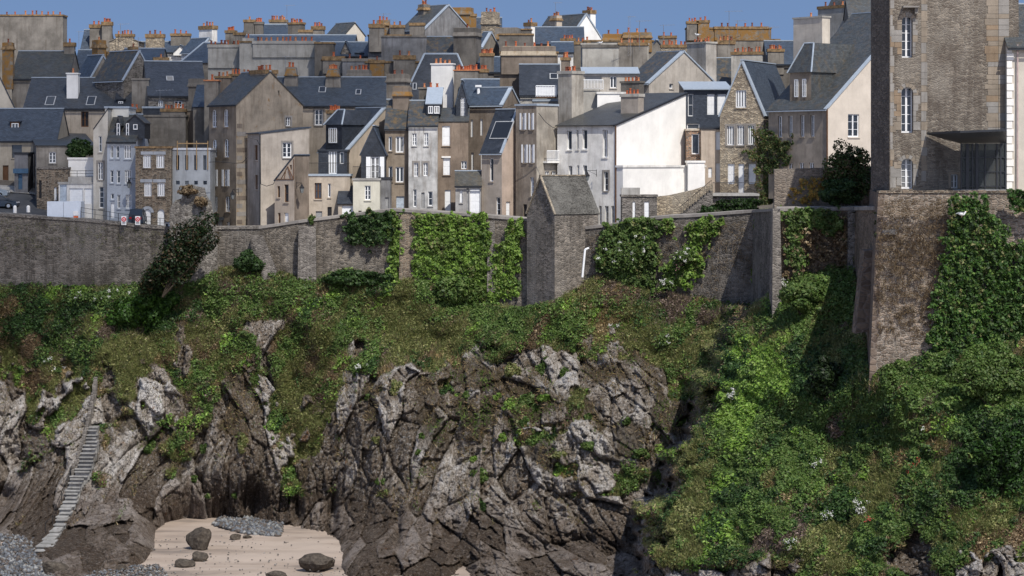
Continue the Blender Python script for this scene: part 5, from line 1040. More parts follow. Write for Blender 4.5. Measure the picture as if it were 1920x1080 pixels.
ZN = [(270, 590, 75, 40, 0, 0, 1.5), (60, 600, 110, 60, 0, 0, .8), (140, 660, 80, 60, 0, 0, .7), (170, 610, 60, 25, 0, 5, .9), (50, 650, 60, 25, 0, 6, .6), (210, 560, 90, 20, 0, 1, .7), (130, 760, 60, 40, -.5, 3, 1.2), (60, 700, 40, 60, 0, 6, .9), (240, 700, 50, 60, -.6, 3, 1.3), (330, 670, 70, 30, -.3, 6, .8), (360, 640, 90, 40, -.3, 3, .7),
 (380, 560, 90, 50, 0, 1, .5), (480, 580, 140, 60, 0, 1, .5), (530, 640, 90, 80, 0, 1, .6), (600, 690, 60, 80, -.3, 6, .9), (570, 780, 40, 100, -.2, 3, 1.2), (640, 700, 40, 80, .3, 2, .8), (620, 620, 80, 40, 0, 0, .6), (700, 640, 60, 60, 0, 1, .7), (780, 600, 60, 60, .5, 3, 1.1), (800, 640, 100, 40, 0, 3, .9), (860, 560, 60, 50, 0, 1, .9), (760, 670, 60, 25, 0, 6, .8), (830, 670, 80, 16, 0, 4, .9),
 (950, 600, 80, 50, 0, 1, .9), (970, 640, 30, 30, 0, 2, 1.0), (1010, 650, 60, 30, 0, 6, .8), (1090, 610, 60, 50, 0, 1, .9), (1180, 560, 60, 60, 0, 0, .5), (1200, 620, 80, 40, 0, 3, .6), (1180, 560, 40, 30, 0, 5, .7), (1290, 590, 60, 30, 0, 5, .9), (1240, 560, 40, 20, 0, 5, 1.0), (1300, 640, 80, 40, 0, 3, .6), (1340, 660, 60, 60, 0, 0, .6), (1140, 600, 40, 20, 0, 4, .6),
 (1500, 580, 110, 60, 0, 1, .9), (1440, 700, 60, 120, .45, 2, 1.4), (1370, 850, 60, 150, .4, 2, 1.2), (1550, 660, 60, 60, 0, 3, .9), (1570, 640, 60, 40, -.5, 3, 1.0), (1590, 560, 40, 60, 0, 1, .8), (1545, 710, 50, 55, 0, 0, 2.2), (1460, 850, 90, 120, .3, 1, .7), (1440, 960, 90, 50, 0, 0, .5), (1440, 1010, 90, 40, 0, 5, 1.3), (1500, 980, 60, 40, 0, 5, .8), (1300, 920, 40, 100, .2, 3, 1.3), (1270, 1040, 40, 60, 0, 3, 1.2),
 (1575, 800, 30, 40, .3, 5, 1.3), (1660, 800, 90, 60, 0, 1, .7), (1600, 880, 70, 60, 0, 3, .9), (1620, 850, 60, 30, 0, 6, .7), (1720, 720, 100, 50, 0, 1, .5), (1720, 830, 18, 90, .7, 4, 1.3), (1640, 950, 18, 120, .7, 3, 1.3), (1850, 720, 110, 60, 0, 1, .7), (1860, 860, 90, 90, 0, 0, 1.1), (1700, 980, 80, 60, 0, 0, .6), (1860, 980, 100, 50, -.2, 3, 1.5), (1900, 1010, 90, 40, -.2, 6, 1.2), (1560, 1020, 60, 60, .5, 3, 1.0), (1740, 750, 60, 40, 0, 5, .7), (1500, 1060, 30, 60, .5, 3, 1.1)]
def sample(n, msk, xr=(-170, 2090)):
    i = rng.uniform(0, ny-1.01, n); j = rng.uniform(0, nx-1.01, n); ii, jj = i.astype(int), j.astype(int); k = msk[ii, jj]; i, j, ii, jj = i[k], j[k], ii[k], jj[k]
    fi, fj = (i-ii)[:, None], (j-jj)[:, None]
    P = (Pw[ii, jj]*(1-fi)+Pw[ii+1, jj]*fi)*(1-fj)+(Pw[ii, jj+1]*(1-fi)+Pw[ii+1, jj+1]*fi)*fj
    return P, Nw[ii, jj], PX[ii, jj], PY[ii, jj]
def zone(px, py):
    S = np.zeros((7, len(px))); n = fbm(px/55, py/45, 200, 3); n2 = fbm(px/14, py/14, 210, 3)
    for k in range(7): S[k] = (fbm((px+py*.6)/30, (py-px*.25)/44, 300+k*7, 4)-.5)*3.4
    S[0] += .18; S[1] += .40; S[2] += .0; S[3] += .62; S[4] += .08; S[5] += .08; S[6] += .08
    for cx, cy, rx, ry, a, k, s in ZN:
        dx, dy = px-cx, py-cy; u, v = dx*math.cos(a)+dy*math.sin(a), -dx*math.sin(a)+dy*math.cos(a); S[k] += s*np.exp(-((u/rx)**2+(v/ry)**2))
    rt = (px > interp(EDGE, py)); rt = rt | (px > interp(EDGE, py)-60) & (rng.random(len(px)) < .6); S[0] += rt*.35; S[1] += rt*.4; S[3] -= rt*.25; S[4] += rt*.1
    S += rng.normal(size=S.shape)*.22
    return S.argmax(0)
def tints(ty, br=None):
    c = np.zeros((len(ty), 3))
    for k, nme in enumerate(TY):
        m = ty == k; p = PAL[nme]; c[m] = p[rng.integers(0, len(p), m.sum())]
    return c*1.22*rng.uniform(.7, 1.3, (len(ty), 1))
def quads(P, N, s, spread=.8, asp=1.5):
    n = len(P); nn = N+rng.normal(size=(n, 3))*spread; nn /= np.linalg.norm(nn, axis=1)[:, None]; t = np.cross(nn, rng.normal(size=(n, 3))); t /= np.linalg.norm(t, axis=1)[:, None]; b = np.cross(nn, t); s = s[:, None]
    V = np.stack([P-t*s*.5*asp, P-b*s*.42+t*s*.1+nn*s*.12, P+t*s*.5*asp, P+b*s*.42+t*s*.1+nn*s*.12], 1).reshape(-1, 3); return V, np.arange(4*n).reshape(-1, 4)
def blades(P, D_, L, wd):
    n = len(P); side = np.cross(D_, rng.normal(size=(n, 3))); side /= np.linalg.norm(side, axis=1)[:, None]; L = L[:, None]; tip = P+D_*L
    tip[:, 2] -= L[:, 0]*.15; return np.stack([P-side*wd, P+side*wd, tip], 1).reshape(-1, 3), np.arange(3*n).reshape(-1, 3)
def unit(v): return v/np.linalg.norm(v, axis=1)[:, None]
# leafy ground cover
vegm = OK & (PY > yb_-20)
P, N, px, py = sample(1480000, vegm); ty = zone(px, py); leafy = ((ty <= 2) & (rng.random(len(ty)) < .8)) | (rng.random(len(ty)) < .22)
nearf = np.clip(P[:, 1]/240, .5, 1)
cl = fbm(P[:, 0]/.55, P[:, 2]/.55, 400, 2)
q = leafy; up = np.array((0, -.15, .75))
sz = np.where(ty == 2, .20, np.where(ty == 0, .17, .17))[q]*rng.uniform(.6, 1.4, q.sum())*nearf[q]**.35
hgt = (np.clip(cl[q]-.25, 0, 1)*.9*rng.random(q.sum())**.6)*np.where(ty[q] >= 3, .5, 1)
V, Fq = quads(P[q]+N[q]*hgt[:, None]+np.array((0, 0, .1)), unit(N[q]*.7+up), sz, .55)
bv = (.62+.8*fbm(P[q][:, 0]/2.6, P[q][:, 2]/2.6, 820, 4))[:, None]; tag(np_mesh('leafy_ground_cover', V, Fq, [LEAF], tint=tints(ty[q])*bv), 'low brambles and ivy spread over the cliff slopes', 'ground cover', kind='stuff')
# grasses
g = ~leafy | (ty == 3); Pg, Ng, tg = P[g], N[g], ty[g]; rep = 2; Pg = np.repeat(Pg, rep, 0)+rng.normal(size=(len(Pg)*rep, 3))*.12; Ng = np.repeat(Ng, rep, 0); tg = np.repeat(tg, rep)
lean = fbm(Pg[:, 0]/3, Pg[:, 2]/3, 500, 2)[:, None]-.5
Dg = unit(np.array((.25, -.2, .75))+Ng*.6+rng.normal(size=Pg.shape)*.33+lean*np.array((1.6, 0, 0))); L = rng.uniform(.2, .62, len(Pg))*np.clip(Pg[:, 1]/240, .6, 1)
V, Ft = blades(Pg-Ng*.05, Dg, L, .028); tag(np_mesh('rough_grass', V, Ft, [LEAF], tint=tints(tg)), 'dry rough grass and twigs between the brambles', 'grass', kind='stuff')
# tufts, heath and small plants among the rocks
P, N, px, py = sample(300000, rock & (PY < 985)); f = (fbm(P[:, 0]/1.6, P[:, 2]/2.4, 600, 4)-.5)*3+N[:, 2]*.7+(900-py)/700; s_ = soil[np.clip(((py-interp(YB, px)+28)/(1135-interp(YB, px)+28)*(ny-1)).astype(int), 0, ny-1), np.clip(np.searchsorted(PXR, px), 0, nx-1)]
k = (f+s_*.9) > .95; P, N, f = P[k], N[k], f[k]; ty = np.where(rng.random(len(P)) < .2, 3, np.where(rng.random(len(P)) < .45, 6, 4)); ty = np.where(fbm(P[:, 0]/1.3, P[:, 2]/1.3, 640, 3) > .60, np.where(rng.random(len(P)) < .6, 1, 2), ty)
Dg = unit(np.array((0, -.3, .5))+N*.6+rng.normal(size=P.shape)*.4); V, Ft = blades(P, Dg, rng.uniform(.2, .55, len(P)), .035)
tag(np_mesh('rock_grass', V, Ft, [LEAF], tint=tints(ty)), 'thin grass tufts rooted in the cracks of the cliff', 'grass', kind='stuff')
# position on the finished terrain for a pixel
def T(px, py, dz=0):
    j = int(np.argmin(np.abs(PXR-px))); i = int(np.argmin(np.abs(PY[:, j]-py))); return Vector(Pw[i, j]), Vector(Nw[i, j])
def leafcloud(C, n, size, pal, shell=.35, seed=0, lobes=26, lr=.38, up=.35, asp=1.5, flat=False):
    """leaves on many overlapping lobes filling an ellipsoid; C = (centre, (rx,ry,rz), shear)"""
    rs = np.random.default_rng(seed); c, rad, shear = C; rad = np.array(rad)
    L = rs.normal(size=(lobes, 3)); L /= np.linalg.norm(L, axis=1)[:, None]; L *= rs.uniform(.25, .85, (lobes, 1)); k = rs.integers(0, lobes, n); lrad = rs.uniform(.7, 1.2, lobes)*lr
    d = rs.normal(size=(n, 3)); d /= np.linalg.norm(d, axis=1)[:, None]; r = 1-shell*rs.random(n)**1.5
    Q_ = (L[k]+d*(lrad[k]*r)[:, None])*rad; Q_[:, 0] += Q_[:, 2]*shear; P = Q_+np.array(c)
    nn = unit(d+np.array((0, -.1, up))); V, Fq = quads(P, nn, size*rs.uniform(.6, 1.4, n), .5, asp); br = rs.uniform(.8, 1.25, lobes)[k]
    p = PAL[pal] if isinstance(pal, str) else pal; return V, Fq, p[rs.integers(0, len(p), n)]*br[:, None]
BARK = simple('bark', (.045, .035, .025), .9)
def bush(label, px, py, rx, ry, pal, n=5000, size=.22, rz=None, shear=0, name='bush', cat='bush', Y=None, up=.35, lobes=26, lr=.38, seed=1, trunk=True, group=None):
    if Y is None: p, _ = T(px, min(py+ry*.6, 1090)); Y = p.y-.3
    c = W(px, py, Y); k = Y/F; b = W(px-shear*ry*.75, py+ry*.9, Y); r = empty(name, b, label, cat, group)
    V, Fq, tn = leafcloud((c, (rx*k, (rz or rx*.7)*k, ry*k), shear), n, size, pal, seed=seed, lobes=lobes, lr=lr, up=up)
    np_mesh('crown', V, Fq, [LEAF], tint=tn, parent=r, base=b)
    if trunk:
        mb = MB(); rs = random.Random(seed)
        for i in range(7):
            e = Vector((c.x+rs.uniform(-.6, .6)*rx*k+shear*.5*ry*k, c.y+rs.uniform(-.4, .4)*rx*k, c.z+rs.uniform(-.1, .6)*ry*k)); m_ = b.lerp(e, .5)+Vector((rs.uniform(-.2, .2), 0, .1)); w_ = .12 if ry*k > 1.5 else .05
            mb.cone(b-Vector((0, 0, .4)), m_, w_, w_*.6, BARK, 6); mb.cone(m_, e, w_*.6, w_*.2, BARK, 5)
        mb.build('trunk', r, b)
    return r
bush('round dark green bush beside the white terrace wall', 150, 280, 26, 21, 'dark', 3500, .25, Y=257.5, seed=3)
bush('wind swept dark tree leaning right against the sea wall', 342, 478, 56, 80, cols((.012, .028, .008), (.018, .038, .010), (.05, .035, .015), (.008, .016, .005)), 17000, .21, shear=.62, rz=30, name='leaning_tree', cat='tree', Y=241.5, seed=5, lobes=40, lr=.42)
bush('large dark green mound of shrub below the leaning tree', 272, 582, 66, 52, cols((.035, .085, .012), (.055, .125, .016), (.02, .05, .008)), 15000, .26, rz=30, seed=6, lobes=50, lr=.28, shear=.3)
bush('dark rounded bush at the foot of the small stair', 472, 490, 30, 28, 'dark', 5000, .25, seed=7)
bush('low dark clipped hedge under the curving wall', 660, 522, 74, 18, 'dark', 7000, .22, rz=22, seed=8, name='hedge', lobes=40, lr=.3)
bush('pale flowering shrub tucked above the clipped hedge', 628, 517, 26, 6, cols((.35, .36, .2), (.1, .15, .04)), 900, .2, seed=9, trunk=False)
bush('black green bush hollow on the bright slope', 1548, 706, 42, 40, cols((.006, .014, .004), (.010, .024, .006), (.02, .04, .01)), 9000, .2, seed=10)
bush('mixed green shrub at the foot of the watch turret', 985, 530, 26, 44, 'mid', 4200, .24, seed=12)
bush('olive green leafy mound under the wide ivy curtain', 850, 548, 46, 34, 'mid', 6000, .26, seed=13)
bush('dense bright leaved shrub beneath the bright slope top', 1505, 560, 60, 30, 'mid', 6500, .2, seed=14, lobes=40, lr=.3)
bush('big glossy bush in the lower right corner', 1880, 860, 70, 90, cols((.02, .05, .01), (.035, .085, .014), (.01, .025, .006)), 26000, .17, rz=40, seed=15, lobes=70, lr=.24)
bush('thick shrub hiding the bastion foot at the right edge', 1860, 715, 90, 50, 'mid', 22000, .15, rz=40, seed=16, lobes=60, lr=.26)
bush('shrub of bare grey twigs on the right slope', 1573, 806, 24, 20, 'twig', 3500, .12, seed=17, up=0)
bush('brown pine bush leaning over the garden wall', 1600, 326, 52, 66, cols((.05, .08, .02), (.10, .07, .04), (.03, .055, .015), (.07, .10, .03)), 13000, .16, shear=-.25, name='pine', cat='tree', Y=188, seed=18, rz=24, lobes=40, lr=.3)
bush('dark green lower boughs of the garden pine', 1574, 358, 48, 26, cols((.02, .045, .012), (.035, .07, .018)), 7000, .16, Y=187, seed=19, lobes=30, lr=.3, name='bush')
bush('dark hedge hanging below the iron balcony', 1385, 386, 50, 17, cols((.012, .03, .007), (.03, .065, .012), (.008, .016, .005)), 5500, .2, Y=235.4, rz=10, seed=20, name='hedge', lobes=36)
bush('small bush at the bottom of the stone steps', 1325, 396, 14, 12, 'dark', 1400, .2, Y=234.5, seed=21)
bush('little green shrub growing on the wall coping', 585, 412, 7, 9, 'mid', 400, .2, Y=243.6, seed=22)
bush('rust brown shrub on the ruined wall, upper one', 352, 357, 19, 9, 'rust', 1300, .2, Y=246, seed=23, name='shrub')
bush('rust brown shrub on the ruined wall, lower one', 377, 377, 13, 11, 'rust', 1100, .2, Y=245.7, seed=24, name='shrub')
# ivy curtains on the walls
def ivy(label, poly, pal, n, size=.24, Yf=None, off=.35, name='ivy', seed=0, dens=0.0, thick=.35):
    n = int(n*1.35); rs = np.random.default_rng(seed); a = np.array(poly, float); lo, hi = a.min(0), a.max(0); x = rs.uniform(lo[0]-6, hi[0]+6, n); y = rs.uniform(lo[1]-6, hi[1]+6, n)
    w1, w2 = (fbm(x/11, y/11, 31+seed)-.5)*40+rs.normal(size=n)*1.5, (fbm(x/11, y/11, 57+seed)-.5)*34; k = pip(poly, x+w1, y+w2) & (fbm(x/6, y/9, 171+seed, 3) > .30)
    if dens: k &= fbm(x/6, y/6, 71+seed, 3) > dens
    x, y = x[k], y[k]; Y = (Yf(x, y) if Yf else interp(YW, x))-off; bump = fbm(x/9, y/9, 90+seed, 3)*thick*2.2; Y = Y-bump+rs.random(len(x))*thick
    P = np.stack([(x-960)/F*Y, Y, ZC-(y-YH)/F*Y], 1); nn = unit(np.tile((.1, -.9, .45), (len(x), 1))); V, Fq = quads(P, nn, size*.82*rs.uniform(.5, 1.5, len(x)), .6)
    p = PAL[pal] if isinstance(pal, str) else pal; tn = p[rs.integers(0, len(p), len(x))]*(.35+1.3*fbm(x/16, y/20, 5+seed, 3))[:, None]*rs.uniform(.7, 1.3, (len(x), 1)); dead = (fbm(x/9, y/14, 205+seed, 3) > .68) & (rs.random(len(x)) < .5); tn[dead] = PAL['olive'][rs.integers(0, 4, dead.sum())]
    c = P.mean(0); return tag(np_mesh(name, V, Fq, [LEAF], tint=tn, base=c), label, 'climbing plant')
ivy('widest bright green ivy curtain filling the high curtain wall', [(778, 405), (915, 403), (918, 520), (905, 560), (860, 575), (800, 540), (776, 510)], 'bright', 22000, .25, seed=1)
ivy('narrow bright ivy column left of the watch turret', [(952, 412), (980, 408), (976, 470), (966, 560), (905, 575), (928, 470)], 'bright', 8000, .25, seed=2)
ivy('slim ivy strip right of the dark hanging creeper', [(730, 400), (752, 396), (752, 525), (726, 530)], 'bright', 5000, .25, seed=3)
ivy('dark green creeper spilling over the curving wall', [(644, 405), (700, 394), (735, 397), (738, 440), (700, 468), (665, 460), (648, 430)], 'dark', 9000, .26, seed=4, thick=.6)
ivy('dark leafy creeper with white flowers right of the turret pipe', [(1128, 430), (1160, 410), (1228, 410), (1236, 480), (1222, 545), (1160, 540), (1120, 500)], 'mid', 13000, .26, seed=5, thick=.5)
ivy('small ivy flap hanging over the coping right of the creeper', [(1240, 412), (1264, 412), (1262, 448), (1248, 440)], 'bright', 1200, .24, seed=6)
ivy('ragged ivy strand with white flowers on the blackened wall', [(1293, 418), (1345, 408), (1352, 440), (1325, 450), (1320, 500), (1290, 540), (1240, 545), (1245, 500), (1285, 470)], 'bright', 8000, .25, seed=7)
ivy('ivy clump left of the square pier', [(1415, 400), (1450, 396), (1450, 450), (1425, 440)], 'mid', 2200, .24, seed=8)
ivy('short ivy column beside the white flowers at the pier foot', [(1416, 500), (1440, 500), (1445, 560), (1415, 570)], 'bright', 2200, .24, seed=9)
ivy('ivy garland along the top of the set back wall', [(1470, 390), (1575, 394), (1572, 430), (1545, 440), (1520, 425), (1506, 450), (1504, 520), (1482, 520), (1478, 430)], 'mid', 8000, .22, seed=10)
ivy('brown dry growth hanging on the set back wall', [(1468, 440), (1590, 400), (1590, 500), (1470, 520)], 'rust', 5000, .2, seed=11, dens=.52)
ivy('dark ivy on the corner of the set back wall', [(1604, 398), (1636, 396), (1636, 500), (1604, 500)], cols((.05, .05, .02), (.08, .06, .03), (.03, .04, .015)), 3000, .2, seed=12, dens=.4)
bY = lambda x, y: interp([(1629, 165.1), (1920, 164.2), (2300, 163)], x)
ivy('great sheet of glossy ivy covering the bastion front', [(1785, 365), (1845, 368), (1850, 400), (1880, 410), (1892, 450), (1960, 470), (2080, 500), (2080, 690), (1900, 690), (1742, 668), (1752, 560), (1770, 470)], cols((.03, .075, .012), (.05, .115, .02), (.018, .045, .008), (.09, .15, .03)), 52000, .19, bY, seed=13, off=.2)
ivy('ivy clump over the bastion coping at the right edge', [(1886, 360), (1990, 360), (1990, 400), (1905, 402)], cols((.03, .075, .012), (.05, .115, .02)), 3500, .19, bY, seed=14, off=.2)
def tufts(label, polys, pal, n, Yf, seed, L=(.15, .5), down=.5, dens=.5):
    rs = np.random.default_rng(seed); a = np.array(polys, float); lo, hi = a.min(0), a.max(0); x = rs.uniform(lo[0], hi[0], n); y = rs.uniform(lo[1], hi[1], n); k = pip(polys, x, y) & (fbm(x/8, y/8, seed, 3)+.25*(hi[1]-y)/(hi[1]-lo[1]) > dens); x, y = x[k], y[k]; Y = Yf(x, y)-.03
    P = np.stack([(x-960)/F*Y, Y, ZC-(y-YH)/F*Y], 1); V, Ft = blades(P, unit(rs.normal(size=(len(x), 3))*.45+np.array((0, -.8, .1))), rs.uniform(*L, len(x)), .02); p = PAL[pal]; tag(np_mesh('dry_tufts', V, Ft, [LEAF], tint=p[rs.integers(0, len(p), len(x))]*rs.uniform(.7, 1.2, (len(x), 1)), base=P.mean(0)), label, 'grass', kind='stuff')
tufts('brown dry tufts bristling from the bastion masonry', [(1655, 375), (1790, 372), (1775, 470), (1750, 560), (1742, 670), (1650, 690), (1640, 500)], 'rust', 22000, bY, 3, dens=.60)
tufts('brown dry tufts on the blackened curtain wall', [(1100, 440), (1450, 410), (1450, 520), (1300, 560), (1240, 520), (1120, 500)], 'rust', 12000, lambda x, y: interp(YW, x)-.25, 4, dens=.6)
tufts('thin weeds on the long grey sea wall', [(0, 410), (320, 435), (320, 500), (0, 470)], 'olive', 8000, lambda x, y: interp(YW, x)-.2, 5, dens=.72, L=(.1, .3))
tufts('brown weeds on the set back wall', [(1468, 410), (1635, 400), (1635, 510), (1470, 540)], 'rust', 9000, lambda x, y: interp(YW, x)-.25, 6, dens=.55)
ivy('yellowing autumn creeper spread over the brown garden wall', [(1478, 365), (1510, 335), (1560, 320), (1590, 330), (1550, 350), (1530, 372), (1490, 378)], 'gold', 2600, .2, lambda x, y: x*0+189.4, seed=20, off=.05, dens=.42, thick=.12)
ivy('reddish green creeper climbing the left corner of the brown house', [(1392, 284), (1412, 274), (1417, 236), (1432, 238), (1436, 330), (1446, 340), (1446, 392), (1428, 396), (1421, 330), (1412, 298), (1396, 292)], cols((.08, .11, .03), (.12, .09, .035), (.05, .09, .02)), 6000, .2, lambda x, y: x*0+247.3, seed=21, off=.02, thick=.15, dens=.3)
ivy('green creeper on the brown facade below the four windows', [(1430, 250), (1445, 245), (1450, 262), (1482, 262), (1480, 290), (1470, 318), (1436, 320)], cols((.03, .06, .012), (.05, .085, .02), (.07, .06, .02)), 4500, .2, lambda x, y: interp([(1430, 246.8), (1441, 246.4), (1551, 239.9)], x), seed=22, off=.02, thick=.15)
# flowers
def flower(label, px, py, rx, ry, pal, n, size=.13, Y=None, name='flowering_plant', group=None):
    p, nr = T(px, py); Y = Y or p.y-.7; c = W(px, py, Y); k = Y/F; rs = np.random.default_rng(int(px)); m = max(3, n//14); cc = rs.normal(size=(m, 3))*np.array((rx, rx*.5, ry))*k*.5; q_ = rs.integers(0, m, n)
    P = cc[q_]+rs.normal(size=(n, 3))*.09+np.array(c); V, Fq = quads(P, np.tile((0., -.6, .6), (n, 1)), np.full(n, size), .6, 1.0); pl = PAL[pal]; b = c-Vector((0, 0, ry*k))
    r = empty(name, b, label, 'flowering plant', group); np_mesh('blossom', V, Fq, [LEAF], tint=pl[rs.integers(0, len(pl), n)], parent=r, base=b)
    n2 = n*3; P = rs.normal(size=(n2, 3))*np.array((rx, rx*.5, ry))*k*.5+np.array(c)+np.array((0, .25, -.15)); V, Fq = quads(P, np.tile((0., -.6, .6), (n2, 1)), np.full(n2, .2), .6); np_mesh('foliage', V, Fq, [LEAF], tint=PAL['mid'][rs.integers(0, 4, n2)], parent=r, base=b)
flower('large white flower head patch low on the right slope', 1613, 950, 14, 12, 'white', 260, .1)
flower('red flowering plant below the footpath on the right slope', 1716, 878, 16, 14, 'red', 130, .08)
flower('small red flowers above the lower grass', 1624, 978, 7, 7, 'red', 50, .08)
flower('white flowers left of the red flowering plant, beside grass', 1556, 968, 18, 10, 'white', 110, .08)
flower('white flowers at the lower left of the grassy patch', 1484, 1018, 12, 10, 'white', 90, .08)
flower('white valerian at the left edge of the bright ivy slope', 1374, 742, 9, 9, 'white', 90, .11)
flower('pink valerian at the foot of the square pier', 1448, 546, 11, 8, 'pink', 160, .12)
flower('white valerian beside the pink clump at the pier', 1470, 532, 9, 9, 'white', 80, .11)
flower('pink valerian hanging between the ivy strands', 1271, 495, 10, 12, 'pink', 120, .12, Y=228)
flower('white blossoms scattered over the dark leafy creeper', 1180, 470, 46, 36, 'white', 190, .12, Y=229.8)
flower('white blossoms at the bottom of the ragged ivy', 1250, 530, 14, 8, 'white', 90, .12, Y=227.5)
flower('white blossoms beside the ragged ivy strand', 1282, 478, 20, 10, 'white', 110, .12, Y=227.5)
flower('long drift of white flowers under the sea wall', 180, 553, 60, 10, 'white', 220, .11)
flower('white flowers on the dark slope at far left', 88, 675, 14, 5, 'white', 40, .11)
flower('white flowers on the slope left of the cliff top point', 108, 693, 8, 5, 'white', 30, .11)
flower('white flowers on the green tongue left of the grey crags', 685, 685, 20, 8, 'white', 60, .11)
flower('white flowers in the brambles right of centre', 1158, 612, 14, 6, 'white', 50, .1)
flower('white flowers above the central crags', 1245, 640, 18, 14, 'white', 60, .1)
flower('white flowers near the dry grass left of the hollow', 1530, 870, 12, 10, 'white', 60, .08)
flower('single white bloom in the right hand brambles', 1731, 803, 3, 4, 'white', 20, .08)
for i, (x, y, a, b, t_) in enumerate([(938, 745, 9, 7, 'bright'), (990, 760, 16, 24, 'mid'), (985, 800, 10, 14, 'mid'), (1020, 745, 12, 12, 'bright'), (943, 822, 10, 8, 'bright'), (892, 862, 10, 7, 'bright'), (905, 890, 18, 14, 'mid'), (908, 950, 9, 18, 'dark'), (1105, 835, 16, 10, 'mid'), (1200, 852, 22, 10, 'mid'), (1050, 850, 16, 8, 'olive'), (790, 817, 5, 6, 'mid'), (787, 848, 5, 6, 'mid'), (690, 745, 8, 8, 'mid'), (705, 825, 9, 7, 'olive'), (717, 905, 14, 8, 'mid'), (745, 730, 12, 14, 'olive'), (278, 842, 14, 14, 'mid'), (440, 930, 11, 9, 'mid'), (365, 898, 7, 7, 'mid'), (455, 830, 12, 22, 'olive'), (560, 860, 16, 22, 'olive'), (880, 740, 10, 8, 'mid'), (1100, 780, 7, 7, 'mid'), (1175, 790, 10, 10, 'mid'), (1240, 890, 12, 10, 'mid'), (390, 930, 5, 5, 'mid'), (385, 840, 6, 10, 'mid'), (960, 700, 12, 16, 'olive'), (1020, 690, 14, 20, 'mid'), (1060, 700, 8, 12, 'mid')]):
    p, nn_ = T(x, y); tagl = 'green tuft rooted on the bare cliff face'
    kk = p.y/F; V, Fq, tn = leafcloud((p+nn_*.15, (a*kk, a*kk*.6, b*kk), 0), int(a*b*4), .2, t_, lobes=8, lr=.5, seed=i); o = np_mesh('cliff_plant', V, Fq, [LEAF], tint=tn, base=p); tag(o, tagl, 'plant', 'small green plants rooted on the bare cliff face')
# ================================================================ cliff stairs, boulders, street things
ROCKM = NT('boulder_rock'); n_ = ROCKM.noise(ROCKM.pos(), 2.2, 6, .75); c = ROCKM.ramp(n_, [(.35, (.03, .025, .022)), (.55, (.085, .07, .055)), (.72, (.16, .14, .12))]); ROCKM.bump(ROCKM.noise(ROCKM.pos(), 5, 6, .8), .9, .12); BOULD = ROCKM.out(c, .85)
def beachY(py): return ZC*F/(py-YH)
def boulder(label, px, py, rx, ry, seed, m=None, group=None, rz=None, name='boulder'):
    Y = beachY(py); c = W(px, py, Y); k = Y/F; mb = MB(); lump(mb, (c.x, c.y, ry*k*.75), rx*k, (rz or rx*.8)*k, ry*k*1.25, m or BOULD, 3, .3, seed); return tag(mb.build(name, None, (c.x, c.y, 0)), label, 'rock', group)
boulder('pointed dark boulder standing alone on the sand', 375, 1032, 28, 25, 21)
boulder('long low dark boulder on the sand, nearest the bottom edge', 594, 1068, 40, 19, 2)
boulder('flat boulder close to the pebble bank', 441, 1012, 12, 7, 3)
boulder('second flat boulder right of the one by the pebble bank', 464, 1010, 10, 4, 4)
boulder('ragged blue grey rock in the sand, upper end', 372, 1052, 17, 9, 5, name='rock'); boulder('ragged blue grey rock in the sand, lower end', 346, 1062, 24, 8, 6, name='rock')
boulder('small dark rock at the bottom left of the sand', 225, 1070, 11, 6, 7, name='rock'); boulder('rock cut by the bottom edge under the long boulder', 520, 1084, 22, 7, 8, name='rock')
boulder('pair of tiny rocks in the middle of the sand, left', 398, 1025, 2.6, 1.6, 9, name='stone')
boulder('large black rock below the foot of the stairs', 105, 1078, 30, 14, 12)
# pebbles
rs = np.random.default_rng(5); mb = MB(); import bmesh as _bm
def pebbles(label, poly, n, s0, s1, colr, z=0):
    a = np.array(poly, float); lo, hi = a.min(0), a.max(0); x = rs.uniform(lo[0], hi[0], n); y = rs.uniform(lo[1], hi[1], n); k = pip(poly, x, y); x, y = x[k], y[k]; Y = beachY(y); X = (x-960)/F*Y; s = rs.uniform(s0, s1, len(x))**1
    oc = np.array([(1, 0, 0), (0, 1, 0), (-1, 0, 0), (0, -1, 0), (0, 0, .7), (0, 0, -.7)], float); fc = np.array([(0, 1, 4), (1, 2, 4), (2, 3, 4), (3, 0, 4), (1, 0, 5), (2, 1, 5), (3, 2, 5), (0, 3, 5)])
    an = rs.uniform(0, 6.28, len(x)); V = oc[None]*s[:, None, None]*rs.uniform(.6, 1.3, (len(x), 6, 1)); ca, sa = np.cos(an)[:, None], np.sin(an)[:, None]; V = np.stack([V[..., 0]*ca-V[..., 1]*sa, V[..., 0]*sa+V[..., 1]*ca, V[..., 2]], 2)+np.stack([X, Y, s*.3+z+rs.uniform(0, .15, len(x))], 1)[:, None]
    Fm = (fc[None]+6*np.arange(len(x))[:, None, None]).reshape(-1, 3); tn = np.repeat(np.array(colr)[rs.integers(0, len(colr), len(x))]*rs.uniform(.6, 1.3, (len(x), 1)), 8, 0)
    tag(np_mesh('pebbles', V.reshape(-1, 3), Fm, [PEB], tint=tn, base=(X.mean(), Y.mean(), 0)), label, 'pebbles', kind='stuff')
pb_ = NT('pebble'); PEB = pb_.out(pb_.n('Attribute', _attribute_name='tint').outputs['Color'], .85)
GB = [(.13, .14, .155), (.09, .095, .105), (.20, .20, .195), (.09, .075, .065)]
pebbles('bank of grey pebbles at the cliff foot behind the sand', [(400, 985), (420, 968), (500, 965), (530, 985), (525, 1008), (460, 1004), (440, 998)], 3000, .1, .38, GB)
pebbles('blue grey shingle left of the sand at the stair foot', [(-160, 985), (60, 1010), (130, 1035), (100, 1100), (-160, 1100)], 9000, .08, .32, GB)
pebbles('scattered small stones on the sand', [(130, 1030), (420, 1000), (660, 1010), (660, 1100), (100, 1100)], 500, .04, .14, [(.12, .11, .10), (.2, .19, .18)])
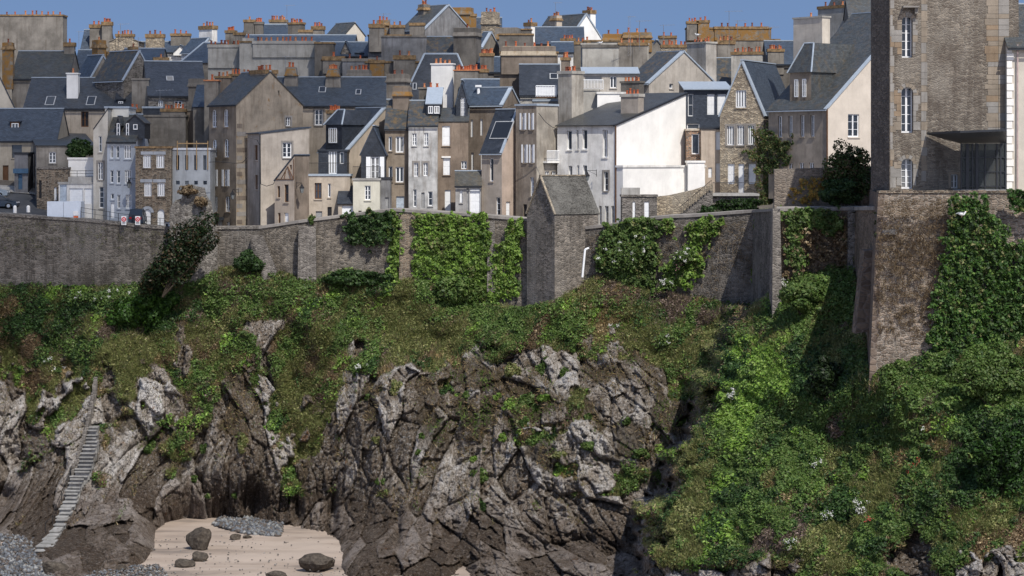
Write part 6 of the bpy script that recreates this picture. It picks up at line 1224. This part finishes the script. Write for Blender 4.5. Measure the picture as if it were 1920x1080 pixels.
pebbles('dark shingle strip along the bottom of the sand', [(130, 1068), (300, 1060), (330, 1100), (110, 1100)], 1600, .05, .2, GB)
# cliff stairs
sp = [(188, 716, 12), (184, 745, 14), (178, 775, 14), (175, 800, 16), (170, 830, 22), (162, 862, 28), (150, 890, 30), (140, 912, 26), (130, 940, 26), (118, 968, 23), (106, 990, 20), (94, 1010, 26), (82, 1028, 30)]
r = empty('cliff_stairway', W(84, 1030, 216), 'weathered grey stone stairway climbing the cliff from the shingle', 'stairs'); base = r.location.copy(); mb = MB(); wl_ = MB(); wb = MB()
tx = np.array(sp, float); 
Ymin = 300
STEP = plaster((.24, .235, .225), .9, sd=80)
yy0 = 1032; Yp = None; depth = {}
for y in np.arange(716, 1036, 7.0):
    x = np.interp(y, tx[:, 1], tx[:, 0]); wd = np.interp(y, tx[:, 1], tx[:, 2]); d = min(T(x-wd*.3, y)[0].y, T(x+wd*.3, y)[0].y, T(x, y)[0].y)-.35; depth[y] = (x, wd, d)
ks = sorted(depth); dd_ = np.array([depth[k][2] for k in ks]); ker = np.ones(7)/7; pad = np.r_[[dd_[0]]*3, dd_, [dd_[-1]]*3]; sm_ = np.convolve(pad, ker, 'valid')-.5
for i, y in enumerate(ks):
    x, wd, _ = depth[y]; Y = sm_[i]; wd *= random.uniform(.82, 1.12); y += random.uniform(-1.2, 1.2); a, b = W(x-wd/2, y, Y), W(x+wd/2, y, Y); j = random.uniform(-.12, .12)
    if y > 795: (mb.box((a.x+j-.03, Y-.28, a.z-.10), (b.x-a.x+.06, -.05, 0), (0, .4, 0), (0, 0, .12), STEP), mb).__getitem__(1).hexa([(a.x+j, Y, a.z-.9), (b.x+j, Y-.1, b.z-.9), (b.x+j, Y+1.6, b.z-.9), (a.x+j, Y+1.6, a.z-.9), (a.x+j, Y, a.z+random.uniform(-.03, .03)), (b.x+j, Y-.1, b.z), (b.x+j, Y+1.6, b.z), (a.x+j, Y+1.6, a.z)], STEP)
    if i+1 < len(ks):
        x2, w2_, _ = depth[ks[i+1]]; Y2 = sm_[i+1]; s0 = -.5 if y < 900 else -.5
        if y < 885: p, q_ = W(x-wd*.5, y-9, Y), W(x2-w2_*.5, ks[i+1]-9, Y2); wb.hexa([p+Vector((-.35, 0, -1.6)), p+Vector((0, 0, -1.6)), p+Vector((0, .5, -1.6)), p+Vector((-.35, .5, -1.6)), p+Vector((-.35, 0, 0)), p, p+Vector((0, .5, 0)), p+Vector((-.35, .5, 0))], STONEG)
mb.build('steps', r, base); wb.build('parapet', r, base)
rl = MB(); pv = None
for y in (892, 915, 940, 965, 985, 1000):
    i = int(np.argmin(np.abs(np.array(ks)-y))); x, wd, _ = depth[ks[i]]; p = W(x-wd*.55, y, sm_[i]-.1); rl.bar(p, p+Vector((0, 0, 1.0)), .04, BLACK, 5)
    if pv: rl.bar(pv+Vector((0, 0, 1.0)), p+Vector((0, 0, 1.0)), .03, BLACK, 5)
    pv = p
rl.build('handrail', r, base)
# small stairs at the rampart
r = empty('rampart_stairs', W(485, 470, 244.6), 'worn stone flight set against the rampart beside the dark bush', 'stairs'); mb = MB()
for i in range(16):
    y = 442+i*4.2; x = 470+i*1.6; Y = 244.9-i*.10; a, b = W(x, y, Y), W(x+24, y, Y); mb.box((a.x, Y, a.z-1.2), (b.x-a.x, 0, 0), (0, 1.4, 0), (0, 0, 1.2), STONEG)
mb.build('steps', r, r.location.copy())
# ---- vehicles
CARP = NT('car_paint'); CARP.b.inputs['Coat Weight'].default_value = .6; CARP.out((.02, .03, .045), .3); TYRE = simple('tyre', (.015, .015, .015), .8); CHROME = simple('alloy', (.5, .5, .5), .3, .05, .8); LAMPW = simple('headlamp', (.6, .6, .62), .2); REDL = simple('tail_lamp', (.35, .02, .02), .3)
def car(label, px, py, Y, yaw, prof, wid=1.75, paint=None, name='parked_car', wheels=(.9, 3.6), cat='car'):
    """prof: side outline (x along the car, z), glass outline list"""
    c = W(px, py, Y); r = empty(name, c, label, cat); cy, sy = math.cos(yaw), math.sin(yaw); B = r.location.copy()
    def X(x, y, z): return Vector((c.x+x*cy-y*sy, c.y+x*sy+y*cy, c.z+z))
    body, glas = prof; mb = MB(); n = len(body); ins = lambda z: .0 if z < .95 else .16*(z-.95)/.6
    l = [X(x, -wid/2+ins(z), z) for x, z in body]; q_ = [X(x, wid/2-ins(z), z) for x, z in body]; m = paint or CARP.m
    mb.poly(l, m); mb.poly(q_, m)
    for i in range(n): mb.poly([l[i], l[(i+1) % n], q_[(i+1) % n], q_[i]], m)
    mb.build('body', r, B)
    for gl in glas:
        for s in (-1, 1): g = MB(); g.poly([X(x, s*(wid/2-ins(z)+.012), z) for x, z in gl], glass()); g.build('window', r, B)
    for s in (-1, 1):
        for xw in wheels:
            w_ = MB(); w_.cone(X(xw, s*(wid/2-.2), .33), X(xw, s*(wid/2+.02), .33), .33, .33, TYRE, 16); wo = w_.build('wheel', r, B); ri = MB(); ri.cone(X(xw, s*(wid/2+.0), .33), X(xw, s*(wid/2+.035), .33), .21, .19, CHROME, 12); ri.build('rim', wo, B)
    L_ = max(x for x, z in body)
    for s in (-1, 1): hb = MB(); hb.box(X(L_-.12, s*(wid/2-.35)-.15, .62), X(L_+.02, 0, 0)-X(L_-.12, 0, 0), X(0, .3, 0)-X(0, 0, 0), (0, 0, .16), LAMPW); hb.build('headlight', r, B)
    for s in (-1, 1): hb = MB(); hb.box(X(-.02, s*(wid/2-.3)-.12, .75), X(.12, 0, 0)-X(0, 0, 0), X(0, .24, 0)-X(0, 0, 0), (0, 0, .25), REDL); hb.build('tail_light', r, B)
    return r
EST = ([(0, .35), (0, .95), (.15, 1.3), (.55, 1.52), (2.4, 1.55), (2.9, 1.45), (3.55, 1.0), (4.4, .85), (4.55, .6), (4.5, .3), (3.98, .26), (3.95, .5), (3.6, .68), (3.25, .5), (3.22, .26), (1.28, .26), (1.25, .5), (.9, .68), (.55, .5), (.52, .3)], [[(.3, 1.0), (.6, 1.42), (1.35, 1.46), (1.35, 1.0)], [(1.42, 1.0), (1.42, 1.46), (2.35, 1.46), (2.35, 1.0)], [(2.42, 1.0), (2.42, 1.45), (2.85, 1.38), (3.35, 1.0)]])
VAN = ([(0, .3), (0, 1.2), (.2, 1.85), (.6, 1.92), (3.3, 1.9), (3.9, 1.25), (4.6, 1.0), (4.7, .6), (4.7, .3), (4.05, .26), (4.0, .5), (3.65, .68), (3.3, .5), (3.27, .26), (1.28, .26), (1.25, .5), (.9, .68), (.55, .5), (.52, .3)], [[(2.6, 1.2), (2.6, 1.75), (3.2, 1.75), (3.75, 1.22)], [(.4, 1.2), (.5, 1.75), (2.5, 1.75), (2.5, 1.2)]])
car('dark grey estate car at the left edge facing right', -42, 391, 255.5, .03, EST)
car('pale silver blue car half hidden behind the estate car', -58, 371, 261, .03, EST, paint=simple('silver_paint', (.3, .35, .4), .3))
car('black van parked between the two round warning signs', 254, 424, 249.2, 1.35, VAN, name='parked_van', cat='van')
# ---- street furniture
mb = MB()
def thing1(name, label, cat, build, loc, group=None): m_ = MB(); build(m_); return tag(m_.build(name, None, loc), label, cat, group)
for i, (x, y0, y1, Y, lab) in enumerate(((28, 385, 401, 251.3, 'white round topped bollard left, nearer the estate car'), (53, 385, 398, 252, 'white round topped bollard right, nearer the site hut'))):
    b = W(x, y1, Y); hgt = W(x, y0, Y).z-b.z; thing1('bollard', lab, 'bollard', lambda m_: m_.lathe(b, [(.2, 0), (.2, hgt*.75), (.17, hgt*.88), (.1, hgt*.97), (.0, hgt)], WHITEP, 12), b, 'white bollards on the street edge')
r = empty('site_hut', W(120, 412, 249.8), 'white temporary site hut beside the street railing', 'site hut'); B = r.location.copy(); a, b, c = W(88, 412, 249.8), W(119, 412, 249.8), W(152, 412, 249.8); zt = W(0, 378, 249.8).z
for p, q_ in ((a, b), (b, c)): m_ = MB(); m_.box((p.x+.02, 249.8, p.z), (q_.x-p.x-.04, 0, 0), (0, 2.2, 0), (0, 0, zt-p.z), simple('white_panel', (.62, .68, .76), .5, .06)); m_.build('panel', r, B)
m_ = MB(); p = W(138, 411, 249.7); m_.box((p.x, 249.72, p.z), (.5, 0, 0), (0, .06, 0), (0, 0, .35), simple('orange_sign', (.7, .15, .05))); m_.box((p.x-.05, 249.72, p.z+.4), (.55, 0, 0), (0, .06, 0), (0, 0, .5), WHITE); m_.build('notice', r, B)
r = empty('street_railing', W(240, 420, 248.6), 'thin grey street railing running along the top of the sea wall', 'railing'); B = r.location.copy(); pv = None
for x, y in ((152, 408), (178, 412), (206, 416), (222, 419), (250, 422), (275, 425), (300, 428), (330, 431)):
    Y = float(interp(YW, x))+.35; p = W(x, y, Y); m_ = MB(); m_.bar(p, p+Vector((0, 0, 1.15)), .035, LEAD, 6); m_.build('post', r, B)
    if pv: m_ = MB(); m_.bar(pv+Vector((0, 0, 1.1)), p+Vector((0, 0, 1.1)), .025, LEAD, 5); m_.bar(pv+Vector((0, 0, .6)), p+Vector((0, 0, .6)), .02, LEAD, 5); m_.build('rail', r, B)
    pv = p
REDP = simple('sign_red', (.55, .03, .04), .5, .05)
for x, lab in ((232, 'round red warning sign on a white board, left of the van'), (258, 'round red warning sign on a white board, in front of the van')):
    Y = 248.0; c = W(x, 413, Y); r = empty('road_sign', W(x, 422, Y), lab, 'road sign', 'temporary signs on the street'); B = r.location.copy()
    m_ = MB(); m_.box(c+Vector((-.27, .05, -.5)), (.54, 0, 0), (0, .04, 0), (0, 0, .95), WHITE); m_.build('board', r, B)
    m_ = MB(); m_.cone(c+Vector((0, .05, .1)), c+Vector((0, .02, .1)), .25, .25, REDP, 18); m_.cone(c+Vector((0, .02, .1)), c+Vector((0, .012, .1)), .13, .13, WHITE, 18); m_.cone(c+Vector((0, .012, .1)), c+Vector((0, .006, .1)), .08, .08, REDP, 12); m_.build('disc', r, B)
    m_ = MB()
    for k_ in (-.2, 0, .12): m_.box(c+Vector((-.18, .035, -.3+k_*.4)), (.36, 0, 0), (0, .015, 0), (0, 0, .03), LEAD)
    m_.build('lettering', r, B); m_ = MB(); m_.bar(c+Vector((-.2, .12, -.9)), c+Vector((-.2, .12, -.4)), .025, LEAD); m_.bar(c+Vector((.2, .12, -.9)), c+Vector((.2, .12, -.4)), .025, LEAD); m_.build('leg', r, B)
def wb_(m_): p = W(309, 431, 248.9); m_.box((p.x, 248.9, p.z), (.75, 0, 0), (0, .6, 0), (0, 0, .8), WHITE); m_.box((p.x-.03, 248.87, p.z+.8), (.81, 0, 0), (0, .66, 0), (0, 0, .1), LEAD); m_.box((p.x+.05, 248.885, p.z+.1), (.3, 0, 0), (0, .012, 0), (0, 0, .6), LEAD)
thing1('street_bin', 'white box bin with dark lid by the second arched door', 'bin', wb_, W(313, 431, 248.9))
def lantern(label, px, py, Y, side=1, arm=.9):
    c = W(px, py, Y); r = empty('wall_lantern', c, label, 'lantern', 'old wall lanterns on brackets'); B = r.location.copy(); m_ = MB(); m_.bar(c+Vector((0, 0, .75)), c+Vector((side*arm, .35, .75)), .025, BLACK); m_.bar(c+Vector((side*arm, .35, .85)), c+Vector((side*arm, .35, .1)), .03, BLACK); m_.bar(c+Vector((side*.1, 0, .72)), c+Vector((side*arm, .35, .3)), .018, BLACK); m_.build('bracket', r, B)
    m_ = MB(); m_.lathe(c, [(.08, -.35), (.13, -.3), (.24, .2)], simple('lantern_glass', (.25, .27, .27), .2), 6); m_.build('lamp_glass', r, B); m_ = MB(); m_.lathe(c, [(.3, .2), (.27, .28), (.12, .45), (.1, .55), (.04, .62), (.03, .75)], BLACK, 6)
    for k_ in range(6): t = math.pi*k_/3; u = Vector((math.cos(t), math.sin(t), 0)); m_.bar(c+u*.13+Vector((0, 0, -.3)), c+u*.25+Vector((0, 0, .2)), .014, BLACK, 4)
    m_.build('lamp_hood', r, B)
lantern('wall lantern between the blue grey house and the stone house', 242, 347, 250.6); lantern('wall lantern on the brown tower house corner', 436, 368, 250.2, 1, .6); lantern('wall lantern beside the narrow white wall', 566, 356, 244.8, -1, .6); lantern('wall lantern on the long white house above the turret', 1101, 333, 241.3, 1, 1.0)
# ---- cables
CAB = MB()
def cable(label, pts, Y, r_=.035):
    m_ = MB(); P = [W(x, y, Y) for x, y in pts]
    for a, b in zip(P, P[1:]): m_.bar(a, b, r_, BLACK, 5)
    tag(m_.build('cable', None, P[0]), label, 'cable')
cable('sagging cable crossing the brown tower house front', [(392, 304), (410, 303), (440, 306), (455, 305), (464, 295)], 248.6)
cable('looping black cable on the beige rendered house', [(464, 257), (482, 262), (488, 275), (489, 345), (500, 349), (513, 345), (516, 338)], 244.6)
cable('cable hanging from the tower house to the white house', [(1010, 212), (1022, 228), (1035, 238), (1046, 242)], 240)
cable('cable strung across the shaded brown facade', [(915, 210), (945, 203), (985, 189)], 249, .02)
# ---- aerials and gulls
def antenna(label, px, yt, yb, Y, w_=1.6, n=6, ang=.3, lattice=False, side=1):
    a, b = W(px, yb, Y), W(px, yt, Y); r = empty('tv_antenna', a, label, 'antenna', 'roof aerials'); B = r.location.copy(); al = simple('aluminium', (.25, .26, .28), .4, .1, .5); m_ = MB()
    if lattice:
        for dx in (-.16, .16): m_.bar(a+Vector((dx, 0, 0)), b+Vector((dx*.5, 0, 0)), .018, al, 4)
        N_ = 14
        for i in range(N_): m_.bar(a.lerp(b, i/N_)+Vector((-.15, 0, 0)), a.lerp(b, (i+1)/N_)+Vector((.15, 0, 0)), .01, al, 4)
    else: m_.bar(a-Vector((0, 0, .6)), b, .03, al, 5)
    m_.build('mast', r, B); m_ = MB(); d = Vector((math.cos(ang)*side, math.sin(ang), .05)); e = Vector((-d.y, d.x, 0)); s_ = b-Vector((0, 0, .1)); m_.bar(s_-d*w_*.3, s_+d*w_, .02, al, 4)
    for i in range(n): q_ = s_+d*(w_*(i/(n-1)*1.25-.28)); m_.bar(q_-e*.4-Vector((0, 0, .12)), q_+e*.4+Vector((0, 0, .12)), .012, al, 3)
    m_.build('boom', r, B)
for a_ in (('aerial on the stub chimney right of the huge end wall', 148, 58, 88, 318, 1.0), ('double aerial over the rubble gable', 226, 44, 64, 321, 1.2), ('tall aerial above the crowd of cowls', 538, 9, 44, 317, 1.1), ('aerial on the ochre chimney left of the tall slate house', 719, 25, 45, 300, 1.0), ('short aerial beside the twin red pots', 731, 36, 55, 299, .8), ('aerial over the beige skyline chimney', 1042, 4, 22, 319, .9), ('left arm aerial beside the white lattice mast', 1199, 38, 84, 278, 1.5), ('aerial with two booms above the square chimney', 1244, 46, 72, 309, 1.6), ('tallest aerial on the right skyline', 1367, 20, 80, 300, 1.9), ('aerial right of the tallest aerial', 1383, 38, 56, 326, 1.4), ('aerial on the lichen end wall at right', 1443, 50, 70, 320, 1.4), ('long aerial over the blue ridge chimney roof', 300, 168, 205, 270, 1.6), ('aerial in front of the pale chimney wall', 535, 105, 125, 285, 1.3), ('thin aerial above the mossy roofs left', 260, 70, 84, 318, .8)):
    antenna(*a_)
antenna('white lattice mast with rods in front of the grey wall', 1180, 30, 105, 276, .8, 5, lattice=True)
def gull(label, px, py, Y, s=1, group=None):
    c = W(px, py, Y); m_ = MB(); wf = simple('gull_white', (.75, .75, .75), .8, .03); gf = simple('gull_grey', (.3, .32, .34), .8); ax = Vector((s, 0, -.12)).normalized()
    m_.lathe(c-ax*.3, [(.01, 0), (.07, .08), (.12, .22), (.13, .34), (.1, .46), (.06, .53)], wf, 10, ax)
    m_.lathe(c+ax*.19+Vector((0, 0, .02)), [(.06, 0), (.055, .08), (.06, .14), (.05, .2), (.015, .24)], wf, 9, (s*.55, 0, .8))
    r = empty('seagull', c-Vector((0, 0, .25)), label, 'seagull', group); B = r.location.copy(); m_.build('body', r, B)
    for k_ in (-1, 1): w_ = MB(); w_.hexa([c+Vector((s*x, k_*y, z)) for x, y, z in ((-.42, .05, .0), (.15, .11, .0), (.18, .13, .1), (-.2, .1, .1), (-.42, .03, .03), (.15, .07, .03), (.18, .1, .12), (-.2, .06, .12))], gf); w_.build('wing', r, B)
    for k_ in (-.04, .04): w_ = MB(); w_.bar(c+Vector((0, k_, -.1)), c+Vector((0, k_, -.25)), .012, simple('pink_leg', (.5, .3, .25)), 4); w_.build('leg', r, B)
    w_ = MB(); h_ = c+ax*.19+Vector((s*.13, 0, .2)); w_.cone(h_, h_+Vector((s*.1, 0, -.03)), .022, .006, simple('beak_yellow', (.6, .4, .05)), 6); w_.build('beak', r, B)
gull('white gull perched on the grey wall left of the lattice mast', 1125, 80, 279.6, 1); gull('white gull perched on the two column chimney', 1308, 65, 273, -1); gull('white gull sitting in the ivy of the bastion', 1803, 401, 163.8, 1)

# ---- unseen cloud shell, added towards the sun and shaped to shade the left town
cm_ = NT('shade_cloud'); cm_.out((.8, .8, .8), 1); tr_ = cm_.n('BsdfTransparent'); mx = cm_.n('MixShader', Fac=.38, i1=tr_.outputs[0], i2=cm_.b.outputs[0]); cm_.t.links.new(mx.outputs[0], cm_.t.nodes['Material Output'].inputs[0])
cc = Vector((-62, 280, 30))+SUN*1200; U_ = Vector((1, 0, 0)); mb = MB(); NA = 48
right = SUN.cross(Vector((0, 0, 1))).normalized(); upv = right.cross(SUN).normalized(); rs = np.random.default_rng(3)
ph = rs.uniform(0, 6.28, 6)
def rad_(t): return 1+sum(.10/(k+1)*math.sin((k+2)*t+ph[k]) for k in range(6))
ring = []
for lv, (kk, hh) in enumerate(((.0, -3), (.55, -3), (.9, -1.5), (1, 0), (.85, 3), (.5, 6), (0, 7))):
    for i in range(NA): t = 2*math.pi*i/NA; r_ = rad_(t)*kk; mb.v.append(tuple(cc+right*(-48*r_*math.cos(t))+upv*(36*r_*math.sin(t))+SUN*(hh+1.5*math.sin(5*t+lv)*kk)))
k0 = mb.mat(cm_.m)
for lv in range(6):
    for i in range(NA): j = (i+1) % NA; mb.f.append((lv*NA+i, lv*NA+j, (lv+1)*NA+j, (lv+1)*NA+i)); mb.mi.append(k0)
tag(mb.build('shade_cloud', None, cc, smooth=True), kind='structure')
